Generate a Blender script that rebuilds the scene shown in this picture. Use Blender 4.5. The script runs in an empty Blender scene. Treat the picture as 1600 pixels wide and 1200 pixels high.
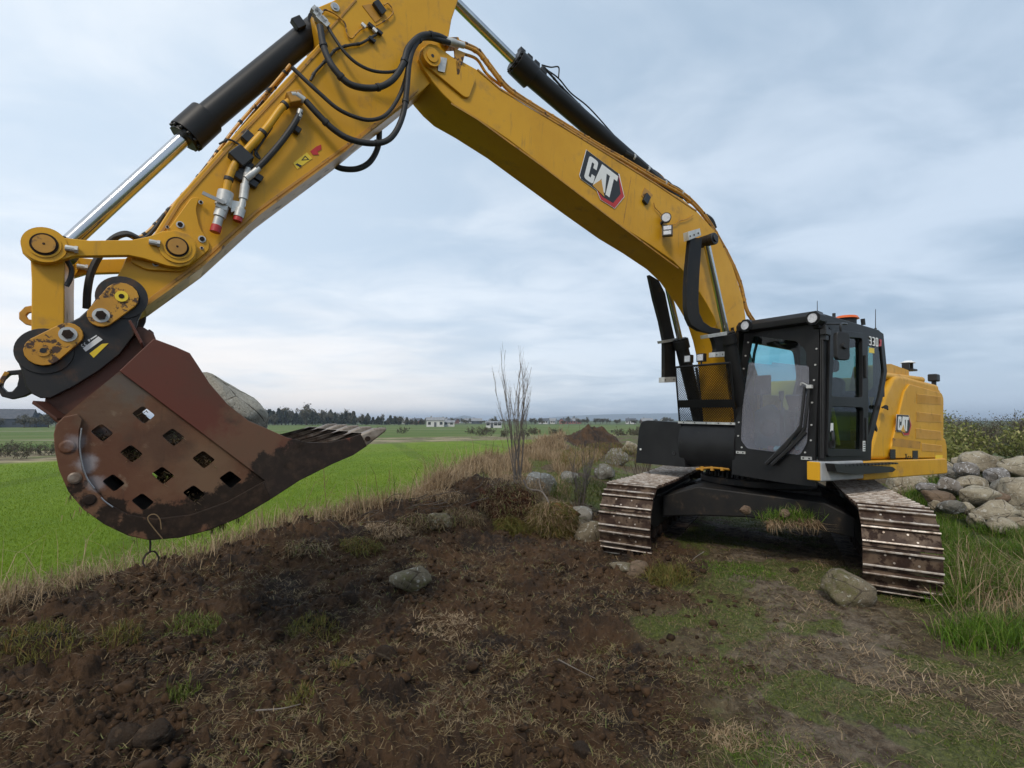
import bpy, bmesh, math, random
import numpy as np
from mathutils import Vector, Matrix
from mathutils.geometry import tessellate_polygon
R = math.radians
random.seed(7)
rng = np.random.default_rng(11)
scene = bpy.context.scene
col = scene.collection

# ------------------------------------------------------------------ camera, sky, sun, exposure
CAM_H, CAM_PITCH, FPX = 1.78, .072, 800.0
cam_d = bpy.data.cameras.new('camera'); cam = bpy.data.objects.new('camera', cam_d); col.objects.link(cam)
cam.location = (0, 0, CAM_H); cam.rotation_euler = (R(90) + CAM_PITCH, 0, 0)
cam_d.sensor_width = 36; cam_d.lens = 36 * FPX / 1600
cam_d.clip_start = .05; cam_d.clip_end = 12000
scene.camera = cam
scene.view_settings.view_transform = 'Standard'; scene.view_settings.look = 'None'
scene.view_settings.gamma = 1; scene.view_settings.exposure = 0.30
SUN_EL, SUN_AZ = R(44), R(196)      # compass: 0 = +Y, clockwise
sun_d = bpy.data.lights.new('sun', 'SUN'); sun = bpy.data.objects.new('sun', sun_d); col.objects.link(sun)
sun_d.energy = 1.5; sun_d.angle = R(12); sun_d.color = (1, .91, .78)
sdir = Vector((math.sin(SUN_AZ) * math.cos(SUN_EL), math.cos(SUN_AZ) * math.cos(SUN_EL), math.sin(SUN_EL)))
sun.rotation_euler = sdir.to_track_quat('Z', 'Y').to_euler()

class NT:
    """tiny node helper"""
    def __init__(s, tree): s.t = tree; s.n = tree.nodes; s.l = tree.links
    def add(s, typ, **kw):
        n = s.n.new(typ)
        for k, v in kw.items():
            if k.startswith('i_'):
                key = k[2:]; key = int(key) if key.isdigit() else key.replace('_', ' ')
                s.set(n, key, v)
            else: setattr(n, k, v)
        return n
    def set(s, n, key, v):
        inp = n.inputs[key]
        if isinstance(v, bpy.types.NodeSocket): s.l.new(v, inp)
        else: inp.default_value = v
    def math(s, op, a, b=0.0, clamp=False):
        n = s.n.new('ShaderNodeMath'); n.operation = op; n.use_clamp = clamp
        s.set(n, 0, a); s.set(n, 1, b); return n.outputs[0]
    def mix(s, f, a, b, blend='MIX'):
        n = s.n.new('ShaderNodeMix'); n.data_type = 'RGBA'; n.blend_type = blend
        s.set(n, 0, f); s.set(n, 6, a if isinstance(a, bpy.types.NodeSocket) else (*a, 1)[:4]); s.set(n, 7, b if isinstance(b, bpy.types.NodeSocket) else (*b, 1)[:4])
        return n.outputs[2]
    def noise(s, vec, scale, detail=4, rough=.55, dist=0.0, out='Fac'):
        n = s.n.new('ShaderNodeTexNoise'); s.set(n, 'Scale', scale); s.set(n, 'Detail', detail); s.set(n, 'Roughness', rough); s.set(n, 'Distortion', dist)
        if vec is not None: s.l.new(vec, n.inputs['Vector'])
        return n.outputs[out]
    def ramp(s, f, a, b, lo=0.0, hi=1.0):
        n = s.n.new('ShaderNodeMapRange'); n.interpolation_type = 'SMOOTHSTEP'
        s.set(n, 0, f); s.set(n, 1, a); s.set(n, 2, b); s.set(n, 3, lo); s.set(n, 4, hi); return n.outputs[0]
    def mapping(s, vec, scale=(1, 1, 1), rot=(0, 0, 0), loc=(0, 0, 0)):
        n = s.n.new('ShaderNodeMapping'); s.l.new(vec, n.inputs[0]); n.inputs['Scale'].default_value = scale; n.inputs['Rotation'].default_value = rot; n.inputs['Location'].default_value = loc
        return n.outputs[0]
    def bump(s, h, strength, dist=.01, normal=None):
        n = s.n.new('ShaderNodeBump'); s.set(n, 'Height', h); n.inputs['Strength'].default_value = strength; n.inputs['Distance'].default_value = dist
        if normal is not None: s.l.new(normal, n.inputs['Normal'])
        return n.outputs[0]

world = bpy.data.worlds.new('World'); scene.world = world; world.use_nodes = True
w = NT(world.node_tree); w.n.clear()
tc = w.add('ShaderNodeTexCoord').outputs['Generated']
sky = w.add('ShaderNodeTexSky', sky_type='NISHITA', sun_disc=False, sun_elevation=SUN_EL, sun_rotation=SUN_AZ, air_density=1.0, dust_density=2.0, ozone_density=1.2)
sep = w.add('ShaderNodeSeparateXYZ'); w.l.new(tc, sep.inputs[0]); sx, sy, sz = sep.outputs
zz = w.math('ADD', w.math('MAXIMUM', sz, 0.0), .13)
cmb = w.add('ShaderNodeCombineXYZ'); w.l.new(w.math('DIVIDE', sx, zz), cmb.inputs[0]); w.l.new(w.math('DIVIDE', sy, zz), cmb.inputs[1])
cp = w.mapping(cmb.outputs[0], scale=(.75, 1.0, 1), rot=(0, 0, R(14)), loc=(2.3, .4, 0))
n1 = w.noise(cp, .75, 5, .5, .35)
n2 = w.noise(cp, 2.6, 5, .55, .5)
cn = w.math('ADD', w.math('MULTIPLY', n1, .66), w.math('MULTIPLY', n2, .34))
left = w.ramp(sx, -.75, .72)                       # the cloud layer is thinner towards the left (west)
cloud_hi = w.mix(left, (.84, .89, .94), (.55, .65, .77))
cloud_lo = w.mix(left, (.60, .71, .83), (.31, .42, .55))
cc = w.mix(w.ramp(cn, .38, .62), cloud_lo, cloud_hi)
# low band: thin bright strip of cloud along the horizon, warmer to the left
lowb = w.math('MULTIPLY', w.ramp(sz, .0, .30, 1, 0), w.ramp(sx, -.5, .25, 1, .12))
nb = w.noise(w.mapping(tc, scale=(1.2, 1.2, 9)), 2.2, 4, .5, .3)
cc = w.mix(w.math('MULTIPLY', lowb, w.ramp(nb, .30, .62, .35, 1)), cc, (1.0, .93, .88))
cc = w.mix(w.math('MULTIPLY', w.ramp(sz, .0, .16, 1, 0), w.ramp(sx, .0, .6)), cc, (.47, .58, .72))
skyc = w.mix(.9, w.mix(1.0, sky.outputs[0], (.11, .11, .11), 'MULTIPLY'), cc)
bg = w.add('ShaderNodeBackground'); w.l.new(skyc, bg.inputs[0]); bg.inputs[1].default_value = 1.0
wo = w.add('ShaderNodeOutputWorld'); w.l.new(bg.outputs[0], wo.inputs[0])

# ------------------------------------------------------------------ helpers
def tag(o, label=None, cat=None, group=None, kind=None):
    if label: o['label'] = label
    if cat: o['category'] = cat
    if group: o['group'] = group
    if kind: o['kind'] = kind
    return o
def finish(me, mats, bevel_ob=None, sharp=35):
    for m in mats: me.materials.append(m)
    for p in me.polygons: p.use_smooth = True
    try: me.set_sharp_from_angle(angle=R(sharp))
    except Exception: pass
def link(name, me, parent=None, bevel=0, segs=2):
    o = bpy.data.objects.new(name, me); col.objects.link(o)
    if parent is not None: o.parent = parent
    if bevel:
        b = o.modifiers.new('bevel', 'BEVEL'); b.width = bevel; b.segments = segs; b.limit_method = 'ANGLE'; b.angle_limit = R(40); b.harden_normals = True
    return o
def npmesh(name, V, F, mats, parent=None, attrs=None, smooth=False, sharp=None):
    """V (n,3); F list of index arrays grouped by size [(m,3),(k,4)]"""
    me = bpy.data.meshes.new(name)
    V = np.asarray(V, np.float32); me.vertices.add(len(V)); me.vertices.foreach_set('co', V.ravel())
    loops = np.concatenate([np.asarray(f).ravel() for f in F]).astype(np.int32)
    tot = np.concatenate([np.full(len(f), f.shape[1], np.int32) for f in F])
    start = np.concatenate([[0], np.cumsum(tot)[:-1]]).astype(np.int32)
    me.loops.add(len(loops)); me.loops.foreach_set('vertex_index', loops)
    me.polygons.add(len(tot)); me.polygons.foreach_set('loop_start', start); me.polygons.foreach_set('loop_total', tot)
    if smooth: me.polygons.foreach_set('use_smooth', np.ones(len(tot), bool))
    me.update(calc_edges=True)
    for k, a in (attrs or {}).items():
        a = np.asarray(a, np.float32)
        if a.ndim == 1: at = me.attributes.new(k, 'FLOAT', 'POINT'); at.data.foreach_set('value', a)
        else: at = me.attributes.new(k, 'FLOAT_COLOR', 'POINT'); at.data.foreach_set('color', a.ravel())
    for m in mats: me.materials.append(m)
    if sharp: me.set_sharp_from_angle(angle=R(sharp))
    o = bpy.data.objects.new(name, me); col.objects.link(o)
    if parent is not None: o.parent = parent
    return o
def crv(pts, sub=8):
    """Catmull-Rom through the points"""
    P = [Vector(p) for p in pts]
    if len(P) < 3: return P
    out = []
    for i in range(len(P) - 1):
        a = P[i - 1] if i else P[0] * 2 - P[1]; b, c = P[i], P[i + 1]; d = P[i + 2] if i + 2 < len(P) else c * 2 - b
        for k in range(sub):
            t = k / sub
            out.append(.5 * ((2 * b) + (c - a) * t + (2 * a - 5 * b + 4 * c - d) * t * t + (3 * b - a - 3 * c + d) * t ** 3))
    out.append(P[-1]); return out
class B:
    """collects shapes into one mesh; .m is the material slot for what is added next"""
    def __init__(s): s.v = []; s.f = []; s.mi = []; s.m = 0
    def raw(s, v, f):
        o = len(s.v); s.v += [tuple(p) for p in v]
        for q in f: s.f.append(tuple(o + i for i in q)); s.mi.append(s.m)
    def box(s, x0, x1, y0, y1, z0, z1):
        s.raw([(x0, y0, z0), (x1, y0, z0), (x1, y1, z0), (x0, y1, z0), (x0, y0, z1), (x1, y0, z1), (x1, y1, z1), (x0, y1, z1)],
              [(0, 3, 2, 1), (4, 5, 6, 7), (0, 1, 5, 4), (1, 2, 6, 5), (2, 3, 7, 6), (3, 0, 4, 7)])
    def obox(s, c, ax, ay, az):
        c = Vector(c); ax, ay, az = Vector(ax), Vector(ay), Vector(az)
        v = [c + ax * i + ay * j + az * k for k in (-1, 1) for j in (-1, 1) for i in (-1, 1)]
        s.raw(v, [(0, 2, 3, 1), (4, 5, 7, 6), (0, 1, 5, 4), (1, 3, 7, 5), (3, 2, 6, 7), (2, 0, 4, 6)])
    def cyl(s, p0, p1, r0, r1=None, n=24, cap=True):
        p0, p1 = Vector(p0), Vector(p1); r1 = r0 if r1 is None else r1
        d = (p1 - p0).normalized(); a = d.orthogonal().normalized(); b = d.cross(a)
        v = []
        for p, r in ((p0, r0), (p1, r1)):
            for i in range(n):
                t = 2 * math.pi * i / n; v.append(p + (a * math.cos(t) + b * math.sin(t)) * r)
        f = [(i, (i + 1) % n, n + (i + 1) % n, n + i) for i in range(n)]
        if cap: f += [tuple(range(n - 1, -1, -1)), tuple(range(n, 2 * n))]
        s.raw(v, f)
    def ring(s, c, axis, ri, ro, h, n=28):
        c = Vector(c); d = Vector(axis).normalized(); a = d.orthogonal().normalized(); b = d.cross(a); v = []
        for hh in (-h / 2, h / 2):
            for r in (ri, ro):
                for i in range(n):
                    t = 2 * math.pi * i / n; v.append(c + d * hh + (a * math.cos(t) + b * math.sin(t)) * r)
        f = []
        for i in range(n):
            j = (i + 1) % n
            f += [(i, j, n + j, n + i)[::-1], (2 * n + i, 2 * n + j, 3 * n + j, 3 * n + i), (n + i, n + j, 3 * n + j, 3 * n + i), (i, 2 * n + i, 2 * n + j, j)]
        s.raw(v, f)
    def tube(s, pts, r, n=8, cap=True):
        P = [Vector(p) for p in pts]; rr = r if isinstance(r, (list, tuple)) else [r] * len(P); v = []; prev = None
        for i, p in enumerate(P):
            d = (P[min(i + 1, len(P) - 1)] - P[max(i - 1, 0)]).normalized()
            a = d.orthogonal().normalized() if prev is None else (prev - d * prev.dot(d)).normalized()
            prev = a; b = d.cross(a)
            for k in range(n):
                t = 2 * math.pi * k / n; v.append(p + (a * math.cos(t) + b * math.sin(t)) * rr[i])
        f = [(i * n + k, i * n + (k + 1) % n, (i + 1) * n + (k + 1) % n, (i + 1) * n + k) for i in range(len(P) - 1) for k in range(n)]
        if cap: f += [tuple(range(n - 1, -1, -1)), tuple((len(P) - 1) * n + k for k in range(n))]
        s.raw(v, f)
    def prism(s, loops, fn, t0, t1):
        """loops: [outer, hole, ...] of 2D points; fn(a, b, t) -> 3D"""
        if not isinstance(loops[0][0], (tuple, list)): loops = [loops]
        flat = [p for lp in loops for p in lp]; n = len(flat)
        tris = tessellate_polygon([[Vector((p[0], p[1], 0)) for p in lp] for lp in loops])
        v = [fn(p[0], p[1], t0) for p in flat] + [fn(p[0], p[1], t1) for p in flat]; f = []
        if len(loops) == 1: f += [tuple(range(n))[::-1], tuple(range(n, 2 * n))]
        else:
            for t in tris: f += [tuple(t)[::-1], tuple(i + n for i in t)]
        o = 0
        for lp in loops:
            m = len(lp)
            for i in range(m): f.append((o + i, o + (i + 1) % m, n + o + (i + 1) % m, n + o + i))
            o += m
        s.raw(v, f)
    def side(s, loops, y0, y1): s.prism(loops, lambda a, b, t: (a, t, b), y0, y1)      # drawn in x,z
    def front(s, loops, x0, x1): s.prism(loops, lambda a, b, t: (t, a, b), x0, x1)     # drawn in y,z
    def plan(s, loops, z0, z1): s.prism(loops, lambda a, b, t: (a, b, t), z0, z1)      # drawn in x,y
    def mesh(s, name, mats, sharp=35):
        me = bpy.data.meshes.new(name); me.from_pydata(s.v, [], s.f)
        bm = bmesh.new(); bm.from_mesh(me)
        bmesh.ops.recalc_face_normals(bm, faces=bm.faces)
        bm.to_mesh(me); bm.free()
        mats = mats if isinstance(mats, (list, tuple)) else [mats]
        for m in mats: me.materials.append(m)
        me.polygons.foreach_set('material_index', s.mi); me.polygons.foreach_set('use_smooth', [True] * len(s.mi))
        me.set_sharp_from_angle(angle=R(sharp)); return me
    def obj(s, name, mats, parent=None, bevel=0, segs=2, sharp=35, label=None):
        o = link(name, s.mesh(name, mats, sharp), parent, bevel, segs)
        if label: o['label'] = label
        return o
def rrect(x0, x1, z0, z1, r=.05, n=5):
    out = []
    for cx, cz, a0 in ((x1 - r, z1 - r, 0), (x0 + r, z1 - r, 90), (x0 + r, z0 + r, 180), (x1 - r, z0 + r, 270)):
        for k in range(n + 1):
            a = R(a0 + 90 * k / n); out.append((cx + r * math.cos(a), cz + r * math.sin(a)))
    return out
def rpoly(pts, r=.04, n=4):
    """round the corners of a polygon"""
    out = []; m = len(pts)
    for i in range(m):
        a, b, c = Vector(pts[i - 1]), Vector(pts[i]), Vector(pts[(i + 1) % m])
        rr = r[i] if isinstance(r, (list, tuple)) else r
        d1, d2 = (a - b), (c - b); q = min(rr, d1.length * .45, d2.length * .45)
        p0, p2 = b + d1.normalized() * q, b + d2.normalized() * q
        for k in range(n + 1):
            t = k / n; out.append(tuple(p0 * (1 - t) ** 2 + b * 2 * t * (1 - t) + p2 * t * t))
    return out
def circ(cx, cz, r, n=20): return [(cx + r * math.cos(2 * math.pi * k / n), cz + r * math.sin(2 * math.pi * k / n)) for k in range(n)]

# ------------------------------------------------------------------ materials
MATS = {}
def base(name):
    m = bpy.data.materials.new(name); m.use_nodes = True; t = NT(m.node_tree)
    bs = t.n['Principled BSDF']; MATS[name] = m
    return m, t, bs
def coat(name, c1, c2, rough=.5, metal=0, scale=3, lo=.35, hi=.65, spots=None, spot_lv=(.6, .7), spot_scale=20, bump=.1, bscale=60, rough2=None, spec=.5, streak=None, grime=None, each=False):
    """painted / rubbed / muddy surface: two colours mixed by noise, an optional third in patches, fine bump"""
    m, t, bs = base(name); oc = t.add('ShaderNodeTexCoord').outputs['Object']
    if each:       # every copy of the piece gets its own wear
        oi = t.add('ShaderNodeObjectInfo'); cb = t.add('ShaderNodeVectorMath', operation='ADD'); cx3 = t.add('ShaderNodeCombineXYZ'); t.l.new(t.math('MULTIPLY', oi.outputs['Random'], 53.0), cx3.inputs[1]); t.l.new(oc, cb.inputs[0]); t.l.new(cx3.outputs[0], cb.inputs[1]); oc = cb.outputs[0]
    n = t.noise(oc, scale, 6, .6); c = t.mix(t.ramp(n, lo, hi), c1, c2)
    r = t.ramp(n, lo, hi, rough, rough2 if rough2 is not None else rough)
    if spots:
        n3 = t.noise(oc if streak is None else t.mapping(oc, scale=streak), spot_scale, 7, .65); f = t.ramp(n3, *spot_lv)
        c = t.mix(f, c, spots); r = t.math('ADD', r, t.math('MULTIPLY', f, .25), True)
    if grime:      # thin run-down dirt and fine scratches
        g1 = t.noise(t.mapping(oc, scale=(9, 9, 1.1)), 2.2, 6, .7); c = t.mix(t.ramp(g1, .56, .78, 0, .55), c, grime)
        g2 = t.noise(t.mapping(oc, scale=(1.5, 9, 22), rot=(0, .6, 0)), 5, 4, .7); c = t.mix(t.ramp(g2, .66, .70, 0, .4), c, spots)
    t.l.new(c, bs.inputs['Base Color']); t.l.new(r, bs.inputs['Roughness'])
    bs.inputs['Metallic'].default_value = metal; bs.inputs['Specular IOR Level'].default_value = spec
    if bump: t.l.new(t.bump(t.noise(oc, bscale, 5, .6), bump, .004), bs.inputs['Normal'])
    return m
YEL = coat('yellow_paint', (.65, .335, .013), (.58, .29, .013), .34, 0, 1.3, spots=(.34, .19, .055), spot_lv=(.54, .80), spot_scale=4, bump=.06, bscale=9, rough2=.48, spec=.35, grime=(.20, .12, .05))
YELW = coat('worn_yellow_paint', (.55, .27, .022), (.42, .20, .02), .42, 0, 3, spots=(.06, .032, .02), spot_lv=(.52, .58), spot_scale=13, bump=.12, bscale=25)
YELD = coat('dirty_yellow_paint', (.50, .24, .022), (.36, .18, .03), .45, 0, 4, spots=(.10, .06, .035), spot_lv=(.56, .66), spot_scale=9, bump=.1, bscale=25)
BLK = coat('black_paint', (.010, .010, .011), (.016, .016, .017), .45, 0, 2.5, spots=(.05, .046, .04), spot_lv=(.62, .85), spot_scale=7, bump=.04, bscale=20, spec=.3)
BLKD = coat('dusty_black_paint', (.008, .008, .009), (.016, .014, .012), .55, 0, 3, spots=(.06, .042, .028), spot_lv=(.56, .72), spot_scale=6, bump=.15, bscale=40, spec=.25)
BLKR = coat('scuffed_black_paint', (.010, .010, .012), (.018, .016, .015), .5, 0, 3, spots=(.065, .036, .022), spot_lv=(.50, .66), spot_scale=6, bump=.2, bscale=30)
RUB = coat('black_rubber', (.012, .012, .013), (.022, .022, .023), .6, 0, 12, bump=.15, bscale=120)
PLA = coat('black_plastic', (.012, .012, .013), (.018, .018, .019), .45, 0, 6, bump=.05)
CHR = coat('chrome_rod', (.56, .57, .58), (.46, .47, .49), .16, 1, 3, bump=.02)
STL = coat('bare_steel', (.50, .50, .50), (.34, .34, .35), .38, .85, 9, bump=.15)
ZNC = coat('zinc_plate', (.60, .60, .58), (.45, .45, .44), .45, .4, 14, bump=.1)
GRY = coat('grey_paint', (.30, .31, .32), (.38, .38, .37), .5, 0, 5, bump=.05)
BUK = coat('bucket_rust_paint', (.112, .046, .024), (.150, .078, .042), .6, 0, 2.2, lo=.38, hi=.62, spots=(.20, .135, .09), spot_lv=(.60, .72), spot_scale=9, bump=.6, bscale=18, spec=.3, grime=(.035, .018, .012))
BUKR = coat('bucket_red_paint', (.112, .030, .017), (.088, .036, .021), .5, 0, 2, spots=(.05, .03, .022), spot_lv=(.55, .75), spot_scale=6, bump=.25, bscale=14, spec=.4)
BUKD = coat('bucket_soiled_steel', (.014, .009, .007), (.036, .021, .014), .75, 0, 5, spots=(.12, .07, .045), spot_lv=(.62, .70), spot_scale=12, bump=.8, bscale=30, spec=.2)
TTH = coat('worn_tooth_steel', (.32, .27, .22), (.15, .105, .075), .5, .35, 9, spots=(.10, .06, .04), spot_lv=(.58, .72), spot_scale=20, bump=.4, bscale=40)
SHOE = coat('muddy_track_steel', (.040, .021, .013), (.115, .078, .052), .6, .1, 5, lo=.42, hi=.58, spots=(.03, .016, .011), spot_lv=(.50, .58), spot_scale=7, bump=.9, bscale=30, spec=.3, each=True)
GROU = coat('worn_grouser_steel', (.52, .47, .42), (.24, .18, .135), .45, .3, 14, spots=(.12, .08, .055), spot_lv=(.58, .68), spot_scale=12, bump=.3, bscale=60, each=True)
RED = coat('red_plastic', (.45, .02, .02), (.35, .02, .02), .4)
ORG = coat('orange_lens', (.75, .14, .01), (.6, .1, .01), .25)
WHT = coat('white_decal', (.78, .78, .77), (.72, .72, .70), .4, bump=0)
DRED = coat('red_decal', (.50, .025, .02), (.42, .02, .02), .4, bump=0)
DBLK = coat('black_decal', (.012, .012, .013), (.015, .015, .016), .4, bump=0)
DYEL = coat('yellow_decal', (.80, .58, .03), (.75, .52, .03), .4, bump=0)
DGOL = coat('gold_decal', (.75, .42, .05), (.55, .28, .03), .4, bump=0)
LENS = coat('lamp_lens', (.65, .66, .68), (.5, .5, .52), .15, .3, 60, bump=.3, bscale=150)
SEAT = coat('seat_cloth', (.035, .036, .04), (.05, .05, .055), .9, 0, 30)
INT = coat('cab_plastic', (.10, .10, .105), (.13, .13, .13), .7, 0, 10)
def glassy(name, tint, haze=0, hazecol=(.6, .6, .68), ior=1.45, wash=0):
    m, t, bs = base(name); t.n.remove(bs); out = t.n['Material Output']
    tr = t.add('ShaderNodeBsdfTransparent'); tr.inputs[0].default_value = (*tint, 1)
    gl = t.add('ShaderNodeBsdfGlossy'); gl.inputs['Roughness'].default_value = .03
    fr = t.add('ShaderNodeFresnel'); fr.inputs[0].default_value = ior
    sh = tr.outputs[0]
    if haze:
        oc = t.add('ShaderNodeTexCoord').outputs['Object']
        df = t.add('ShaderNodeBsdfDiffuse'); df.inputs[0].default_value = (*hazecol, 1)
        mx = t.add('ShaderNodeMixShader'); t.l.new(t.ramp(t.noise(oc, 2.5, 5, .6), .3, .7, haze * .75, haze * 1.2), mx.inputs[0]); t.l.new(sh, mx.inputs[1]); t.l.new(df.outputs[0], mx.inputs[2]); sh = mx.outputs[0]
    bf = t.add('ShaderNodeNewGeometry').outputs['Backfacing']
    m2 = t.add('ShaderNodeMixShader'); t.l.new(t.math('MULTIPLY', fr.outputs[0], t.math('SUBTRACT', 1.0, bf)), m2.inputs[0]); t.l.new(sh, m2.inputs[1]); t.l.new(gl.outputs[0], m2.inputs[2])
    t.l.new(m2.outputs[0], out.inputs[0]); return m
GLS = glassy('tinted_glass', (.74, .90, .92))
GLD = glassy('dark_door_glass', (.50, .62, .58))
POLY = glassy('scuffed_polycarbonate', (.90, .91, .94), .17, (.46, .47, .54))

# stones
def stone_mat(name, a, b, lich, moss=None, mosslv=(.55, .7), vary=.35):
    m, t, bs = base(name); oc = t.add('ShaderNodeTexCoord').outputs['Object']
    oi = t.add('ShaderNodeObjectInfo').outputs['Random']; ad = t.add('ShaderNodeVectorMath', operation='ADD'); t.l.new(oc, ad.inputs[0])
    cb = t.add('ShaderNodeCombineXYZ'); t.l.new(t.math('MULTIPLY', oi, 37.0), cb.inputs[0]); t.l.new(cb.outputs[0], ad.inputs[1]); oc = ad.outputs[0]
    c = t.mix(t.ramp(t.noise(oc, 4, 6, .62), .35, .65), a, b)
    c = t.mix(t.ramp(oi, 0, 1, 0, vary), c, (.30, .235, .16))
    c = t.mix(t.ramp(t.noise(oc, 17, 6, .7), .55, .63), c, lich)
    c = t.mix(t.ramp(t.noise(oc, 45, 4, .7), .60, .68, 0, .7), c, (.035, .03, .025))
    if moss: c = t.mix(t.ramp(t.noise(oc, 3.2, 6, .7), *mosslv), c, moss)
    c = t.mix(t.ramp(t.noise(oc, 110, 3, .6), .3, .7, 0, .35), c, (.06, .05, .04))
    vr = t.add('ShaderNodeTexVoronoi', feature='DISTANCE_TO_EDGE'); t.l.new(t.mapping(oc, scale=(1, 1, 2.2)), vr.inputs['Vector']); vr.inputs['Scale'].default_value = 2.6
    cr = t.ramp(t.math('ADD', vr.outputs['Distance'], t.math('MULTIPLY', t.noise(oc, 8, 5, .6), .10)), .045, .075)
    c = t.mix(t.math('SUBTRACT', 1.0, cr), c, (.07, .055, .04))
    t.l.new(c, bs.inputs['Base Color']); bs.inputs['Roughness'].default_value = .92; bs.inputs['Specular IOR Level'].default_value = .2
    b1 = t.bump(cr, .35, .02); b2 = t.bump(t.noise(oc, 9, 9, .72), .9, .045, b1); t.l.new(t.bump(t.noise(oc, 60, 6, .7), .6, .01, b2), bs.inputs['Normal']); return m
ST_A = stone_mat('granite', (.29, .25, .18), (.43, .385, .29), (.54, .51, .44), (.10, .10, .04), (.60, .72))
ST_M = stone_mat('mossy_granite', (.15, .125, .085), (.22, .19, .13), (.46, .44, .38), (.12, .115, .04), (.48, .66))
ST_G = stone_mat('grey_lichen_stone', (.16, .165, .155), (.26, .265, .25), (.44, .46, .46), (.10, .10, .04), (.56, .72))
ST_W = stone_mat('speckled_stone', (.17, .16, .15), (.30, .29, .29), (.62, .62, .63))
ST_B = stone_mat('earthy_stone', (.11, .065, .042), (.17, .11, .075), (.24, .18, .13))
ST_D = stone_mat('soil_covered_stone', (.018, .011, .007), (.04, .024, .014), (.08, .05, .03), vary=0)
def leafmat(name, c1, c2, c3=None, trans=.25, rough=.6):
    m, t, bs = base(name); at = t.add('ShaderNodeAttribute', attribute_name='rnd').outputs['Fac']
    c = t.mix(at, c1, c2)
    if c3: c = t.mix(t.ramp(at, .82, .9), c, c3)
    t.l.new(c, bs.inputs['Base Color']); bs.inputs['Roughness'].default_value = rough; bs.inputs['Specular IOR Level'].default_value = .2
    if trans:
        out = t.n['Material Output']; tl = t.add('ShaderNodeBsdfTranslucent'); t.l.new(c, tl.inputs[0])
        mx = t.add('ShaderNodeMixShader'); mx.inputs[0].default_value = trans; t.l.new(bs.outputs[0], mx.inputs[1]); t.l.new(tl.outputs[0], mx.inputs[2]); t.l.new(mx.outputs[0], out.inputs[0])
    return m
G_FIELD = leafmat('field_grass_blade', (.120, .195, .006), (.150, .225, .008), (.20, .25, .02))
G_LUSH = leafmat('lush_grass_blade', (.060, .125, .010), (.13, .21, .022), (.24, .22, .09))
G_DULL = leafmat('dull_grass_blade', (.07, .10, .015), (.16, .19, .04), (.26, .21, .11))
G_DRY = leafmat('dry_grass_blade', (.24, .165, .09), (.46, .35, .225), (.15, .09, .05), .15)
G_STRAW = leafmat('straw', (.06, .036, .018), (.32, .235, .13), (.13, .15, .04), 0)
G_MOSS = leafmat('moss_strand', (.10, .105, .02), (.20, .17, .05), (.22, .12, .05))
BARK = leafmat('grey_bark', (.13, .11, .095), (.20, .175, .155), None, 0, .85)
BARKD = leafmat('dark_twigs', (.07, .055, .045), (.13, .10, .08), None, 0, .85)
LEAFY = leafmat('yellow_green_leaf', (.10, .12, .03), (.26, .26, .08), (.42, .38, .17))
CONI = leafmat('dark_conifer', (.03, .04, .03), (.075, .085, .05), None, .1)
BUSHF = leafmat('far_bush', (.06, .055, .035), (.11, .10, .06), None, .1)
# ------------------------------------------------------------------ terrain
def _h(ix, iy, seed):
    n = (ix.astype(np.int64) * 374761393 + iy.astype(np.int64) * 668265263 + seed * 974711) & 0x7fffffff
    n = ((n ^ (n >> 13)) * 1274126177) & 0x7fffffff
    return ((n ^ (n >> 16)) & 0xffff) / 65535.0
def vn(x, y, seed=0):
    ix, iy = np.floor(x), np.floor(y); fx, fy = x - ix, y - iy
    fx, fy = fx * fx * (3 - 2 * fx), fy * fy * (3 - 2 * fy)
    a, b, c, d = _h(ix, iy, seed), _h(ix + 1, iy, seed), _h(ix, iy + 1, seed), _h(ix + 1, iy + 1, seed)
    return (a * (1 - fx) + b * fx) * (1 - fy) + (c * (1 - fx) + d * fx) * fy
def fbm(x, y, f, o=4, seed=0, g=.5):
    s = 0; a = 1; t = 0
    for k in range(o):
        c, sn = math.cos(.6 * k), math.sin(.6 * k)
        s = s + a * vn((x * c - y * sn) * f, (x * sn + y * c) * f, seed + k); t += a; a *= g; f *= 2.03
    return s / t
def sm(a, b, x):
    t = np.clip((x - a) / (b - a), 0, 1); return t * t * (3 - 2 * t)
RIDGE = np.array([(-40, -30), (-7.5, .6), (-4.25, 4.2), (-3.2, 5.8), (-2.2, 7.2), (-1.15, 8.3), (-1.15, 9.6), (-.9, 12.8), (.9, 18.5), (2.4, 23.5), (5.4, 32), (11, 50), (40, 150)], float)
STONEROW = np.array([(3.5, 14.5), (6.2, 12.2), (8.6, 10.9), (12, 10.4), (20, 11)], float)
FAREDGE = np.array([(-200, -30), (-31, 28), (-10, 62), (12, 74), (90, 110), (400, 200)], float)
def sdist(P, x, y):
    best = np.full(x.shape, 1e9); sg = np.ones(x.shape)
    for i in range(len(P) - 1):
        ax, ay = P[i]; bx, by = P[i + 1]; dx, dy = bx - ax, by - ay; L2 = dx * dx + dy * dy
        t = np.clip(((x - ax) * dx + (y - ay) * dy) / L2, 0, 1)
        d = np.hypot(x - ax - t * dx, y - ay - t * dy); c = (y - ay) * dx - (x - ax) * dy
        u = d < best; best = np.where(u, d, best); sg = np.where(u, np.where(c > 0, -1, 1), sg)
    return best * sg
def blob(x, y, cx, cy, rx, ry, a=0.):
    c, s = math.cos(a), math.sin(a); u = ((x - cx) * c + (y - cy) * s) / rx; v = (-(x - cx) * s + (y - cy) * c) / ry
    return np.exp(-(u * u + v * v))
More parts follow.
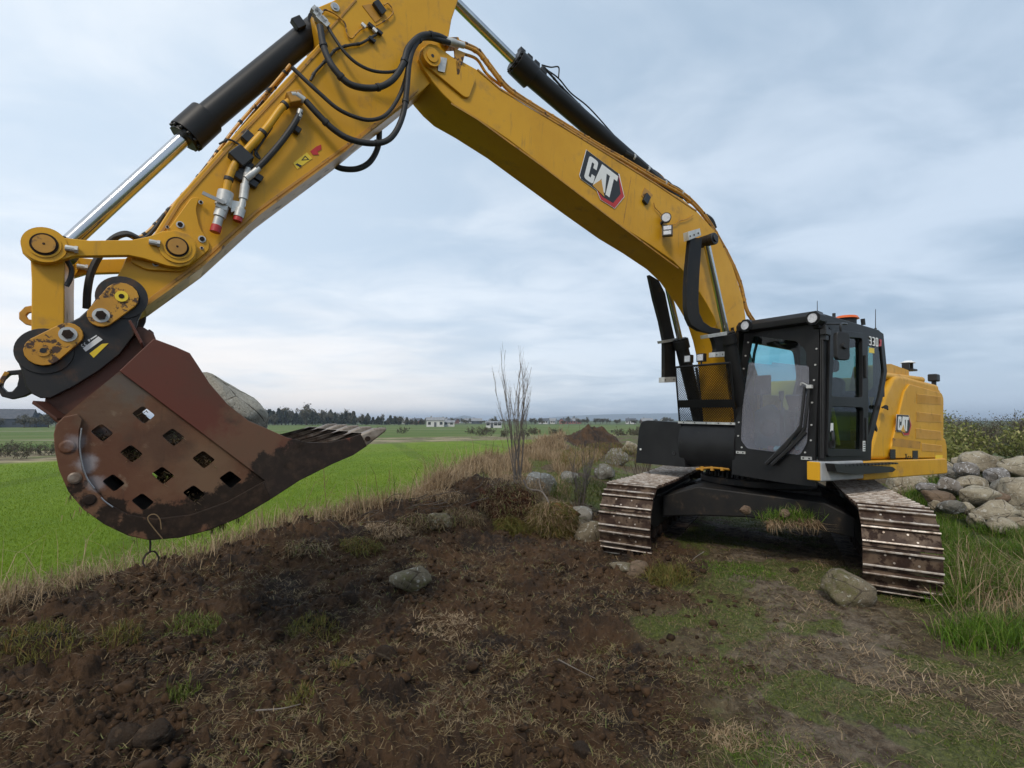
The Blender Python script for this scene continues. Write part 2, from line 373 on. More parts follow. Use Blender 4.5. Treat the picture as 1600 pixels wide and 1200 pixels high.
def masks(x, y):
    s = sdist(RIDGE, x, y) + (fbm(x, y, 1.3, 3, 5) - .5) * .35
    nb = (fbm(x, y, .9, 4, 21) - .5) * 1.5
    b = x - np.interp(y, [2.2, 3.5, 5.2, 6.2, 9], [.25, .9, 1.75, 1.9, 2.2]) + nb * 1.25
    dirt = sm(-.6, .5, -b) * sm(-.35, -.05, s) * sm(10.2, 9.2, y + (fbm(x, y, 2, 3, 9) - .5))
    dirt = np.maximum(dirt, sm(.25, .5, blob(x, y, 3.2, 22.6, 2.3, 2.6)))
    pb = x - (.9 + .36 * y) + nb * .5
    path = np.exp(-(pb / .85) ** 2) * sm(11, 8, y)
    pl = fbm(x, y, 1.6, 4, 33)
    green = np.clip(sm(.43, .60, pl) + .8 * blob(x, y, .95, 2.7, .55, .9, .2) + .5 * blob(x, y, 2.1, 5.2, .6, 1.2), 0, 1) * (1 - dirt * .85)
    lush = sm(.0, .5, x - (.72 * y + .25) + nb * .4) * sm(3.8, 4.5, y) * sm(-.3, .5, s)
    return s, dirt, path, green, lush
def H(x, y, fine=True):
    s, dirt, path, green, lush = masks(x, y)
    r2 = ((x - 3.4) / 4.6) ** 2 + ((y - 7.6) / 4.6) ** 2; wgt = np.exp(-r2)
    z = wgt * (-.028 * (x - 3.6) - .019 * (y - 7.68)) + .02
    rz = np.interp(y, [2, 4, 5.8, 7.2, 8.3, 9.2, 11, 14, 20, 30, 60], [.10, .20, .26, .38, .52, .52, .50, .62, .62, .3, .0])
    rw = np.interp(y, [4, 8, 9.5, 12, 14, 20], [1.1, 1.3, 1.7, 2.6, 3.0, 3.5])
    z = z + rz * np.exp(-(np.maximum(s, 0) / rw) ** 2) * (.78 + .44 * vn(x * 1.5, y * 1.5, 47)) + .05 * blob(x, y, 1.35, 6.35, .7, .35, -.5)
    z = z + .30 * blob(x, y, -.1, 8.55, .7, .42) + .18 * blob(x, y, -1.0, 7.9, .6, .35, .6) + .10 * blob(x, y, -2.7, 6.1, .5, .3, .9)
    q = sdist(STONEROW, x, y)
    z = z + .55 * np.exp(-(q / 1.3) ** 2) * sm(4, 7, x) + .35 * sm(0, 3, -q) * sm(6, 9, x) * sm(120, 30, y)
    # the field lies lower than the work area, behind the bank
    fz = -.75 + .05 * (fbm(x, y, .12, 3, 50) - .5) * np.clip(np.hypot(x, y) / 10, 0, 4)
    fd = np.hypot(x, y)
    z = fz + (z - fz) * sm(-1.25, -.05, s)
    z = z * (1 - sm(45, 90, fd)) + (-.75) * sm(45, 90, fd)
    z = z + sm(260, 900, fd) * (1.2 + 5 * (fbm(x, y, .003, 3, 71) - .35))
    hb = .80 * blob(x, y, 3.9, 23, 1.2, 1.7) + .50 * blob(x, y, 2.7, 22, 1.2, 1.2) + .30 * blob(x, y, 1.5, 20, 1.2, 1.3)
    z = z + hb * (.6 + .8 * fbm(x, y, 2.2, 4, 55, .65))
    if fine:
        near = sm(40, 14, fd)
        am = dirt * 1.0 + (1 - dirt) * .22 * sm(-.8, 0, s)
        z = z + near * am * ((fbm(x, y, 1.7, 3, 1) - .5) * .24 + (fbm(x, y, 6.5, 3, 2, .6) - .5) * .15 + np.maximum(fbm(x, y, 17, 3, 3, .65) - .42, 0) * .17)
        z = z - near * dirt * .05 * np.maximum(0, vn(x * 1.2 + y * .35, y * .25, 44) - .55) * 2
        z = z + near * (1 - dirt) * (fbm(x, y, 14, 3, 4) - .5) * .022 * sm(-.6, 0, s)
        z = z + near * sm(.4, -.6, s) * sm(-1.3, -.3, s) * (fbm(x, y, 5, 3, 14) - .5) * .12
    return z
def mat_ground():
    m, t, bs = base('earth'); g = t.add('ShaderNodeNewGeometry').outputs['Position']
    at = t.add('ShaderNodeAttribute', attribute_name='mask'); sp = t.add('ShaderNodeSeparateColor'); t.l.new(at.outputs['Color'], sp.inputs[0])
    dirt, path, green = sp.outputs; al = at.outputs['Alpha']
    nf = t.noise(g, 9, 8, .65); nm = t.noise(g, 2.1, 6, .6); nx = t.noise(g, 46, 6, .7)
    soil = t.mix(t.ramp(nm, .35, .62), (.021, .0120, .0065), (.080, .044, .0215))
    soil = t.mix(t.ramp(nf, .52, .68, 0, .8), soil, (.098, .056, .028))
    soil = t.mix(t.ramp(nx, .58, .7, 0, .6), soil, (.15, .095, .052))
    soil = t.mix(t.ramp(nx, .42, .32, 0, .7), soil, (.005, .003, .002))  # noise hollows go near black: crevice shade put into the soil colour
    turf = t.mix(t.ramp(nf, .35, .6), (.055, .036, .018), (.115, .085, .045))
    turf = t.mix(t.ramp(nx, .55, .66, 0, .6), turf, (.20, .155, .09))
    pth = t.mix(t.ramp(nf, .35, .62), (.060, .038, .022), (.185, .145, .10)); pth = t.mix(t.ramp(nx, .55, .68, 0, .7), pth, (.27, .22, .155)); pth = t.mix(t.ramp(nx, .42, .30, 0, .7), pth, (.035, .022, .013))
    def edge(f, wd=.35): return t.ramp(t.math('ADD', f, t.math('MULTIPLY', t.math('SUBTRACT', nf, .5), 1.1)), .5 - wd / 2, .5 + wd / 2)
    c = t.mix(edge(path), turf, pth)
    gc = t.mix(t.ramp(nx, .4, .65), (.05, .075, .010), (.14, .17, .032))
    c = t.mix(t.math('MULTIPLY', edge(green, .3), .7), c, gc)
    c = t.mix(edge(dirt, .45), c, soil)
    c = t.mix(edge(al, .3), c, t.mix(nx, (.04, .06, .012), (.09, .11, .03)))
    t.l.new(c, bs.inputs['Base Color']); t.l.new(t.ramp(nm, .3, .6, .68, .92), bs.inputs['Roughness']); bs.inputs['Specular IOR Level'].default_value = .3
    b1 = t.bump(nx, .9, .03); b2 = t.bump(t.noise(g, 150, 5, .7), .8, .008, b1); t.l.new(b2, bs.inputs['Normal']); return m
def mat_field():
    m, t, bs = base('meadow'); g = t.add('ShaderNodeNewGeometry').outputs['Position']
    at = t.add('ShaderNodeAttribute', attribute_name='mask'); sp = t.add('ShaderNodeSeparateColor'); t.l.new(at.outputs['Color'], sp.inputs[0])
    strip, second, far = sp.outputs
    nl = t.noise(g, .16, 5, .6); nm = t.noise(t.mapping(g, scale=(1, .35, 1), rot=(0, 0, .5)), .9, 6, .65); nf = t.noise(g, 22, 6, .7)
    c = t.mix(t.ramp(nl, .35, .65), (.110, .180, .006), (.150, .220, .010))
    c = t.mix(t.ramp(nm, .40, .62, 0, .55), c, (.09, .155, .007))
    c = t.mix(t.ramp(nf, .5, .7, 0, .5), c, (.19, .25, .03))
    c = t.mix(t.ramp(t.noise(t.mapping(g, scale=(.25, 1.6, 1)), .28, 4, .6), .64, .74, 0, .75), c, (.26, .22, .08))
    wv = t.add('ShaderNodeTexWave', wave_type='BANDS', bands_direction='X'); t.l.new(t.mapping(g, rot=(0, 0, R(-17))), wv.inputs['Vector']); wv.inputs['Scale'].default_value = .035; wv.inputs['Distortion'].default_value = .6
    c = t.mix(t.ramp(wv.outputs['Fac'], .93, .99, 0, .45), c, (.07, .105, .012))
    c = t.mix(t.ramp(t.noise(t.mapping(g, scale=(.4, 1.2, 1), rot=(0, 0, .3)), .05, 4, .6), .5, .68, 0, .5), c, (.19, .21, .03))
    dry = t.mix(t.ramp(t.noise(t.mapping(g, scale=(.5, 1.6, 1)), .5, 7, .7), .38, .6), (.075, .06, .035), (.34, .28, .17))
    dry = t.mix(t.ramp(t.noise(g, .25, 4, .6), .5, .62, 0, .8), dry, (.09, .13, .03))
    c = t.mix(strip, c, dry)
    f2 = t.mix(t.ramp(t.noise(t.mapping(g, scale=(.3, 1.5, 1)), .09, 5, .6), .4, .6), (.075, .125, .020), (.115, .145, .04))
    f2 = t.mix(t.ramp(t.noise(t.mapping(g, scale=(.2, 2, 1)), .05, 4, .6), .58, .66), f2, (.24, .21, .13))
    c = t.mix(second, c, f2)
    ff = t.mix(t.ramp(t.noise(t.mapping(g, scale=(.3, 1.5, 1)), .01, 6, .6), .4, .6), (.05, .065, .035), (.10, .125, .05))
    c = t.mix(far, c, ff)
    t.l.new(c, bs.inputs['Base Color']); bs.inputs['Roughness'].default_value = .85; bs.inputs['Specular IOR Level'].default_value = .15
    b1 = t.bump(t.noise(g, 9, 6, .75), .6, .06); t.l.new(b1, bs.inputs['Normal']); return m
M_GROUND, M_FIELD = mat_ground(), mat_field()
ang = np.concatenate([np.linspace(-180, -58, 40)[:-1], np.linspace(-58, 58, 900), np.linspace(58, 180, 40)[1:]]) * math.pi / 180
rad = np.concatenate([[.3, .7, 1.1, 1.5, 1.8], np.geomspace(2.0, 14, 680), np.geomspace(14, 60, 170)[1:], np.geomspace(60, 9000, 130)[1:]])
A_, R_ = np.meshgrid(ang, rad); gx, gy = R_ * np.sin(A_), R_ * np.cos(A_)
gz = H(gx, gy)
ms, md, mp, mg, ml = masks(gx, gy)
V = np.stack([gx, gy, gz], -1).reshape(-1, 3)
nr, nc = gx.shape; idx = np.arange(nr * nc).reshape(nr, nc)
Q = np.stack([idx[:-1, :-1], idx[:-1, 1:], idx[1:, 1:], idx[1:, :-1]], -1).reshape(-1, 4)[:, ::-1]
fe = sdist(FAREDGE, gx, gy)
mstrip = sm(0, 2.5, -fe) * sm(26, 15, -fe) + sm(-.3, .2, ms) * 0
fd = np.hypot(gx, gy)
mask_f = np.stack([np.clip(mstrip, 0, 1), sm(15, 24, -fe), sm(300, 420, fd), np.ones_like(gx)], -1).reshape(-1, 4)
mask_g = np.stack([md, mp, mg, ml], -1).reshape(-1, 4)
is_field = (ms.ravel()[Q].mean(1) < -.95) | (fd.ravel()[Q].mean(1) > 48)
def sub(name, sel, mask, mat, label, cat):
    q = Q[sel]; u, inv = np.unique(q, return_inverse=True)
    o = npmesh(name, V[u], [inv.reshape(-1, 4)], [mat], attrs={'mask': mask[u]}, smooth=True)
    return tag(o, label, cat, kind='structure')
sub('field', is_field, mask_f, M_FIELD, 'bright green grass field below the bank running to the far trees', 'field')
sub('ground', ~is_field, mask_g, M_GROUND, 'dug brown earth and trodden grassy ground around the excavator', 'ground')
def Hz(x, y): return float(H(np.array([float(x)]), np.array([float(y)]))[0])

# ------------------------------------------------------------------ scatter of blades
def blades(name, P, h, wd, mat, lean=.35, lie=False, rnd=None, hdg=None):
    n = len(P); th = rng.uniform(0, 2 * math.pi, n); ph = (rng.uniform(0, 2 * math.pi, n) if hdg is None else hdg + rng.normal(0, .5, n))
    h = np.broadcast_to(h, n) * rng.uniform(.55, 1.25, n); wd = np.broadcast_to(wd, n) * rng.uniform(.7, 1.3, n)
    side = np.stack([np.cos(th), np.sin(th), np.zeros(n)], 1) * (wd / 2)[:, None]
    ln = np.abs(rng.normal(0, 1, n)) * lean + .05; dirv = np.stack([np.cos(ph), np.sin(ph), np.zeros(n)], 1)
    if lie:
        side = np.stack([-np.sin(ph), np.cos(ph), np.zeros(n)], 1) * (wd / 2)[:, None]
        bend = rng.normal(0, .35, n)[:, None] * np.stack([-np.sin(ph), np.cos(ph), np.zeros(n)], 1)
        m1 = P + (dirv * .5 + bend * .3) * h[:, None] + np.array([0, 0, 1]) * (rng.uniform(.02, .35, n) * h)[:, None]
        tp = P + (dirv + bend) * h[:, None] + np.array([0, 0, 1]) * (rng.uniform(-.05, .4, n) * h)[:, None]
    else:
        up = np.array([0, 0, 1.])
        m1 = P + up * (h * .55)[:, None] + dirv * (h * ln * .35)[:, None]
        tp = P + up * (h * np.clip(1 - ln * .35, .3, 1))[:, None] + dirv * (h * ln)[:, None]
    Vb = np.stack([P - side, P + side, m1 + side * .75, m1 - side * .75, tp], 1).reshape(-1, 3)
    i = np.arange(n) * 5; q = np.stack([i, i + 1, i + 2, i + 3], 1); tr = np.stack([i + 3, i + 2, i + 4], 1)
    r = rng.random(n) if rnd is None else rnd
    return npmesh(name, Vb, [q, tr], [mat], attrs={'rnd': np.repeat(r, 5)})
def polar_pts(n, r0, r1, a0=-50, a1=50, power=0.0):
    r = r0 * (r1 / r0) ** rng.random(n); a = rng.uniform(a0, a1, n) * math.pi / 180
    return r * np.sin(a), r * np.cos(a), r
def on_ground(x, y, dz=-.01): return np.stack([x, y, H(x, y) + dz], 1)
x, y, r = polar_pts(460000, 5.5, 75, -50, 14); s = sdist(RIDGE, x, y); k = (s < -.7) & (rng.random(len(x)) < 1 - sm(12, 60, r)) & (sdist(FAREDGE, x, y) > 0); x, y, r = x[k], y[k], r[k]
tag(blades('field_grass', on_ground(x, y), .05 + .0010 * r, .0028 + .00035 * r, G_FIELD, .9), 'short bright green blades covering the near part of the field', 'grass', kind='stuff')
# dry stems standing and leaning along the edge of the bank
n = 90000; tt = rng.random(n); seg = np.interp(tt, [0, .3, .6, 1], [1.0, 5, 6.2, 8.9]); ii = seg.astype(int); fr = seg - ii
c = RIDGE[ii] * (1 - fr)[:, None] + RIDGE[ii + 1] * fr[:, None]
off = rng.normal(-.48, .26, n); dv = RIDGE[ii + 1] - RIDGE[ii]; nv = np.stack([dv[:, 1], -dv[:, 0]], 1) / np.hypot(dv[:, 0], dv[:, 1])[:, None]
p = c + nv * off[:, None]; den = vn(p[:, 0] * 1.1, p[:, 1] * 1.1, 90) ; k = (rng.random(n) < (.25 + den) * np.where(p[:, 1] > 9, 1.0, .8)) & (p[:, 1] > 1.5)
p = p[k]; hh = np.where(p[:, 1] > 8.7, .36, .30) * np.where(rng.random(len(p)) < .04, 2.3, 1)
tag(blades('dry_bank_grass', on_ground(p[:, 0], p[:, 1]), hh, .0026 + .0006 * p[:, 1], G_DRY, .9), 'pale dry grass stems leaning along the top of the bank', 'dry grass', kind='stuff')
n = 16000; a = rng.uniform(0, 1, n); yy = 9.1 + 12 * a ** 1.2; xx = np.interp(yy, RIDGE[:, 1], RIDGE[:, 0]) + rng.uniform(-.5, 2.3, n)
k = (vn(xx * 1.3, yy * .9, 91) > .38) & (blob(xx, yy, 3.3, 22.5, 1.9, 2.8) < .25); xx, yy = xx[k], yy[k]
tag(blades('dry_reed_grass', on_ground(xx, yy), .36, .005 + .0004 * yy, G_DRY, .5), 'tall tan dead grass standing behind the bank around the bare bushes', 'dry grass', kind='stuff')
# straw and roots lying on the dug soil
x, y, r = polar_pts(90000, 2.2, 12); s_, d_, p_, g_, l_ = masks(x, y); cl = fbm(x, y, 3.0, 3, 61); k = (s_ > -.35) & (rng.random(len(x)) < (.12 + .88 * sm(.38, .66, cl)) * (.45 + .55 * d_)) ; x, y, r = x[k], y[k], r[k]
tag(blades('straw_litter', on_ground(x, y, .006), .05 + .007 * r, .0022 + .0005 * r, G_STRAW, lie=True, rnd=rng.random(len(x)) ** 1.3), 'bits of straw and root scattered over the dug soil', 'straw', kind='stuff')
# mats of torn turf lying on the soil
cx_ = []; 
while len(cx_) < 130:
    x_, y_, r_ = polar_pts(1, 2.4, 9.5, -48, 25); m_ = masks(x_, y_)
    if m_[1][0] > .6 and m_[0][0] > -.1: cx_.append((x_[0], y_[0], rng.uniform(.04, .16)))
PP, RR = [], []
for a_, b_, c_ in cx_:
    n_ = int(700 * c_ * (1.2 if c_ > .1 else .8)); q_ = rng.normal(0, 1, (n_, 2)) * c_ * (.7, .45) + (a_, b_); g_ = on_ground(q_[:, 0], q_[:, 1]); g_[:, 2] += .05 * c_ / .1 * np.exp(-((q_[:, 0] - a_) ** 2 + (q_[:, 1] - b_) ** 2) / c_ ** 2 / .5) * .6 * rng.random(n_); PP.append(g_); RR.append(np.clip(rng.random(n_) * .5 + rng.random() * .5, 0, 1))
PP = np.concatenate(PP); RR = np.concatenate(RR); TURF = leafmat('torn_turf', (.085, .048, .022), (.30, .23, .11), (.13, .15, .03), .1)
tag(blades('torn_turf', PP, .055 + .004 * PP[:, 1], .0018 + .0005 * PP[:, 1], TURF, lie=True, rnd=RR), 'matted lumps of torn turf and roots lying all over the dug soil', 'turf', kind='stuff')
# low grass patches on the trodden part, lush grass at the right
x, y, r = polar_pts(300000, 2.2, 16, -25, 52); s_, d_, p_, g_, l_ = masks(x, y)
k = (s_ > .1) & (rng.random(len(x)) < g_ * (1 - d_) * (1 - .5 * p_)) & ((vn(x * 5, y * 5, 77) > .35)); x, y, r = x[k], y[k], r[k]
tag(blades('trodden_grass', on_ground(x, y), .022 + .002 * r, .003 + .0006 * r, G_DULL, .8), 'thin patches of dull green grass on the trodden path', 'grass', kind='stuff')
x, y, r = polar_pts(160000, 4.2, 26, 30, 52); s_, d_, p_, g_, l_ = masks(x, y)
k = (rng.random(len(x)) < l_ * sm(.25, .55, vn(x * 2.2, y * 2.2, 78))) & (sdist(STONEROW, x, y) > .2); x, y, r = x[k], y[k], r[k]
tag(blades('lush_grass', on_ground(x, y), .23, .005 + .0004 * r, G_LUSH, .8), 'long fresh green grass beside the right hand track and the stones', 'grass', kind='stuff')
x, y, r = polar_pts(60000, 2.2, 9, 5, 52); s_, d_, p_, g_, l_ = masks(x, y); k = (rng.random(len(x)) < (1 - d_) * .75 * sm(.3, .6, vn(x * 4, y * 4, 15))); x, y, r = x[k], y[k], r[k]
tag(blades('path_litter', on_ground(x, y, .004), .022 + .003 * r, .0016 + .0004 * r, G_STRAW, lie=True), 'fine dead grass trodden into the bare path', 'straw', kind='stuff')
x, y, r = polar_pts(900, 5.0, 9, 40, 52); s_, d_, p_, g_, l_ = masks(x, y); k = l_ > .5; x, y, r = x[k], y[k], r[k]
tag(blades('dead_stalks', on_ground(x, y), .5, .006, G_DRY, 1.0), 'long dead stalks leaning through the fresh grass at the right', 'dry grass', kind='stuff')
x, y, r = polar_pts(30000, 2.4, 9, 22, 52); s_, d_, p_, g_, l_ = masks(x, y); cl = fbm(x, y, 1.6, 3, 62); k = (rng.random(len(x)) < .5 * sm(.46, .66, cl) * (1 - d_)) & (x > .5 * y) & (vn(x * 6, y * 6, 12) > .3); x, y, r = x[k], y[k], r[k]
tag(blades('flattened_dry_grass', on_ground(x, y, .003), .09 + .003 * r, .0022 + .0004 * r, G_DRY, lie=True), 'flattened straw coloured grass on the ground at the lower right', 'dry grass', kind='stuff')
# clods
def lump_proto(seed, n1=7, n2=5, rough=.3):
    rs = np.random.default_rng(seed); v = []
    for i in range(1, n2):
        for j in range(n1):
            a = 2 * math.pi * j / n1; b = math.pi * i / n2; v.append((math.sin(b) * math.cos(a), math.sin(b) * math.sin(a), math.cos(b)))
    v = [(0, 0, 1)] + v + [(0, 0, -1)]; v = np.array(v) * rs.uniform(1 - rough, 1 + rough, (len(v), 1)); f = []
    for j in range(n1): f.append((0, 1 + j, 1 + (j + 1) % n1)); b0 = 1 + (n2 - 2) * n1; f.append((len(v) - 1, b0 + (j + 1) % n1, b0 + j))
    q = [(1 + i * n1 + j, 1 + (i + 1) * n1 + j, 1 + (i + 1) * n1 + (j + 1) % n1, 1 + i * n1 + (j + 1) % n1) for i in range(n2 - 2) for j in range(n1)]
    return v, np.array(f), np.array(q)
x, y, r = polar_pts(17000, 2.2, 11, -50, 35); s_, d_, p_, g_, l_ = masks(x, y); k = (rng.random(len(x)) < d_ * sm(.4, .62, fbm(x, y, 2.3, 3, 66))) & (s_ > -.3); x, y, r = x[k], y[k], r[k]
VV, TT, QQ, o = [], [], [], 0
P = on_ground(x, y, 0); sz = .006 + .020 * rng.random(len(x)) ** 3 + .035 * rng.random(len(x)) ** 30 + .0008 * r
protos = [lump_proto(s) for s in range(5)]
for i in range(len(x)):
    v, f, q = protos[i % 5]; a = rng.uniform(0, 6.28); c, s = math.cos(a), math.sin(a); sc = sz[i] * rng.uniform(.7, 1.4, 3) * (1, 1, .7)
    u = v * sc; u = np.stack([u[:, 0] * c - u[:, 1] * s, u[:, 0] * s + u[:, 1] * c, u[:, 2]], 1) + P[i] + (0, 0, sz[i] * .25)
    VV.append(u); TT.append(f + o); QQ.append(q + o); o += len(v)
CLOD = coat('soil_clod', (.020, .0115, .0062), (.066, .037, .0185), .9, 0, 8, spots=(.12, .075, .045), spot_lv=(.6, .7), spot_scale=40, bump=.8, bscale=90, spec=.2)
tag(npmesh('soil_clods', np.concatenate(VV), [np.concatenate(TT), np.concatenate(QQ)], [CLOD], smooth=True), 'loose brown clods of earth scattered over the dug ground', 'soil', kind='stuff')
# ------------------------------------------------------------------ excavator: local frame x forward, y left, z up
YAW, TILT, ORG_E = .592, .034, Vector((3.597, 7.675, 0))
Fv = Vector((-math.cos(YAW), -math.sin(YAW), 0)); Lv = Vector((math.sin(YAW), -math.cos(YAW), 0))
Mx = Matrix((Fv, Lv, Vector((0, 0, 1)))).transposed()
Mx = Matrix.Rotation(TILT, 3, 'Y') @ Mx
EX = bpy.data.objects.new('excavator', None); col.objects.link(EX)
EX.matrix_world = Matrix.Translation(ORG_E) @ Mx.to_4x4()
tag(EX, 'large yellow tracked excavator with black cab holding its rusty bucket out over the bank', 'excavator')
EXM = EX.matrix_world.copy(); EXI = EXM.inverted()
def _ray(u, v):
    cp_, sp_ = math.cos(CAM_PITCH), math.sin(CAM_PITCH); a = (u - 800) / FPX; b = (600 - v) / FPX
    return Vector((a, cp_ - b * sp_, sp_ + b * cp_))
def _loc(u, v): return EXI @ Vector((0, 0, CAM_H)), EXI.to_3x3() @ _ray(u, v)
def S(l, *pts):       # measured outline points laid on the machine's lengthwise plane y = l -> (x, z)
    out = []
    for u, v in pts:
        o, d = _loc(u, v); t = (l - o.y) / d.y; q = o + d * t; out.append((q.x, q.z))
    return out
def X(xp, *pts):      # the same on a crosswise plane x = xp -> (y, z)
    out = []
    for u, v in pts:
        o, d = _loc(u, v); t = (xp - o.x) / d.x; q = o + d * t; out.append((q.y, q.z))
    return out
def S3(l, *pts): return [Vector((a, l, b)) for a, b in S(l, *pts)]
def zoomed(ox, oy, sc, pts): return [(ox + a / sc, oy + b / sc) for a, b in pts]
Z1 = lambda *p: zoomed(0, 300, 2.142, p)
Z2 = lambda *p: zoomed(200, 0, 2.667, p)
Z3 = lambda *p: zoomed(640, 0, 2.857, p)
Z7 = lambda *p: zoomed(980, 330, 3.43, p)
Z8 = lambda *p: zoomed(1130, 470, 4, p)
def part(name, b, mats, parent=EX, **k): return b.obj(name, mats, parent, **k)
def emblem(parent, o, ux, uz, nrm, s=1.0):
    """hexagonal three letter emblem: o = upper left of the letters, ux along, uz down; five thin layers"""
    o, ux, uz, nrm = Vector(o), Vector(ux), Vector(uz), Vector(nrm)
    def lay(name, polys, t0, t1, mat, par):
        b = B()
        for p in polys: b.prism([p] if not isinstance(p[0][0], (tuple, list)) else p, lambda a, c, t: o + ux * a + uz * (1 - c) + nrm * t, t0, t1)
        return b.obj(name, mat, par)
    hexo = [(-.115, 1.105), (1.07, 1.13), (1.40, .42), (1.18, -.285), (.67, -.325), (.49, -.09), (-.06, -.085), (-.125, .01)]
    redp = [(.9, 1.10), (1.05, 1.08), (1.38, .42), (1.17, -.27), (.68, -.31), (.50, -.07), (.9, -.05)]
    blk = [(-.10, 1.09), (1.02, 1.12), (1.25, .42), (1.08, -.12), (.72, -.17), (.52, -.07), (-.05, -.07), (-.11, .02)]
    root = lay('emblem', [hexo], 0, .002, WHT, parent)
    lay('emblem_red_edge', [redp], .002, .0035, DRED, root)
    lay('emblem_black_field', [blk], .0035, .005, DBLK, root)
    Cc = rpoly([(.02, .98), (.33, .98), (.33, .62), (.22, .62), (.22, .80), (.14, .80), (.14, .20), (.22, .20), (.22, .36), (.33, .36), (.33, .02), (.02, .02)], [.1, .1, .01, .01, .03, .03, .03, .03, .01, .01, .1, .1], 3)
    A = [(.45, 1.0), (.63, 1.0), (.75, .02), (.64, .02), (.61, .22), (.54, .46), (.47, .22), (.44, .02), (.33, .02)]
    Tt = [(.63, 1.0), (1.04, 1.0), (1.04, .78), (.92, .78), (.92, -.02), (.78, -.02), (.78, .78), (.66, .78)]
    lay('emblem_letter', [Cc], .005, .007, WHT, root)
    lay('emblem_letter', [A], .005, .007, WHT, root)
    lay('emblem_letter', [Tt], .005, .007, WHT, root)
    lay('emblem_triangle', [[(.54, .42), (.76, -.13), (.32, -.03)]], .007, .0085, DGOL, root)
    return root

# ---- undercarriage
UYAW = 1.088 - YAW; UROT = Matrix.Rotation(UYAW, 4, 'Z')
b = B()
b.front([(-1.12, .70), (-.67, .87), (.79, .80), (1.09, .66), (1.09, .42), (.55, .50), (-.04, .53), (-.6, .49), (-1.12, .42)], .45, 1.2)
b.front([(-1.12, .70), (-.67, .87), (.79, .87), (1.12, .70), (1.12, .42), (-1.12, .42)], -1.2, -.45)
b.box(-.46, .46, -.8, .8, .50, .86)
b.cyl((0, 0, .86), (0, 0, .96), .78, n=48)
part('cross_frame', b, BLKD, bevel=.02).matrix_local = UROT
b = B(); b.cyl((0, 0, .955), (0, 0, 1.06), .66, n=60)
for k in range(60):
    a = 2 * math.pi * k / 60; c, s = math.cos(a), math.sin(a)
    b.obox((.69 * c, .69 * s, 1.0), (.02 * c, .02 * s, 0), (-.014 * s, .014 * c, 0), (0, 0, .035))
part('slewing_ring', b, BLKD).matrix_local = UROT
# one shoe, in its own frame: x along the chain, y across, z outward
SW = .62
def shoe_mesh():
    b = B(); hw = SW / 2
    b.side(rpoly([(-.10, -.012), (.10, -.012), (.105, .002), (-.105, .002)], .003), -hw, hw); me = b
    for gx_ in (-.082, .062):
        if abs(gx_) < .02: continue
        b.m = 0; b.side([(gx_ - .014, 0), (gx_ + .014, 0), (gx_ + .009, .028), (gx_ - .009, .028)], -hw, hw)
        b.m = 1; b.side(rpoly([(gx_ - .0105, .025), (gx_ + .0105, .025), (gx_ + .008, .037), (gx_ - .008, .037)], .003), -hw - .001, hw + .001)
    b.m = 1
    for bx in (-.045, .022):
        for by in (-.13, -.06, .06, .13)[(0 if bx < 0 else 1)::2] + ((-.13,) if False else ()):
            b.cyl((bx, by, 0), (bx, by, .010), .010, n=8)
    b.m = 2
    b.box(-.11, .11, -.10, -.06, -.10, -.013); b.box(-.11, .11, .06, .10, -.10, -.013)   # chain links
    return b.mesh('track_shoe', [SHOE, GROU, BUKD])
SHOE_ME = shoe_mesh()
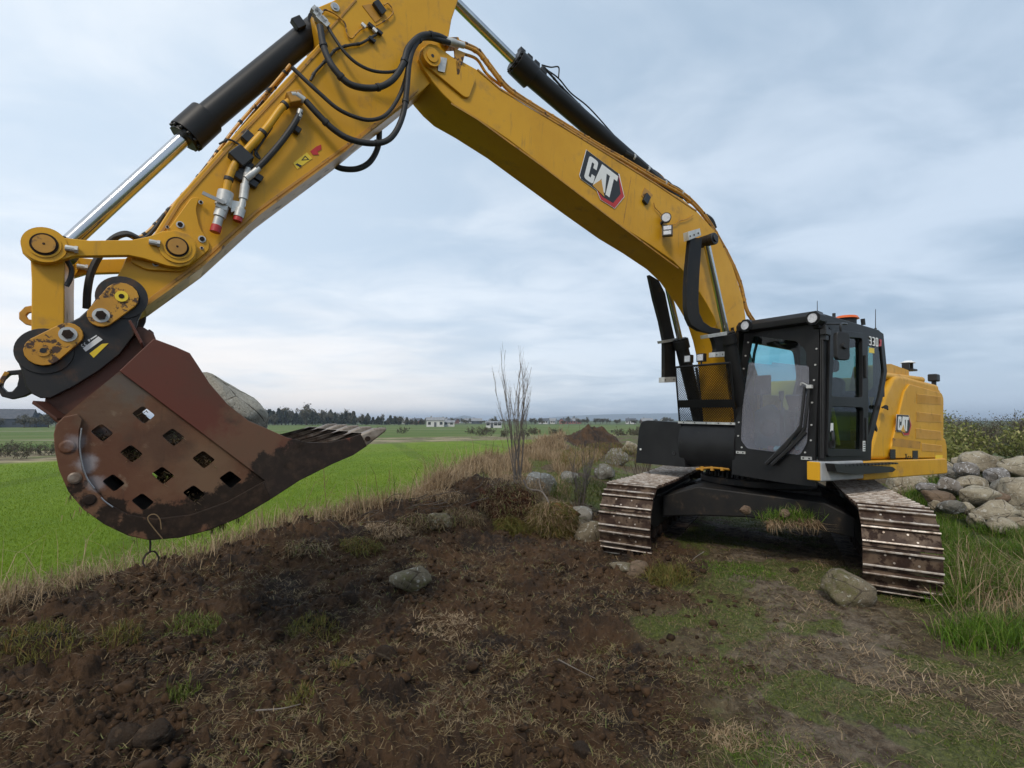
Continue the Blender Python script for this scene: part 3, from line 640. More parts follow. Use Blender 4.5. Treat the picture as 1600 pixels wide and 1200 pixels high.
def make_track(y0, first):
    tr = bpy.data.objects.new('track', None); col.objects.link(tr); tr.parent = EX; tr.matrix_local = UROT @ Matrix.Translation((0, y0, 0))
    tag(tr, 'track at the picture\'s right, its shoes nearest the round boulder' if y0 > 0 else 'track at the picture\'s left, beside the mossy clump')
    xi, zr, rr = 1.93, .465, .425; straight = 2 * xi; L = 2 * straight + 2 * math.pi * rr; n = int(round(L / .211)); p = L / n
    ph = .09 if y0 > 0 else .03
    for k in range(n):
        s = (k * p + ph) % L
        if s < straight: px, pz, th = -xi + s, zr + rr, 0
        elif s < straight + math.pi * rr:
            a = (s - straight) / rr; px, pz, th = xi + rr * math.sin(a), zr + rr * math.cos(a), a
        elif s < 2 * straight + math.pi * rr: px, pz, th = xi - (s - straight - math.pi * rr), zr - rr, math.pi
        else:
            a = math.pi + (s - 2 * straight - math.pi * rr) / rr; px, pz, th = -xi + rr * math.sin(a), zr + rr * math.cos(a), a
        sag = -.025 * math.sin(math.pi * (px + xi) / straight) if (th == 0) else 0
        o = bpy.data.objects.new('track_shoe', SHOE_ME); col.objects.link(o); o.parent = tr
        o.matrix_local = Matrix.Translation((px, 0, pz + sag)) @ Matrix.Rotation(th, 4, 'Y')
    b = B(); b.side(rpoly([(-1.6, .30), (1.5, .30), (1.7, .40), (1.7, .58), (1.4, .70), (-1.4, .70), (-1.6, .6)], .05), -.17, .17)
    b.box(-1.3, 1.3, -.20, .20, .70, .73)
    part('track_frame', b, BLKD, tr, bevel=.01)
    b = B(); b.cyl((xi, -.055, zr), (xi, .055, zr), .325, n=40); b.cyl((xi, -.14, zr), (xi, .14, zr), .27, n=40); b.cyl((xi, -.2, zr), (xi, .2, zr), .09, n=20)
    part('idler_wheel', b, BLKR, tr, bevel=.008)
    b = B(); b.side([[((.33 + .03 * (k % 2)) * math.cos(math.pi * k / 21) - xi, (.33 + .03 * (k % 2)) * math.sin(math.pi * k / 21) + zr) for k in range(42)]], -.05, .05); b.cyl((-xi, -.22, zr), (-xi, .22, zr), .2, n=30)
    part('drive_sprocket', b, BLKR, tr)
    for k in range(8):
        b = B(); xx = -1.35 + 2.7 * k / 7
        b.cyl((xx, -.16, .225), (xx, -.07, .225), .095, n=20); b.cyl((xx, .07, .225), (xx, .16, .225), .095, n=20); b.cyl((xx, -.17, .225), (xx, .17, .225), .06, n=16)
        part('roller', b, BUKD, tr)
    return tr
make_track(1.335, True); make_track(-1.335, False)

# ---- upper structure
b = B(); b.plan(rpoly([(.95, -1.3), (.95, 1.30), (-2.7, 1.30), (-2.7, -1.3)], .05), 1.10, 1.30)
part('swing_platform', b, BLK, bevel=.01)
b = B(); b.box(-2.77, .08, 1.30, 1.45, 1.07, 1.305)
part('side_skirt', b, YEL, bevel=.018)
b = B(); b.box(.085, 1.16, 1.30, 1.45, 1.09, 1.315)
part('side_step_panel', b, GRY, bevel=.02)
b = B(); b.box(1.163, 1.19, 1.305, 1.445, 1.10, 1.31); part('skirt_end_cap', b, YEL, bevel=.01)
b = B(); b.side(rpoly(S(1.5, (1296, 724), (1300, 737), (1330, 741), (1388, 737), (1393, 733), (1388, 729), (1340, 727)), .01), 1.452, 1.55)
for k in range(15):
    xx = .78 - k * .1; b.box(xx - .03, xx + .03, 1.452, 1.556, 1.265 + k * 0, 1.285)
part('step', b, PLA, bevel=.006)
# engine housing
b = B(); hood = [(-.22, 1.31), (-.80, 2.215), (-1.06, 2.44), (-1.20, 2.48), (-1.5, 2.49), (-2.78, 2.455), (-2.78, 1.31)]
b.side(hood, -1.35, 1.385)
EH = part('engine_housing', b, YEL, bevel=.055, segs=4)
b = B(); b.side(rpoly(S(1.4, (1412, 612), (1420, 600), (1470, 614), (1473, 622), (1473, 715), (1395, 716), (1391, 700), (1404, 645)), .03), 1.375, 1.412)
dr = part('service_door', b, YEL, EH, bevel=.012, segs=3)
for (u0, v0, u1, v1) in ((1432, 615, 1470, 632), (1431, 643, 1470, 660), (1430, 669, 1470, 687), (1439, 692, 1471, 706)):
    b = B(); q = S(1.412, (u0, v0), (u1, v0 + (u1 - u0) * .12)); q2 = S(1.412, (u0, v1 - 2), (u1, v1))
    x0, x1 = q[0][0], q[1][0]; n = 9
    for k in range(n):
        t = (k + .5) / n; za = q[0][1] * (1 - t) + q2[0][1] * t; zb = q[1][1] * (1 - t) + q2[1][1] * t
        b.obox(((x0 + x1) / 2, 1.413, (za + zb) / 2), ((x1 - x0) / 2, 0, (zb - za) / 2), (0, .004, .0), (0, .003, -.0045))
    part('louvre', b, YEL, EH)
b = B(); b.side([S(1.412, (1395, 684), (1438, 690), (1438, 702), (1395, 697))[i] for i in range(4)], 1.411, 1.414); part('tan_band', b, YELD, EH)  # slightly proud band in the duller yellow paint
for (u0, v0, u1, v1) in ((1391, 702, 1399, 717), (1426, 704, 1434, 718)):
    b = B(); q = S(1.416, (u0, v0), (u1, v0), (u1, v1), (u0, v1)); b.side([q], 1.410, 1.418)
    for k in range(4): z0 = q[0][1] + (q[2][1] - q[0][1]) * (k + .5) / 4; b.box(q[1][0] + .01, q[0][0] - .01, 1.418, 1.423, z0 - .006, z0 + .006)
    part('door_latch', b, PLA, EH)
q = S(1.42, (1415, 709), (1424, 717)); b = B()
xa, za, xb, zb = q[0][0], q[0][1], q[1][0], q[1][1]
for p0, p1 in (((xa, zb), (xb * .3 + xa * .7, za)), ((xa, za), (xa * .6 + xb * .4, zb)), ((xa * .5 + xb * .5, zb), (xa * .5 + xb * .5, (za + zb) / 2)), ((xa * .5 + xb * .5, (za + zb) / 2), (xa * .25 + xb * .75, (za + zb) / 2)), ((xa * .2 + xb * .8, zb), (xb, (za + zb) / 2))):
    b.tube([(p0[0], 1.414, p0[1]), (p1[0], 1.414, p1[1])], .006, 4)
part('series_decal', b, DBLK, EH)
b = B(); q = S(1.415, (1462, 711), (1473, 711), (1473, 719), (1462, 719)); b.side([q], 1.411, 1.414); part('small_decal', b, DYEL, EH)
b = B(); b.cyl((-.9, 1.3, 2.46), (-2.3, 1.3, 2.50), .05, n=16); part('hood_edge_tube', b, YEL, EH)
def basis(l, TL, TR, BL):
    a, b_, c = S3(l, TL, TR, BL); return a, b_ - a, c - a
o_, ux, uz = basis(1.42, (1402.5, 650), (1418.5, 651.5), (1401.5, 672.5)); emblem(EX, o_, ux, uz, (0, 1, 0))
# counterweight
b = B(); cw = [(-2.79, 1.37), (-2.95, 1.35), (-3.03, 1.22), (-3.10, .7), (-3.13, 0), (-3.10, -.7), (-3.03, -1.22), (-2.95, -1.35), (-2.79, -1.37)]
b.plan(cw, 1.05, 2.40)
part('counterweight', b, YEL, bevel=.05, segs=4)
b = B(); b.side(rpoly([(-2.79, 1.60), (-2.79, 1.06), (-3.05, 1.06), (-3.05, 1.50), (-2.98, 1.62)], .03), -1.3, 1.385); part('counterweight_foot', b, YEL, bevel=.03, segs=3)
# raised deck, beacon bracket, cameras on the hood
b = B(); b.side(rpoly([(-.80, 2.19), (-1.0, 2.62), (-1.25, 2.66), (-1.9, 2.62), (-1.9, 2.45), (-1.0, 2.42)], .03), .9, 1.28); part('air_intake_cover', b, YEL, bevel=.03)
b = B(); q = S(1.1, (1418, 572))[0]; b.box(q[0] - .09, q[0] + .09, 1.0, 1.2, q[1] - .08, q[1] - .05)
for dx in (-.07, .07): b.box(q[0] + dx - .012, q[0] + dx + .012, 1.05, 1.15, q[1] - .05, q[1] + .05)
b.m = 1; b.cyl((q[0] - .02, 1.1, q[1] + .05), (q[0] - .02, 1.1, q[1] + .085), .10, .05, n=20)
part('antenna_receiver', b, [PLA, WHT])
b = B(); q = S(1.0, (1459, 590))[0]; b.box(q[0] - .08, q[0] + .08, .93, 1.07, q[1] - .07, q[1] + .06); b.cyl((q[0], 1, q[1] - .17), (q[0], 1, q[1] - .05), .035, n=12)
part('rear_camera', b, PLA, bevel=.02)
b = B(); b.tube(crv([S3(1.42, (1378, 637))[0], S3(1.45, (1384, 635))[0], S3(1.45, (1387, 640))[0]], 3), .012, 6); b.cyl((S3(1.45, (1384, 636))[0]), (S3(1.49, (1384, 636))[0]), .028, n=12); part('door_catch', b, PLA)

# ---- cab
CAB = bpy.data.objects.new('cab', None); col.objects.link(CAB); CAB.parent = EX
side_out = [(.98, 2.985), (.8, 2.998), (.13, 3.03), (-.47, 3.03), (-.64, 3.0), (-.735, 2.5), (-.60, 2.17), (-.225, 1.55), (-.19, 1.31), (1.0, 1.31)]
w1 = rpoly([(.80, 2.80), (.05, 2.865), (.07, 2.09), (.90, 2.06)], .05); w2 = rpoly([(.90, 1.965), (.05, 1.985), (.08, 1.44), (.965, 1.45)], .05)
w3 = rpoly([(-.16, 2.89), (-.55, 2.89), (-.635, 2.48), (-.50, 2.17), (-.13, 1.62)], [.05, .05, .05, .05, .02])
b = B(); b.side([side_out, w1[::-1], w2[::-1], w3[::-1]], 1.36, 1.42)
b.side(rpoly([(.93, 2.91), (.02, 2.965), (.03, 2.92), (.88, 2.87)], .01), 1.42, 1.432)
part('cab_side_frame', b, BLK, CAB, bevel=.006)
# door: a proud frame round both windows
b = B(); b.side([rpoly([(.90, 2.87), (.0, 2.925), (.0, 1.37), (1.0, 1.37)], .06), rpoly([(.79, 2.79), (.06, 2.855), (.08, 2.10), (.89, 2.07)], .05)[::-1], rpoly([(.89, 1.955), (.06, 1.975), (.09, 1.45), (.955, 1.46)], .05)[::-1]], 1.42, 1.445)
DO = part('door', b, BLK, CAB, bevel=.006)
b = B(); b.side([w1], 1.398, 1.403); b.side([w2], 1.398, 1.403); part('door_glass', b, GLD, CAB)
b = B(); b.tube(crv([(.93, 1.47, 1.50), (.96, 1.49, 1.56), (.95, 1.48, 1.64), (.92, 1.46, 1.66)], 4), .016, 6); b.box(.88, .95, 1.445, 1.475, 1.47, 1.55); part('door_handle', b, PLA, CAB)
b = B(); b.box(.0, .04, 1.446, 1.475, 2.35, 2.64); part('grab_handle', b, PLA, CAB, bevel=.008)
b = B(); b.box(-.02, .02, 1.446, 1.46, 1.52, 1.85); part('grab_rail', b, PLA, CAB, bevel=.004)
b = B(); b.side([S(1.404, (1296, 661), (1302, 661), (1302, 675), (1296, 675))], 1.404, 1.405); part('window_sticker', b, WHT, CAB)
b = B(); q = S(1.446, (1348, 689), (1352, 689), (1352, 705), (1348, 705)); b.side([q], 1.446, 1.448); part('door_decal', b, WHT, CAB)
b = B(); 
for k in range(4): x0 = q[1][0] + .008; x1 = q[0][0] - .008; z0 = q[0][1] - .02 - k * (q[0][1] - q[2][1]) * .22; b.box(x1, x0, 1.448, 1.449, z0 - .012, z0) if x1 < x0 else b.box(x0, x1, 1.448, 1.449, z0 - .012, z0)
part('door_decal_print', b, DBLK, CAB)
b = B(); b.side([w3], 1.398, 1.403); part('quarter_window', b, GLD, CAB)
# machine number on the quarter window's top
def digit_polys(ch):
    seg = {'a': (.06, .62, .86, 1.0), 'g': (.2, .62, .43, .57), 'd': (.06, .62, 0, .14), 'b': (.52, .74, .5, .95), 'c': (.52, .74, .05, .5), 'f': (0, .22, .5, .95), 'e': (0, .22, .05, .5)}
    use = {'3': 'abgcd', '0': 'abcdef'}[ch]; return [[(s[0], s[2]), (s[1], s[2]), (s[1], s[3]), (s[0], s[3])] for s in (seg[k] for k in use)]
o_, ux, uz = basis(1.425, (1357.5, 525), (1373, 528.5), (1357.8, 539)); b = B()
for i, ch in enumerate('330'):
    for p in digit_polys(ch): b.prism([p], lambda a, c, t: o_ + ux * ((i + a) / 3) + uz * (1 - c) + Vector((0, t, 0)), .0 + .0004 * p[0][1], .003 + .0006 * p[0][0])
part('model_number', b, WHT, CAB)
b = B(); b.side([S(1.424, (1374.5, 530), (1377.5, 531), (1377, 541), (1373, 541), (1375, 536))], 1.421, 1.426); part('number_red_edge', b, DRED, CAB)
b = B(); b.side([S(1.406, (1358, 543), (1366, 544), (1366, 552), (1358, 551))], 1.404, 1.407); part('yellow_sticker', b, DYEL, CAB)
# right side, rear, roof, floor
b = B(); b.side([side_out, rpoly([(.85, 2.85), (-.5, 2.86), (-.6, 2.45), (-.25, 1.75), (.9, 1.5)], .08)[::-1]], .28, .33); part('cab_right_frame', b, BLK, CAB, bevel=.006)
b = B(); b.side([rpoly([(.85, 2.85), (-.5, 2.86), (-.6, 2.45), (-.25, 1.75), (.9, 1.5)], .08)], .30, .304); part('right_window', b, GLS, CAB)
b = B(); b.front([[(.30, 2.98), (1.40, 2.98), (1.40, 2.15), (.30, 2.15)], rrect(.42, 1.28, 2.24, 2.86, .08)[::-1]], -.70, -.655); b.obox((-.42, .85, 1.83), (.21, 0, .34), (0, .53, 0), (.02, 0, -.013)); part('cab_rear_frame', b, BLK, CAB, bevel=.006)
b = B(); b.front([rrect(.42, 1.28, 2.24, 2.86, .08)], -.682, -.678); part('rear_window', b, GLS, CAB)
b = B(); b.plan(rpoly([(1.0, .29), (1.0, 1.405), (-.62, 1.405), (-.62, .29)], .08), 2.97, 3.045); b.plan(rpoly([(.5, .45), (.5, 1.25), (-.45, 1.25), (-.45, .45)], .1), 3.04, 3.065)
part('roof', b, BLK, CAB, bevel=.02, segs=3)
b = B(); b.box(-.3, .99, .33, 1.36, 1.22, 1.33); part('cab_floor', b, INT, CAB)
# front frame with the big opening, skirt below and the visor above
fo = X(1.0, (1167, 507), (1180, 506), (1266, 495), (1282, 500), (1282, 560), (1276, 700), (1276, 760), (1232, 755), (1146, 741), (1147, 705), (1153, 640), (1159, 580))
fi = rpoly(X(1.0, (1179, 525), (1208, 529), (1246, 533), (1262, 548), (1264, 640), (1261, 690), (1250, 710), (1170, 700), (1160, 688), (1161, 640), (1168, 575), (1176, 534)), .05)
b = B(); b.front([fo, fi[::-1]], 1.0, 1.035); FR = part('front_frame', b, BLK, CAB, bevel=.006)
b = B()
for u, v in ((1169, 535), (1165, 556), (1162, 576), (1160, 594), (1156.5, 629), (1154.5, 660), (1153.5, 681), (1159, 699), (1258, 707), (1267, 688), (1268, 664), (1269, 629), (1272, 594), (1274, 570), (1276, 545)):
    y_, z_ = X(1.04, (u, v))[0]; b.cyl((1.036, y_, z_), (1.046, y_, z_), .011, n=10)
part('frame_bolts', b, ZNC, CAB)
for u0, v0, u1, v1 in ((1150, 704.5, 1164, 708.5), (1251.5, 713, 1268, 718)):
    q = X(1.05, (u0, v0), (u1, v0 + 1), (u1, v1 + 1), (u0, v1)); b = B(); b.front([q], 1.036, 1.05); b.m = 1
    for t in (.22, .78): yy = q[0][0] * (1 - t) + q[1][0] * t; zz_ = (q[0][1] + q[2][1]) / 2; b.cyl((1.045, yy, zz_), (1.054, yy, zz_), .010, n=10)
    part('hinge_bracket', b, [ZNC, DBLK], CAB)
b = B(); b.front([fi], 1.004, 1.008); part('windscreen', b, GLS, CAB)
pf = rpoly(X(1.055, (1170, 566), (1206, 570), (1206, 566), (1264, 572), (1264, 640), (1261, 692), (1250, 711), (1168, 701), (1158, 688), (1160, 640)), .03)
b = B(); b.front([pf], 1.052, 1.058); part('guard_sheet', b, POLY, CAB)
# visor and lamps
b = B(); b.side(rpoly([(.97, 2.99), (.97, 3.06), (1.10, 3.065), (1.16, 3.0), (1.15, 2.93), (1.04, 2.92)], .01), .40, 1.40); part('visor', b, BLK, CAB, bevel=.01)
for (u, v) in ((1166.5, 509), (1272, 497.5)):
    y_, z_ = X(1.14, (u, v))[0]; b = B()
    b.prism([[(y_ + .085 * math.cos(R(a)), z_ + .085 * math.sin(R(a))) for a in (22, 67, 112, 157, 202, 247, 292, 337)]], lambda p, q_, t: (t, p, q_), 1.02, 1.17)
    b.m = 1; b.cyl((1.17, y_, z_), (1.178, y_, z_), .058, n=24); b.m = 0; b.ring((1.178, y_, z_), (1, 0, 0), .056, .068, .014)
    part('work_light', b, [BLK, LENS], CAB)
b = B(); b.side(rpoly(S(1.40, (1274, 490), (1300, 496), (1292, 518), (1279, 512)), .01), 1.34, 1.41); part('visor_cheek', b, BLK, CAB, bevel=.006)
# beacon, antennas
q = S(.95, (1323, 496.5))[0]; b = B(); b.cyl((q[0], .95, 3.04), (q[0], .95, q[1] - .02), .12, n=32); b.m = 1; b.cyl((q[0], .95, q[1] - .02), (q[0], .95, q[1] + .016), .155, .135, n=32)
part('beacon', b, [BLK, ORG], CAB)
for (u, v, v2, l) in ((1277, 500, 470, .5), (1368, 512, 483, .9)):
    a, c = S3(l, (u, v + 6), (u, v2)); b = B(); b.cyl(a, c, .007, .004, n=6); b.cyl(a, a + (c - a) * .15, .018, n=8); part('antenna', b, PLA, CAB)
a, c = S3(1.1, (1349, 508), (1348, 498)); b = B(); b.cyl(a, c, .028, n=12); part('antenna_stub', b, PLA, CAB)
a, = S3(1.2, (1303, 492)); b = B(); b.cyl(a - Vector((0, 0, .06)), a + Vector((0, 0, .02)), .02, n=12); part('antenna_stub', b, PLA, CAB)
# mirror
q = S(1.62, (1302, 524), (1325, 525), (1326, 557), (1303, 558)); b = B()
c3 = Vector(((q[0][0] + q[2][0]) / 2, 1.62, (q[0][1] + q[2][1]) / 2)); 
b.prism([rrect(-.10, .10, -.16, .16, .045)], lambda p, q_, t: c3 + Vector((p * .75 + t * .4, t - p * .35, q_)), -.02, .03); MI = part('mirror', b, PLA, CAB, bevel=.008)
b = B(); b.cyl(c3 + Vector((.0, .02, 0)), c3 + Vector((.02, .06, 0)), .045, .03, n=16); part('mirror_pivot', b, PLA, CAB)
b = B(); b.tube(crv([c3 + Vector((0, 0, .14)), c3 + Vector((.0, 0, .25)), (.75, 1.55, 2.93), (.97, 1.42, 2.92)], 5), .012, 6); part('mirror_arm', b, PLA, CAB)
b = B(); b.box(.94, 1.06, 1.40, 1.47, 2.78, 2.85); b.box(.95, 1.03, 1.40, 1.45, 2.72, 2.90); part('mirror_bracket', b, PLA, CAB, bevel=.006)
# front corner post, cables along it, wipers
b = B(); b.box(.9, 1.0, 1.33, 1.42, 1.31, 2.98); part('corner_post', b, BLK, CAB, bevel=.02, segs=3)
for dy in (0, .02):
    b = B(); b.tube([(1.02, 1.385 + dy, 1.35), (1.03, 1.39 + dy, 2.0), (1.02, 1.395 + dy, 2.8)], .010, 6); part('cable', b, RUB, CAB)
def wiper(pts, r0=.014):
    P = [Vector((1.075 + (.02 if i else .0), *X(1.08, p)[0])) for i, p in enumerate(pts)]; b = B(); b.tube(P, r0, 6); return b
b = wiper([(1257, 604), (1255, 640), (1252, 665), (1228, 700), (1200, 723)], .016); part('wiper', b, PLA, CAB)
b = wiper([(1264, 606), (1262, 640), (1259, 668), (1236, 700), (1209, 724)], .016); part('wiper', b, PLA, CAB)
b = wiper([(1252, 668), (1226, 697), (1198, 725)], .024); part('wiper_blade', b, RUB, CAB)
b = wiper([(1258, 675), (1236, 699), (1207, 726)], .024); part('wiper_blade', b, RUB, CAB)
b = B(); a = Vector((1.09, *X(1.09, (1256, 602))[0])); c = Vector((1.09, *X(1.09, (1265, 604))[0])); b.tube(crv([a + Vector((0, -.04, .0)), a + Vector((0, -.02, .03)), c], 3), .008, 6); b.obox(c, (.02, 0, 0), (0, .03, 0), (0, 0, .02)); part('wiper_bracket', b, ZNC, CAB)
# interior
b = B(); b.prism([rrect(-.24, .24, -.25, .25, .08)], lambda p, q_, t: (.10 + q_, .88 + p, 1.72 + t), 0, .12)
b.prism([rrect(-.22, .22, 0, .58, .1)], lambda p, q_, t: (-.18 + t - .12 * q_, .88 + p, 1.82 + q_), -.06, .06)
b.box(-.1, .3, .72, 1.04, 1.33, 1.72)
SE = part('seat', b, SEAT, CAB, bevel=.03, segs=3)
b = B(); b.prism([rrect(-.14, .14, 0, .17, .05)], lambda p, q_, t: (-.25 + t, .88 + p, 2.48 + q_), -.04, .04); b.tube([(-.25, .82, 2.38), (-.25, .82, 2.5)], .01, 6); b.tube([(-.25, .94, 2.38), (-.25, .94, 2.5)], .01, 6); part('headrest', b, SEAT, CAB, bevel=.02)
for yy in (.58, 1.18):
    b = B(); b.box(-.05, .42, yy - .07, yy + .07, 1.55, 1.93); b.tube([(.36, yy, 1.93), (.38, yy, 2.08)], .015, 8); b.cyl((.38, yy, 2.06), (.385, yy, 2.19), .028, .034, n=12); part('armrest_console', b, INT, CAB, bevel=.02)
b = B(); b.box(.70, .74, .40, .62, 2.12, 2.38); b.tube([(.74, .5, 1.4), (.74, .5, 2.2)], .02, 8); part('monitor', b, PLA, CAB, bevel=.01)
for yy in (.78, .95):
    b = B(); b.obox((.80, yy, 1.42), (.08, 0, -.03), (0, .05, 0), (.01, 0, .02)); b.tube([(.78, yy, 1.42), (.72, yy, 1.8), (.70, yy, 1.95)], .014, 6); part('travel_pedal', b, INT, CAB)
b = B(); b.prism([rpoly([(-.17, -.28), (.17, -.28), (.17, .12), (.05, .30), (-.17, .2)], .04)], lambda p, q_, t: (.80 + t, .64 + p, 1.70 + q_), -.04, .04); b.m = 1; b.ring((.845, .66, 1.68), (1, 0, 0), .05, .11, .02); b.cyl((.84, .66, 1.68), (.85, .66, 1.68), .05, n=20); part('front_console', b, [INT, PLA], CAB)
b = B(); b.cyl((.93, .72, 1.41), (.93, 1.02, 1.41), .045, n=18); part('extinguisher', b, RED, CAB)
b = B(); b.cyl((.93, .80, 1.41), (.93, .94, 1.41), .047, n=18); part('extinguisher_label', b, WHT, CAB)
b = B(); b.box(.86, .95, 1.05, 1.24, 1.34, 1.42); part('toolbox', b, RED, CAB, bevel=.01)
b = B(); b.tube(crv([(.55, 1.30, 1.95), (.50, 1.31, 1.75), (.42, 1.31, 1.5)], 4), .02, 8); part('belt_strap', b, DYEL, CAB)
b = B(); b.tube(crv([X3 for X3 in (Vector((.93, .50, 2.5)), Vector((.95, .53, 2.65)), Vector((.93, .55, 2.78)), Vector((.85, .5, 2.9)))], 4), .018, 8); part('grab_hoop', b, PLA, CAB)
b = B(); b.obox((.85, 1.12, 2.58), (.01, .0, 0), (0, .05, 0), (0, 0, .16)); part('inner_mirror', b, PLA, CAB, bevel=.006)
b = B(); b.box(.88, .95, .86, .93, 2.74, 2.80); b.tube([(.9, .9, 2.8), (.9, .9, 2.95)], .01, 6); part('dash_camera', b, PLA, CAB)

# ---- black front boxes right of the cab
b = B(); q = X(1.02, (998, 672), (1001, 660), (1010, 656.5), (1064, 660), (1066, 700), (1071, 730), (993, 723))
b.front([rpoly(q, [.03, .06, .06, .01, .01, .01, .01])], .15, 1.02); FB = part('front_tool_box', b, BLK, bevel=.015, segs=3)
b = B()
for u, v in ((1000.5, 702), (1065, 707.5)): y_, z_ = X(1.03, (u, v))[0]; b.cyl((1.018, y_, z_), (1.03, y_, z_), .017, n=12)
part('box_bolts', b, WHT, FB)
y_, z_ = X(1.03, (1052, 708))[0]; b = B(); b.ring((1.022, y_, z_), (1, 0, 0), .018, .03, .014); b.cyl((1.015, y_, z_), (1.024, y_, z_), .018, n=14); part('box_lock', b, PLA, FB)
b = B(); prof = [(.99, 1.70), (1.03, 1.62), (1.06, 1.48), (1.06, 1.34), (1.03, 1.22), (.97, 1.12), (.9, 1.12), (.9, 1.70)]
b.side([prof], -.585, .31); part('front_bay_cover', b, BLK, bevel=.008)
b = B(); b.box(.985, 1.045, -.60, .315, 1.704, 1.735); b.m = 1
for k in range(5): yy = -.5 + k * .19; b.cyl((1.045, yy, 1.72), (1.050, yy, 1.72), .009, n=8)
part('guard_mount_strip', b, [ZNC, DBLK])
# expanded metal guard
def gp3(s, t):   # s 0..1 across (image left to right), t 0..1 up
    lo = Vector((1.01, -.60 + .90 * s, 1.735)); hi = Vector((1.34, -.425 + .86 * s, 2.50)); return lo.lerp(hi, t)
b = B()
b.tube([gp3(0, 0), gp3(0, 1)], .014, 6); b.tube([gp3(1, 0), gp3(1, 1)], .014, 6); b.tube([gp3(0, 1), gp3(1, 1)], .016, 6)
nrm = (gp3(1, 0) - gp3(0, 0)).cross(gp3(0, 1) - gp3(0, 0)).normalized()
for t0, t1 in ((.26, .40),):
    b.raw([gp3(0, t0) - nrm * .004, gp3(1, t0) - nrm * .004, gp3(1, t1) - nrm * .004, gp3(0, t1) - nrm * .004, gp3(0, t0) + nrm * .004, gp3(1, t0) + nrm * .004, gp3(1, t1) + nrm * .004, gp3(0, t1) + nrm * .004], [(0, 1, 2, 3), (7, 6, 5, 4), (0, 4, 5, 1), (3, 2, 6, 7)])
GD = part('guard_frame', b, BLK)
b = B(); NXG, NYG = 24, 30
for k in range(-NYG, NXG + NYG):
    for sg in (1, -1):
        # line s*NXG = k + sg*t*NYG*.8
        seg = []
        for t in (0, 1):
            seg.append(((k + sg * t * NXG * .93) / NXG if sg > 0 else (k + NXG * .0 - t * NXG * .93) / NXG, t))
        (s0, t0), (s1, t1) = seg
        lo, hi = 0.0, 1.0
        ds = s1 - s0
        ta, tb = sorted(((0 - s0) / ds, (1 - s0) / ds)); lo, hi = max(lo, ta), min(hi, tb)
        if hi - lo < .02: continue
        P0, P1 = gp3(s0 + ds * lo, lo), gp3(s0 + ds * hi, hi)
        d = (P1 - P0).normalized(); sdv = d.cross(nrm).normalized()
        b.obox((P0 + P1) / 2, (P1 - P0) / 2, sdv * .0036, nrm * .0012)
part('guard_mesh', b, BLK, GD)
for (u, v) in ((1076, 561), (1096, 559)):
    c3 = Vector((1.34, *X(1.34, (u, v))[0])); b = B(); b.obox(c3, (.03, 0, 0), (0, .06, 0), (0, 0, .055)); b.m = 1; b.obox(c3 + Vector((.032, 0, 0)), (.003, 0, 0), (0, .045, 0), (0, 0, .042)); b.m = 0
    b.tube([c3 - Vector((0, 0, .055)), c3 - Vector((0, 0, .09))], .012, 6)
    part('work_light', b, [PLA, LENS], GD, bevel=.004)
b = B(); b.front([X(1.0, (1139, 513), (1146, 511), (1152, 560), (1158, 640), (1157, 664), (1150, 664), (1147, 620), (1141, 560))], .985, 1.0); part('cylinder_side_guard', b, BLK, bevel=.006)
b = B()
for k, (a, c) in enumerate((((1088, 733), (1140, 733)), ((1085, 727), (1118, 731)))):
    p0, p1 = [Vector((.95 - .05 * k, *X(.95, q)[0])) for q in (a, c)]; b.tube(crv([p0, (p0 + p1) / 2 + Vector((0, 0, .02)), p1], 4), .018, 8)
    for t in (.2, .5, .8): c3 = p0.lerp(p1, t); b.obox(c3 + Vector((0, 0, .01)), (.02, 0, 0), (0, .02, 0), (0, 0, .03))
part('grease_pipes', b, YELD)

# ---- boom
foot = [(.12, 2.1), (.05, 1.9), (.12, 1.70), (.30, 1.58), (.55, 1.56)]
top = S(.22, (656, 80), (661, 73), (668, 69), (680, 68), (698, 84), (720, 94), (745, 108), (762, 121), (780, 138), (822, 164), (885, 201), (976, 257), (1025, 287), (1067, 311), (1091, 332), (1120, 364), (1144, 413), (1155, 447), (1161, 467), (1165, 493), (1169, 540))
bot = S(.22, (1143, 662), (1140, 630), (1137, 600), (1133, 560), (1126, 528), (1116, 496), (1105, 476), (1094, 458), (1073, 429), (1053, 409), (1015, 382), (976, 357), (920, 315), (850, 261), (797, 220), (745, 185), (710, 164), (692, 147), (677, 129), (661, 105), (655, 92))
b = B(); b.side([top + foot + bot], -.22, .22)
BOOM = part('boom', b, YEL, bevel=.012)
# flange strip along the lower and upper edge, seams and bosses
def strip(pts, l, wd, h, name, mat, parent, inset=0):
    P = S(l, *pts); b = B(); L_ = []; Rr = []
    for i, p in enumerate(P):
        a = Vector(P[max(i - 1, 0)]); c = Vector(P[min(i + 1, len(P) - 1)]); d = (c - a).normalized(); nn = Vector((-d.y, d.x)); p = Vector(p) + nn * inset
        L_.append(tuple(p + nn * wd / 2)); Rr.append(tuple(p - nn * wd / 2))
    b.side([L_ + Rr[::-1]], l, l + h); return part(name, b, mat, parent, bevel=.002)
strip(((705, 160), (745, 184), (850, 260), (976, 356), (1060, 418)), .221, .018, .006, 'weld_seam', YELD, BOOM, .012)
strip(((745, 110), (780, 140), (885, 203), (1025, 289), (1088, 331)), .221, .018, .006, 'weld_seam', YELD, BOOM, -.012)
strip(((986, 276), (974, 348)), .2205, .008, .002, 'plate_seam', YELD, BOOM)
strip(((1144, 480), (1108, 520)), .2205, .008, .002, 'plate_seam', YELD, BOOM)
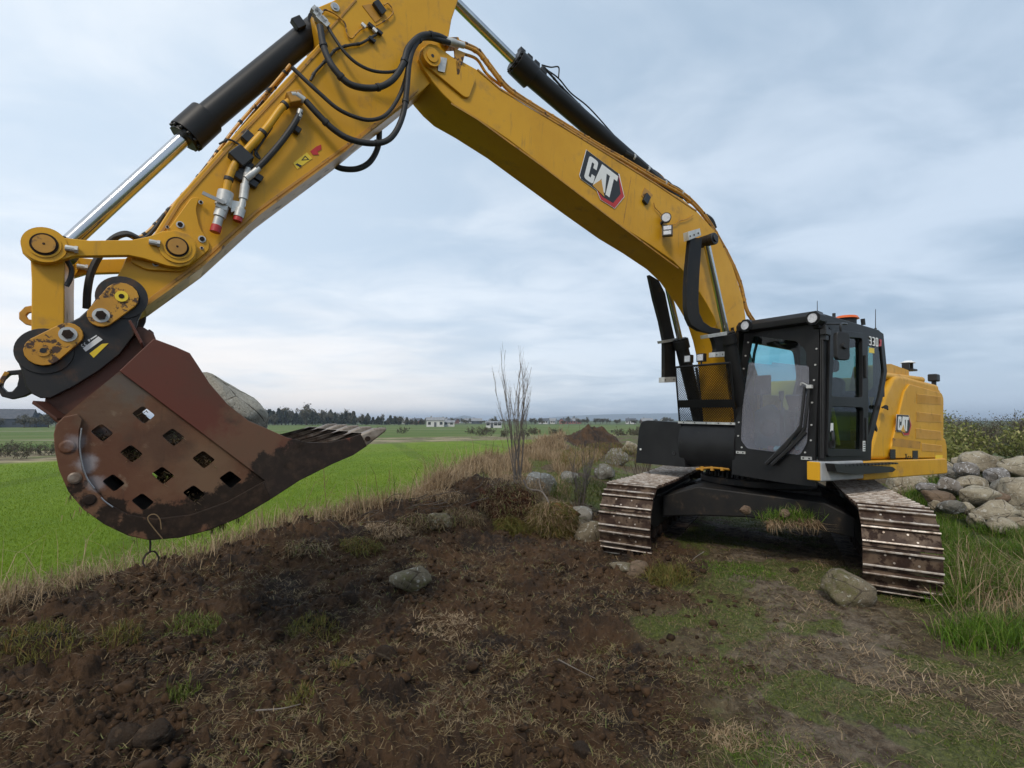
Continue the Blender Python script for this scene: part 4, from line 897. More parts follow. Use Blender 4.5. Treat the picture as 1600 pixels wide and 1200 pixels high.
b = B(); b.side([rpoly(S(.225, *Z3((60, 215), (90, 195), (170, 245), (295, 350), (262, 440), (240, 438), (110, 330), (62, 290))), .05)], .22, .245); part('nose_plate', b, YEL, BOOM, bevel=.008)
b = B(); c3 = S3(.25, (673, 91))[0]; b.cyl(c3 - Vector((0, .03, 0)), c3 + Vector((0, .03, 0)), .085, n=32); b.cyl(c3 + Vector((0, .03, 0)), c3 + Vector((0, .04, 0)), .055, n=28); b.m = 1; b.cyl(c3 + Vector((0, .04, 0)), c3 + Vector((0, .043, 0)), .015, n=12); part('nose_pin', b, [YEL, DBLK], BOOM, bevel=.004)
b = B(); b.side([rpoly(S(.25, *Z3((130, 255), (166, 262), (155, 325), (125, 318))), .01)], .25, .258); part('lock_plate', b, ZNC, BOOM)
o_, ux, uz = basis(.226, *Z3((800, 690), (925, 785), (773, 795))); emblem(EX, o_, ux, uz, (0, 1, 0))
b = B(); c3 = S3(.24, (1010, 311))[0]; b.obox(c3, (.035, 0, .02), (0, .018, 0), (-.03, 0, .055)); part('sensor', b, PLA, BOOM, bevel=.006)
b = B(); b.side([S(.222, *zoomed(1000, 280, 10, ((70, 130), (20, 260), (95, 350), (200, 250)))) ], .221, .226); part('sensor_plate', b, YELD, BOOM)
b = B(); P = S3(.24, *zoomed(1000, 280, 10, ((215, 370), (240, 450), (300, 510), (360, 590)))) ; b.tube(crv(P, 4), .006, 6); part('cable', b, YELD, BOOM)
b = B(); P = S3(.24, *zoomed(1000, 280, 10, ((500, 710), (560, 700), (620, 650), (740, 620), (830, 560)))) ; b.tube(crv(P, 4), .006, 6); part('cable', b, YELD, BOOM)
c3 = S3(.30, (1041, 340.5))[0]; b = B(); dvv = Vector((.8, .58, -.1)).normalized(); b.cyl(c3 - dvv * .06, c3 + dvv * .02, .05, .062, n=20); b.m = 1; b.cyl(c3 + dvv * .02, c3 + dvv * .025, .05, n=20); b.m = 0; b.tube([c3 - dvv * .04, c3 - Vector((.0, .09, .05))], .02, 8); part('boom_light', b, [PLA, LENS], BOOM)
c3 = S3(.30, (1043, 361))[0]; b = B(); sd = Vector((0, 0, 1)).cross(dvv).normalized(); b.obox(c3, dvv * .04, sd * .06, Vector((0, 0, .065))); b.m = 1
for zt in (-.03, .03): b.obox(c3 + dvv * .042 + Vector((0, 0, zt)), dvv * .003, sd * .045, Vector((0, 0, .024)))
b.m = 0; b.tube([c3 + Vector((0, -.02, .06)), c3 + Vector((0, -.08, .09))], .015, 8); part('boom_light', b, [PLA, LENS], BOOM, bevel=.004)
# pipes along the boom top
def hose(name, pts, ls, r, mat, parent=EX, n=8, sub=8, clamps=0, cmat=None):
    m = len(pts); ls = ls if isinstance(ls, (list, tuple)) else [ls] * m
    if len(ls) != m: ls = [float(v) for v in np.interp(np.linspace(0, 1, m), np.linspace(0, 1, len(ls)), ls)]
    P = crv([S3(l, p)[0] for l, p in zip(ls, pts)], sub); b = B(); b.tube(P, r, n)
    if clamps:
        b.m = 1; st = max(1, len(P) // clamps)
        for i in range(st // 2, len(P) - 1, st): d = (P[i + 1] - P[i]).normalized(); b.cyl(P[i] - d * .012, P[i] + d * .012, r * 1.22, n=n + 2)
    return b.obj(name, [mat, cmat or RUB], parent)
bp = Z3((215, 195), (300, 232), (350, 292), (430, 392), (520, 458), (650, 538), (760, 606), (850, 660), (960, 722), (1100, 805), (1230, 880), (1320, 975), (1390, 1090), (1440, 1185)) + [(1157, 447), (1166, 485), (1178, 505)]
hose('boom_pipe', bp, .20, .018, YELD, BOOM, clamps=24, cmat=YELW)
hose('boom_pipe', [(u + 1, v - 3.5) for u, v in bp], .10, .018, YELD, BOOM, clamps=20, cmat=YELW)
hose('boom_pipe', Z3((240, 240), (300, 265), (345, 330), (410, 385)), .16, .014, YELW, BOOM)
b = B(); c3 = S3(.2, (706, 69))[0]; b.obox(c3, (.06, 0, -.03), (0, .05, 0), (.02, 0, .03)); b.m = 1; b.cyl(c3 + Vector((.06, 0, -.02)), c3 + Vector((.12, 0, .0)), .028, n=12); b.m = 0; P = S(.245, *Z3((200, 215), (250, 235), (222, 335), (210, 335))); b.side([P], .225, .245); part('pipe_bracket', b, [YELW, ZNC], BOOM, bevel=.004)
# cylinders
def cylinder(name, a, g, z, r, rr, ga, parent, mat=BLK, extra=None):
    """a: rod pin, g: gland, z: foot pin"""
    a, g, z = Vector(a), Vector(g), Vector(z); d = (g - a).normalized(); b = B()
    b.cyl(g + d * .05, z, r, n=32); b.cyl(g, g + d * ga, r * 1.25, n=32); b.cyl(g - d * .03, g, r * 1.02, n=32)
    for k in range(12):
        t = 2 * math.pi * k / 12; o1 = d.orthogonal().normalized(); o2 = d.cross(o1); c = g + (o1 * math.cos(t) + o2 * math.sin(t)) * r * 1.08
        b.cyl(c - d * .02, c, .014, n=8)
    b.cyl(z - Vector((0, .09, 0)), z + Vector((0, .09, 0)), r * .9, n=24)
    c_ = b.obj(name, mat, parent, bevel=.004)
    b = B(); b.cyl(a, g + d * .1, rr, n=28); b.m = 1; b.cyl(a - Vector((0, .07, 0)), a + Vector((0, .07, 0)), rr * 1.7, n=24)
    b.obj('rod', [CHR, mat], c_); return c_
A = S(0, (95, 392), (291, 213), (494, 44)); P3 = [(q[0], 0, q[1]) for q in A]
BC = cylinder('bucket_cylinder', P3[0], P3[1], P3[2], .096, .050, .22, EX)
b = B(); c3 = S3(.1, (466, 37))[0]; b.obox(c3, (.03, 0, .03), (0, .03, 0), (-.03, 0, .03)); part('port_block', b, PLA, BC, bevel=.006)
A = S(0, (690, -18), (806, 97), (985, 252)); P3 = [Vector((q[0], 0, q[1])) for q in A]; d = (P3[2] - P3[1]).normalized()
SC = cylinder('stick_cylinder', P3[0], P3[1], P3[1] + d * 2.6, .105, .05, .22, EX)
b = B()
for k in range(7): c3 = P3[1] + d * (.05 + .05 * k) + Vector((.0, .03 * (-1) ** k, .12)); b.obox(c3, (.03, 0, .01), (0, .035, 0), (0, 0, .03))
part('gland_fittings', b, PLA, SC)
hose('cylinder_pipe', Z3((600, 300), (640, 345), (690, 400), (800, 510), (900, 610), (960, 680)), .06, .012, RUB, SC, clamps=6)
hose('cylinder_pipe', Z3((610, 310), (665, 350), (720, 415), (800, 480), (900, 590), (985, 685)), -.06, .008, RUB, SC)
hose('cylinder_pipe', Z3((590, 290), (630, 300), (665, 300), (665, 345)), 0, .008, RUB, SC)
hose('boom_hose', Z3((960, 680), (1010, 710), (1050, 745), (1100, 790), (1150, 825), (1200, 850), (1250, 900)), .08, .034, RUB, BOOM, clamps=4, cmat=ZNC)
hose('boom_hose', Z3((1090, 790), (1150, 815), (1200, 870), (1215, 890)), .0, .028, RUB, BOOM)
hose('boom_hose', Z3((1320, 965), (1345, 985), (1360, 1020)), .05, .04, RUB, BOOM)
hose('hose_hoop', Z3((1040, 770), (1070, 750), (1130, 790), (1145, 835)), .05, .008, YELW, BOOM)
hose('hose_hoop', zoomed(1000, 280, 10, ((730, 350), (880, 420), (970, 475), (965, 545))), .1, .007, YELD, BOOM)
# boom cylinders with their black guards
for sgn, yl in ((1, .365), (-1, -.365)):
    a, g, z = (1.76, yl, 4.03), (1.315, yl, 2.88), (.80, yl, 1.60)
    c_ = cylinder('boom_cylinder', a, g, z, .092, .042, .12, EX)
    b = B(); b.cyl((1.76, yl + .07 * sgn, 4.03), (1.76, yl + .13 * sgn, 4.03), .075, n=28); b.cyl((1.76, yl + .13 * sgn, 4.03), (1.76, yl + .15 * sgn, 4.03), .045, n=20); part('pin_cap', b, PLA, c_, bevel=.006)
b = B(); b.cyl((1.76, -.36, 4.03), (1.76, .36, 4.03), .07, n=24); b.cyl((1.76, .22, 4.03), (1.76, .25, 4.03), .14, n=32); part('boom_pin', b, YEL, BOOM, bevel=.004)
gl = S(.50, *Z7((340, 142), (325, 300), (318, 420), (318, 510), (326, 570), (345, 612), (390, 640), (480, 662), (500, 650), (502, 632), (450, 620), (410, 592), (388, 545), (383, 480), (388, 350), (402, 142)))
b = B(); b.side([gl], .44, .50); part('cylinder_guard', b, BLKD, bevel=.008)
b = B(); b.side([S(.51, *Z7((325, 110), (388, 92), (395, 130), (330, 156)))], .44, .515); b.m = 1
for u, v in Z7((337, 134), (358, 127), (380, 118)): c3 = S3(.515, (u, v))[0]; b.cyl(c3, c3 + Vector((0, .006, 0)), .011, n=10)
part('guard_bracket', b, [ZNC, BUKD], bevel=.003)
b = B(); b.side([S(.50, *Z7((455, 665), (520, 655), (512, 700), (520, 770), (470, 775), (478, 740), (470, 700)))], .44, .50); part('guard_foot', b, BLKD, bevel=.006)
b = B(); b.side([S(.52, *Z7((428, 662), (532, 645), (532, 665), (432, 680)))], .42, .53); b.side([S(.51, *Z7((468, 756), (520, 752), (520, 780), (468, 782)))], .43, .515); b.m = 1
for u, v in Z7((480, 769), (511, 767)): c3 = S3(.516, (u, v))[0]; b.cyl(c3 - Vector((0, .01, 0)), c3 + Vector((0, .004, 0)), .009, n=10)
part('guard_clip', b, [ZNC, DBLK], bevel=.003)
gl = S(-.46, *Z7((120, 340), (148, 470), (180, 590), (200, 690), (200, 895), (262, 895), (258, 690), (235, 590), (205, 440), (170, 370)))
b = B(); b.side([gl], -.52, -.46); part('cylinder_guard', b, BLKD, bevel=.008)
b = B(); b.side([S(-.44, *Z7((183, 694), (275, 678), (278, 692), (188, 708)))], -.52, -.43); b.side([S(-.44, *Z7((196, 890), (258, 888), (258, 916), (196, 918)))], -.53, -.43); b.m = 1
for u, v in Z7((204, 904), (250, 902)): c3 = S3(-.43, (u, v))[0]; b.cyl(c3 - Vector((0, .01, 0)), c3 + Vector((0, .004, 0)), .010, n=10)
part('guard_clip', b, [ZNC, DBLK], bevel=.003)
for pts in (((1088, 575), (1102, 660)), ((1096, 570), (1110, 662)), ((1113, 570), (1092, 660)), ((1100, 590), (1088, 665))):
    P = [Vector((.6, *X(.6, q)[0])) for q in pts]; b = B(); b.tube(crv([P[0], (P[0] + P[1]) / 2 + Vector((.05, .03, 0)), P[1]], 5), .022, 8); part('swing_hose', b, RUB)
b = B(); b.box(-.1, .5, -.34, -.26, 1.3, 2.15); b.box(-.1, .5, .26, .34, 1.3, 2.15); b.cyl((.1, -.36, 2.0), (.1, .36, 2.0), .08, n=20); part('boom_mount', b, YEL, bevel=.01)
b = B(); b.box(.2, .7, -.55, -.40, 1.3, 1.62); b.box(.3, .8, -.2, .24, 1.3, 1.5); part('valve_block', b, YELD, bevel=.01)

# ---- stick
so = Z1((410, 250), (420, 222)) + [(241, 364), (275, 311), (365, 210), (462, 107), (500, 66), (492, 40), (489, 20), (496, 11), (522, 0), (545, -25), (600, -60), (680, -65), (712, -30), (716, 0), (706, 30), (699, 71), (694, 100), (682, 122), (655, 146), (627, 169), (530, 244), (402, 339), (316, 418), (224, 482), (205, 492), (180, 485), (170, 465), (178, 440)]
b = B(); b.side([S(.18, *so)], -.18, .18)
STK = part('stick', b, YEL, bevel=.010)
b = B(); b.side([[S(.18, *so)[i] for i in range(len(so))]], -.001, .001)
strip(((498, 72), (462, 112), (365, 215), (275, 316), (243, 368)), .181, .018, .006, 'weld_seam', YELD, STK, -.02)
strip(((650, 150), (530, 240), (402, 334), (316, 412), (232, 475)), .181, .020, .007, 'weld_seam', YELD, STK, .015)
strip([(200 + a / 2.667, b_ / 2.667) for a, b_ in ((950, 0), (870, 90), (800, 170))], .181, .014, .006, 'weld_seam', YELD, STK)
b = B(); P = S(0, (640, 156), (530, 248), (402, 343), (316, 421), (228, 484)); b.prism([P + [(q[0] + .0, q[1] - .02) for q in P[::-1]]], lambda p, q_, t: (p, t, q_), -.205, .205); part('wear_plate', b, YELD, STK)
b = B(); q = [S3(.181, p)[0] for p in zoomed(480, 0, 10, ((432, 118),))][0]; b.cyl(q, q + Vector((0, .012, 0)), .035, n=24); b.m = 1; b.cyl(q + Vector((0, .012, 0)), q + Vector((0, .02, 0)), .02, n=18); part('grease_cap', b, [ZNC, STL], STK)
b = B(); b.side([S(.182, *zoomed(480, 0, 10, ((860, 90), (1060, 350), (1200, 260), (1010, 60))))], .180, .186); part('sensor_plate', b, YELD, STK); q = S(.19, *zoomed(480, 0, 10, ((1010, 70), (1090, 20), (1220, 200), (1150, 265)))); b = B(); b.side([rpoly(q, .005)], .186, .225); part('sensor', b, PLA, STK, bevel=.004)
hose('cable', zoomed(480, 0, 10, ((1200, 80), (1260, 50), (1320, 120), (1340, 200), (1260, 290), (1150, 360), (1080, 400))), .20, .006, YELW, STK)
hose('cable', zoomed(480, 0, 10, ((240, 210), (270, 155), (360, 180), (480, 250), (590, 370), (620, 520), (690, 600), (770, 520), (850, 450), (960, 410))), .20, .007, YELW, STK)
hose('cable', zoomed(480, 0, 10, ((1080, 540), (960, 610), (830, 680), (700, 700), (560, 730), (440, 780), (360, 870), (240, 1000), (120, 1130), (50, 1260))), .20, .011, RUB, STK, clamps=6)
b = B(); 
for (u, v) in zoomed(480, 0, 10, ((1000, 410), (1120, 500), (1010, 620))): b = B(); c3 = S3(.20, (u, v))[0]; b.obox(c3, (.03, 0, .01), (0, .014, 0), (-.006, 0, .014)); part('cable_connector', b, PLA, STK, bevel=.004)
for (u, v) in zoomed(480, 0, 10, ((880, 400), (1055, 475))): b = B(); c3 = S3(.21, (u, v))[0]; b.obox(c3, (.018, 0, .01), (0, .012, 0), (-.006, 0, .012)); part('cable_connector', b, WHT, STK, bevel=.003)
b = B()
for (u, v) in zoomed(480, 0, 10, ((120, 170), (150, 240), (190, 300), (250, 330), (280, 380), (170, 200))): c3 = S3(.22, (u, v))[0]; b.obox(c3, (.022, 0, .012), (0, .025, 0), (-.012, 0, .02))
part('hose_fitting', b, ZNC, STK)
# link mount, bolts, valves
b = B(); b.side([rpoly(S(.19, *Z1((430, 232), (490, 262), (610, 268), (700, 195), (700, 170), (668, 120), (655, 60), (668, 20), (640, 20), (560, 130))), .03)], .18, .205); part('link_mount_plate', b, YEL, STK, bevel=.005)
for (u, v), k in zip(Z1((603, 110), (676, 158), (672, 35), (521, 240), (675, 188), (560, 118)), (1, 1, .6, .8, .45, .45)):
    b = B(); c3 = S3(.206, (u, v))[0]; b.cyl(c3, c3 + Vector((0, .006, 0)), .024 * k, n=18); b.m = 1; b.cyl(c3 + Vector((0, .006, 0)), c3 + Vector((0, .016, 0)), .016 * k, n=6); part('mount_bolt', b, [ZNC, BUKD], STK)
b = B(); q = S(.184, *Z2((745, 635), (768, 660), (705, 705), (688, 680))); b.side([q], .181, .1845); part('warning_decal', b, DYEL, STK)
b = B(); c3 = S3(.186, Z2((738, 662))[0])[0]; q = S(.186, *Z2((738, 648), (756, 665), (722, 668))); b.side([q, [tuple(Vector(q[i]) * .62 + (Vector(q[0]) + Vector(q[1]) + Vector(q[2])) / 3 * .38) for i in (2, 1, 0)]], .1846, .1865); part('warning_triangle', b, DBLK, STK)
q = S(.186, *Z2((705, 680), (725, 690), (718, 697), (698, 686))); b = B(); b.side([q], .1846, .186); part('warning_print', b, DBLK, STK)
b = B(); b.side([S(.184, *Z2((760, 630), (785, 610), (805, 602), (806, 622), (790, 632), (795, 645), (770, 645)))], .181, .1845); part('red_arrow_decal', b, DRED, STK)
hose('stick_pipe', Z2((690, 410), (640, 450), (580, 530), (500, 620), (455, 670), (425, 730), (408, 800)), .24, .026, YEL, STK, n=12, clamps=4)
b = B(); c3 = S3(.24, Z2((470, 655))[0])[0]; b.obox(c3, (.05, 0, .035), (0, .045, 0), (-.035, 0, .045)); part('pipe_clamp', b, PLA, STK, bevel=.008)
b = B(); c3 = S3(.21, Z2((500, 575))[0])[0]; b.obox(c3, (.03, 0, .02), (0, .03, 0), (-.02, 0, .035)); part('sensor', b, PLA, STK, bevel=.008)
def fitting(pts, l, rs, mats, name):
    P = S3(l, *pts); b = B()
    for i in range(len(P) - 1): b.m = rs[i][1]; b.cyl(P[i], P[i + 1], rs[i][0], n=14)
    return part(name, b, mats, STK, bevel=.002)
fitting(Z2((408, 800), (395, 860), (380, 905), (370, 940), (362, 968)), .24, ((.052, 0), (.040, 0), (.030, 0), (.034, 1)), [ZNC, RED], 'quick_coupling')
fitting(Z2((500, 700), (488, 770), (480, 830), (470, 870), (460, 905), (455, 922)), .24, ((.022, 0), (.030, 0), (.022, 0), (.034, 0), (.030, 1)), [ZNC, RED], 'quick_coupling')
b = B(); c3 = S3(.26, Z2((397, 845))[0])[0]; b.cyl(c3, c3 + Vector((0, .04, 0)), .022, n=14); b.obox(c3 - Vector((0, .02, 0)), (.035, 0, .01), (0, .04, 0), (-.012, 0, .05)); part('shut_off_valve', b, ZNC, STK, bevel=.004)
P = S3(.30, *Z2((400, 845), (310, 803))); b = B(); dd = (P[1] - P[0]); b.obox((P[0] + P[1]) / 2, dd / 2, (0, .004, 0), dd.cross(Vector((0, 1, 0))).normalized() * .012); part('valve_handle', b, GRY, STK)
b = B(); b.side([S(.22, *Z2((430, 840), (490, 850), (488, 865), (428, 890)))], .19, .25); part('coupling_bracket', b, ZNC, STK)
hose('jumper_hose', Z2((718, 470), (690, 520), (640, 590), (580, 660), (535, 705)), .25, .022, RUB, STK, n=10)
fitting(Z2((718, 458), (712, 490), (690, 520)), .25, ((.022, 0), (.018, 0)), [ZNC], 'hose_end')
fitting(Z2((545, 700), (520, 722), (490, 745)), .25, ((.022, 0), (.026, 0)), [ZNC], 'hose_end')
hose('cable', Z2((490, 590), (540, 560), (600, 520)), .21, .006, RUB, STK); hose('cable', Z2((380, 600), (420, 582), (460, 600), (480, 615)), .2, .007, RUB, STK)
hose('cable', Z2((600, 530), (560, 590), (530, 640), (550, 660), (520, 620), (510, 700)), .22, .008, RUB, STK)
b = B()
for (u, v) in Z2((480, 720), (500, 690), (540, 740), (520, 765), (460, 735), (700, 540)): c3 = S3(.21, (u, v))[0]; b.obox(c3, (.03, 0, .012), (0, .025, 0), (-.01, 0, .022))
part('valve_body', b, PLA, STK, bevel=.005)
b = B(); c3 = S3(.24, Z2((695, 412))[0])[0]; b.obox(c3, (.05, 0, -.03), (0, .05, 0), (.02, 0, .035)); part('hose_block', b, YELD, STK, bevel=.008)
fitting(Z2((680, 395), (700, 395), (735, 420)), .27, ((.024, 0), (.028, 0)), [ZNC], 'hose_end')
# thin pipes along the stick's back
hose('stick_pipe', Z2((675, 270), (600, 360), (450, 530), (330, 690), (240, 800), (160, 885), (90, 960), (40, 990), (0, 975)), .10, .012, YELW, STK, clamps=10)
hose('stick_pipe', Z2((680, 285), (600, 380), (470, 535), (350, 700), (280, 800), (180, 910)), -.02, .010, YELW, STK, clamps=8)
hose('bucket_cylinder_hose', Z1((550, 75), (520, 120), (480, 155), (430, 142), (385, 150), (370, 160)), .12, .013, RUB, STK)
# big hoses between boom and stick
hose('hose', Z2((800, 108), (812, 180), (832, 240), (862, 290), (915, 345), (980, 366), (1050, 362), (1105, 330), (1145, 270), (1168, 200), (1220, 150), (1285, 148), (1340, 172)), [.24, .27, .30, .32, .33, .34, .33, .30, .26], .026, RUB, EX, n=12, clamps=5)
hose('hose', Z2((830, 108), (865, 165), (905, 220), (960, 268), (1030, 297), (1110, 297), (1150, 260), (1180, 190), (1240, 150), (1330, 165)), [.22, .26, .28, .29, .28, .25], .013, RUB, EX)
hose('hose', Z2((685, 282), (740, 335), (800, 390), (870, 450), (940, 485), (1010, 500), (1075, 478), (1125, 410), (1155, 330), (1175, 230), (1215, 165), (1330, 168)), [.22, .26, .29, .31, .32, .30, .27, .26], .016, RUB, EX, n=10)
hose('hose', Z2((740, 420), (795, 480), (855, 538), (920, 578), (1000, 597), (1070, 590), (1115, 550), (1148, 470), (1162, 370), (1172, 260), (1195, 190), (1240, 155), (1340, 178)), [.27, .29, .31, .33, .34, .34, .33, .30, .27], .024, RUB, EX, n=12, clamps=4)
hose('hose', Z2((830, 655), (860, 688), (900, 704), (960, 702), (1010, 672), (1042, 610), (1048, 530)), -.2, .026, RUB, EX, n=12)
fitting(Z2((1320, 168), (1365, 180), (1400, 190)), .26, ((.034, 0), (.028, 0)), [ZNC], 'hose_end')

# ---- linkage
bar = Z1((68, 175), (78, 145), (95, 128), (115, 121), (135, 122), (160, 130), (210, 152), (300, 162), (440, 160), (500, 148), (545, 130), (590, 128), (630, 140), (655, 165), (662, 190), (655, 220), (635, 243), (600, 252), (560, 247), (480, 222), (430, 212), (250, 215), (180, 235), (140, 238), (100, 228), (75, 205))
q_ = S(.27, *bar); pins = S(.27, (70, 383), (277, 387))
for l0 in (.215, -.27):
    b = B(); b.side([q_], l0, l0 + .055); LK = part('link_bar', b, YEL, bevel=.006)
    for c in pins:
        o = Vector((c[0], l0 + .055, c[1])); b = B(); b.cyl(o, o + Vector((0, .012, 0)), .105, n=32); b.cyl(o + Vector((0, .012, 0)), o + Vector((0, .020, 0)), .078, n=32)
        b.m = 2; b.cyl(o + Vector((0, .020, 0)), o + Vector((0, .024, 0)), .066, n=28); b.m = 1; b.cyl(o + Vector((0, .024, 0)), o + Vector((0, .034, 0)), .054, n=28); b.m = 2; b.cyl(o + Vector((0, .034, 0)), o + Vector((0, .0355, 0)), .007, n=10)
        part('link_pin', b, [YEL, YELD, BUKD], LK)
        s = -1 if c is pins[0] else 1; o = Vector((c[0] + s * .125, l0 + .075, c[1] + .0)); b = B(); b.cyl(o - Vector((.03, 0, 0)), o + Vector((.03, 0, 0)), .018, n=10); b.cyl(o - Vector((.03, 0, 0)), o - Vector((.015, 0, 0)), .024, n=6)
        part('pin_bolt', b, ZNC, LK)
hb = S(.2, *Z1((102, 225), (218, 225), (216, 300), (216, 500), (104, 500), (106, 300)))
b = B(); b.side([hb], -.19, .205); H_ = part('bucket_link', b, YEL, bevel=.008)
b = B(); b.side([[*S(.2, *Z1((108, 372), (75, 378), (55, 398), (55, 420), (75, 437), (108, 445)))], S(.2, *Z1((104, 395), (86, 398), (78, 408), (86, 420), (104, 424)))[::-1]], .10, .14); part('lifting_eye', b, YELW, H_, bevel=.004)
hose('bucket_hose', Z1((460, 155), (420, 140), (375, 160), (335, 210), (305, 270), (293, 330), (290, 390)), .05, .022, RUB, EX)
hose('bucket_hose', Z1((225, 230), (240, 260), (235, 290), (222, 315)), .2, .014, RUB, EX)

# ---- quick coupler
cpo = Z1((55, 525), (62, 500), (90, 478), (150, 464), (210, 448), (265, 420), (300, 388), (335, 335), (360, 308), (395, 298), (435, 304), (468, 328), (482, 360), (478, 395), (462, 430), (450, 480), (400, 545), (330, 600), (250, 650), (170, 690), (135, 690), (105, 675), (85, 650), (78, 612), (60, 570))
CP = bpy.data.objects.new('quick_coupler', None); col.objects.link(CP); CP.parent = EX
for l0 in (.245, -.285):
    b = B(); b.side([S(.28, *cpo)], l0, l0 + .04); part('coupler_plate', b, BLKR, CP, bevel=.008)
b = B(); b.side([S(.2, *Z1((110, 640), (300, 540), (430, 420), (450, 440), (400, 545), (250, 650), (150, 690)))], -.245, .245); part('coupler_body', b, BLKR, CP, bevel=.005)
b = B(); b.side([[*S(.03, *Z1((95, 590), (60, 595), (25, 598), (0, 622), (-12, 655), (5, 685), (40, 694), (80, 685), (110, 670)))], S(.03, *Z1((60, 610), (30, 612), (8, 632), (4, 652), (20, 668), (40, 668), (56, 650), (62, 625)))[::-1]], -.03, .03)
part('lifting_hook', b, BLKR, CP, bevel=.006)
b = B(); b.side([S(.03, *Z1((18, 600), (34, 606), (14, 642), (-2, 648), (0, 630)))], .031, .05); part('hook_latch', b, YELW, CP, bevel=.003)
for (c, e) in (((148, 532), (230, 478)), ((408, 352), (340, 415))):
    q = S(.3, *Z1(c, e)); a, d = Vector(q[0]), Vector(q[1]); u = (d - a).normalized(); nn = Vector((-u.y, u.x)); pts = []
    r1, r2 = .088, .07; 
    for k in range(9): t = math.pi * (.5 + k / 8); pts.append(tuple(a + (u * math.cos(t) + nn * math.sin(t)) * r1))
    for k in range(9): t = math.pi * (-.5 + k / 8); pts.append(tuple(d + (u * math.cos(t) + nn * math.sin(t)) * r2))
    b = B(); b.ring((a.x, .288, a.y), (0, 1, 0), .09, .135, .012, 36); part('pin_boss', b, BLKR, CP, bevel=.003)
    b = B(); b.side([pts], .288, .325); KP = part('pin_keeper', b, YELW, CP, bevel=.004)
    b = B(); o = Vector((d.x, .325, d.y)); b.cyl(o, o + Vector((0, .006, 0)), .044, n=24); b.m = 1; b.cyl(o + Vector((0, .006, 0)), o + Vector((0, .024, 0)), .028, n=6); part('keeper_bolt', b, [ZNC, BUKD], CP)
    b = B(); o = Vector((a.x, .325, a.y)); b.cyl(o, o + Vector((0, .008, 0)), .034, n=20); b.m = 1; b.cyl(o + Vector((0, .008, 0)), o + Vector((0, .010, 0)), .015, n=14); part('keeper_pin', b, [DYEL, BUKD] if c[0] > 200 else [YELW, DBLK], CP)
q = S(.287, *zoomed(0, 420, 5.333, ((780, 530), (862, 590), (712, 700), (655, 640)))); b = B(); b.side([q], .286, .288); NP = part('name_plate', b, DBLK, CP)
q = S(.289, *zoomed(0, 420, 5.333, ((820, 562), (855, 590), (715, 690), (690, 662)))); b = B(); b.side([q], .288, .289); part('plate_print', b, WHT, CP)
o_, ux, uz = basis(.289, *zoomed(0, 420, 5.333, ((670, 634), (716, 606), (688, 658)))); b = B()
for i in range(2):
    for r_ in ((.34, .22),): 
        pts = [(i * .5 + .22 + r_[0] * .6 * math.cos(R(a)), .5 + .5 * math.sin(R(a))) for a in range(60, 301, 30)] + [(i * .5 + .22 + r_[1] * .45 * math.cos(R(a)), .5 + .3 * math.sin(R(a))) for a in range(300, 59, -30)]
        b.prism([pts], lambda a, c, t: o_ + ux * a + uz * (1 - c) + Vector((0, t, 0)), -.001, .0008)
    if i: b.prism([[(.56, .42), (.72, .42), (.72, .56), (.56, .56)]], lambda a, c, t: o_ + ux * a + uz * (1 - c) + Vector((0, t, 0)), -.001, .0012)
part('conformity_mark', b, WHT, CP)
o_, ux, uz = basis(.289, *zoomed(0, 420, 5.333, ((728, 590), (800, 545), (742, 612)))); b = B()
for p in ([(0, .9), (.2, .9), (.2, .4), (.1, 0), (0, .4)], [(.28, .75), (1, .75), (1, .35), (.28, .35)]): b.prism([p], lambda a, c, t: o_ + ux * a + uz * (1 - c) + Vector((0, t, 0)), -.001, .0008)
part('maker_mark', b, WHT, CP)
q = S(.289, *zoomed(0, 420, 5.333, ((850, 625), (905, 620), (780, 742), (745, 705)))); b = B(); b.side([q], .286, .288); part('yellow_plate', b, DYEL, CP)

# ---- bucket
def wear(mat, spots):
    """rubbed bare patches that belong to the plate, given in the machine's own coordinates"""
    t = NT(mat.node_tree); bs = t.n['Principled BSDF']; oc = t.add('ShaderNodeTexCoord').outputs['Object']; src = bs.inputs['Base Color'].links[0].from_socket; nz = t.noise(oc, 9, 5, .65); c = src
    for (x_, z_), r_, colr, amt in spots:
        v = t.add('ShaderNodeVectorMath', operation='DISTANCE'); s3 = t.add('ShaderNodeVectorMath', operation='MULTIPLY'); t.l.new(oc, s3.inputs[0]); s3.inputs[1].default_value = (1, 0, 1); t.l.new(s3.outputs[0], v.inputs[0]); v.inputs[1].default_value = (x_, 0, z_)
        f = t.ramp(t.math('ADD', t.math('DIVIDE', v.outputs['Value'], r_), t.math('MULTIPLY', t.math('SUBTRACT', nz, .5), 1.8)), 1.0, .35, 0, amt); c = t.mix(f, c, colr)
    t.l.new(c, bs.inputs['Base Color'])
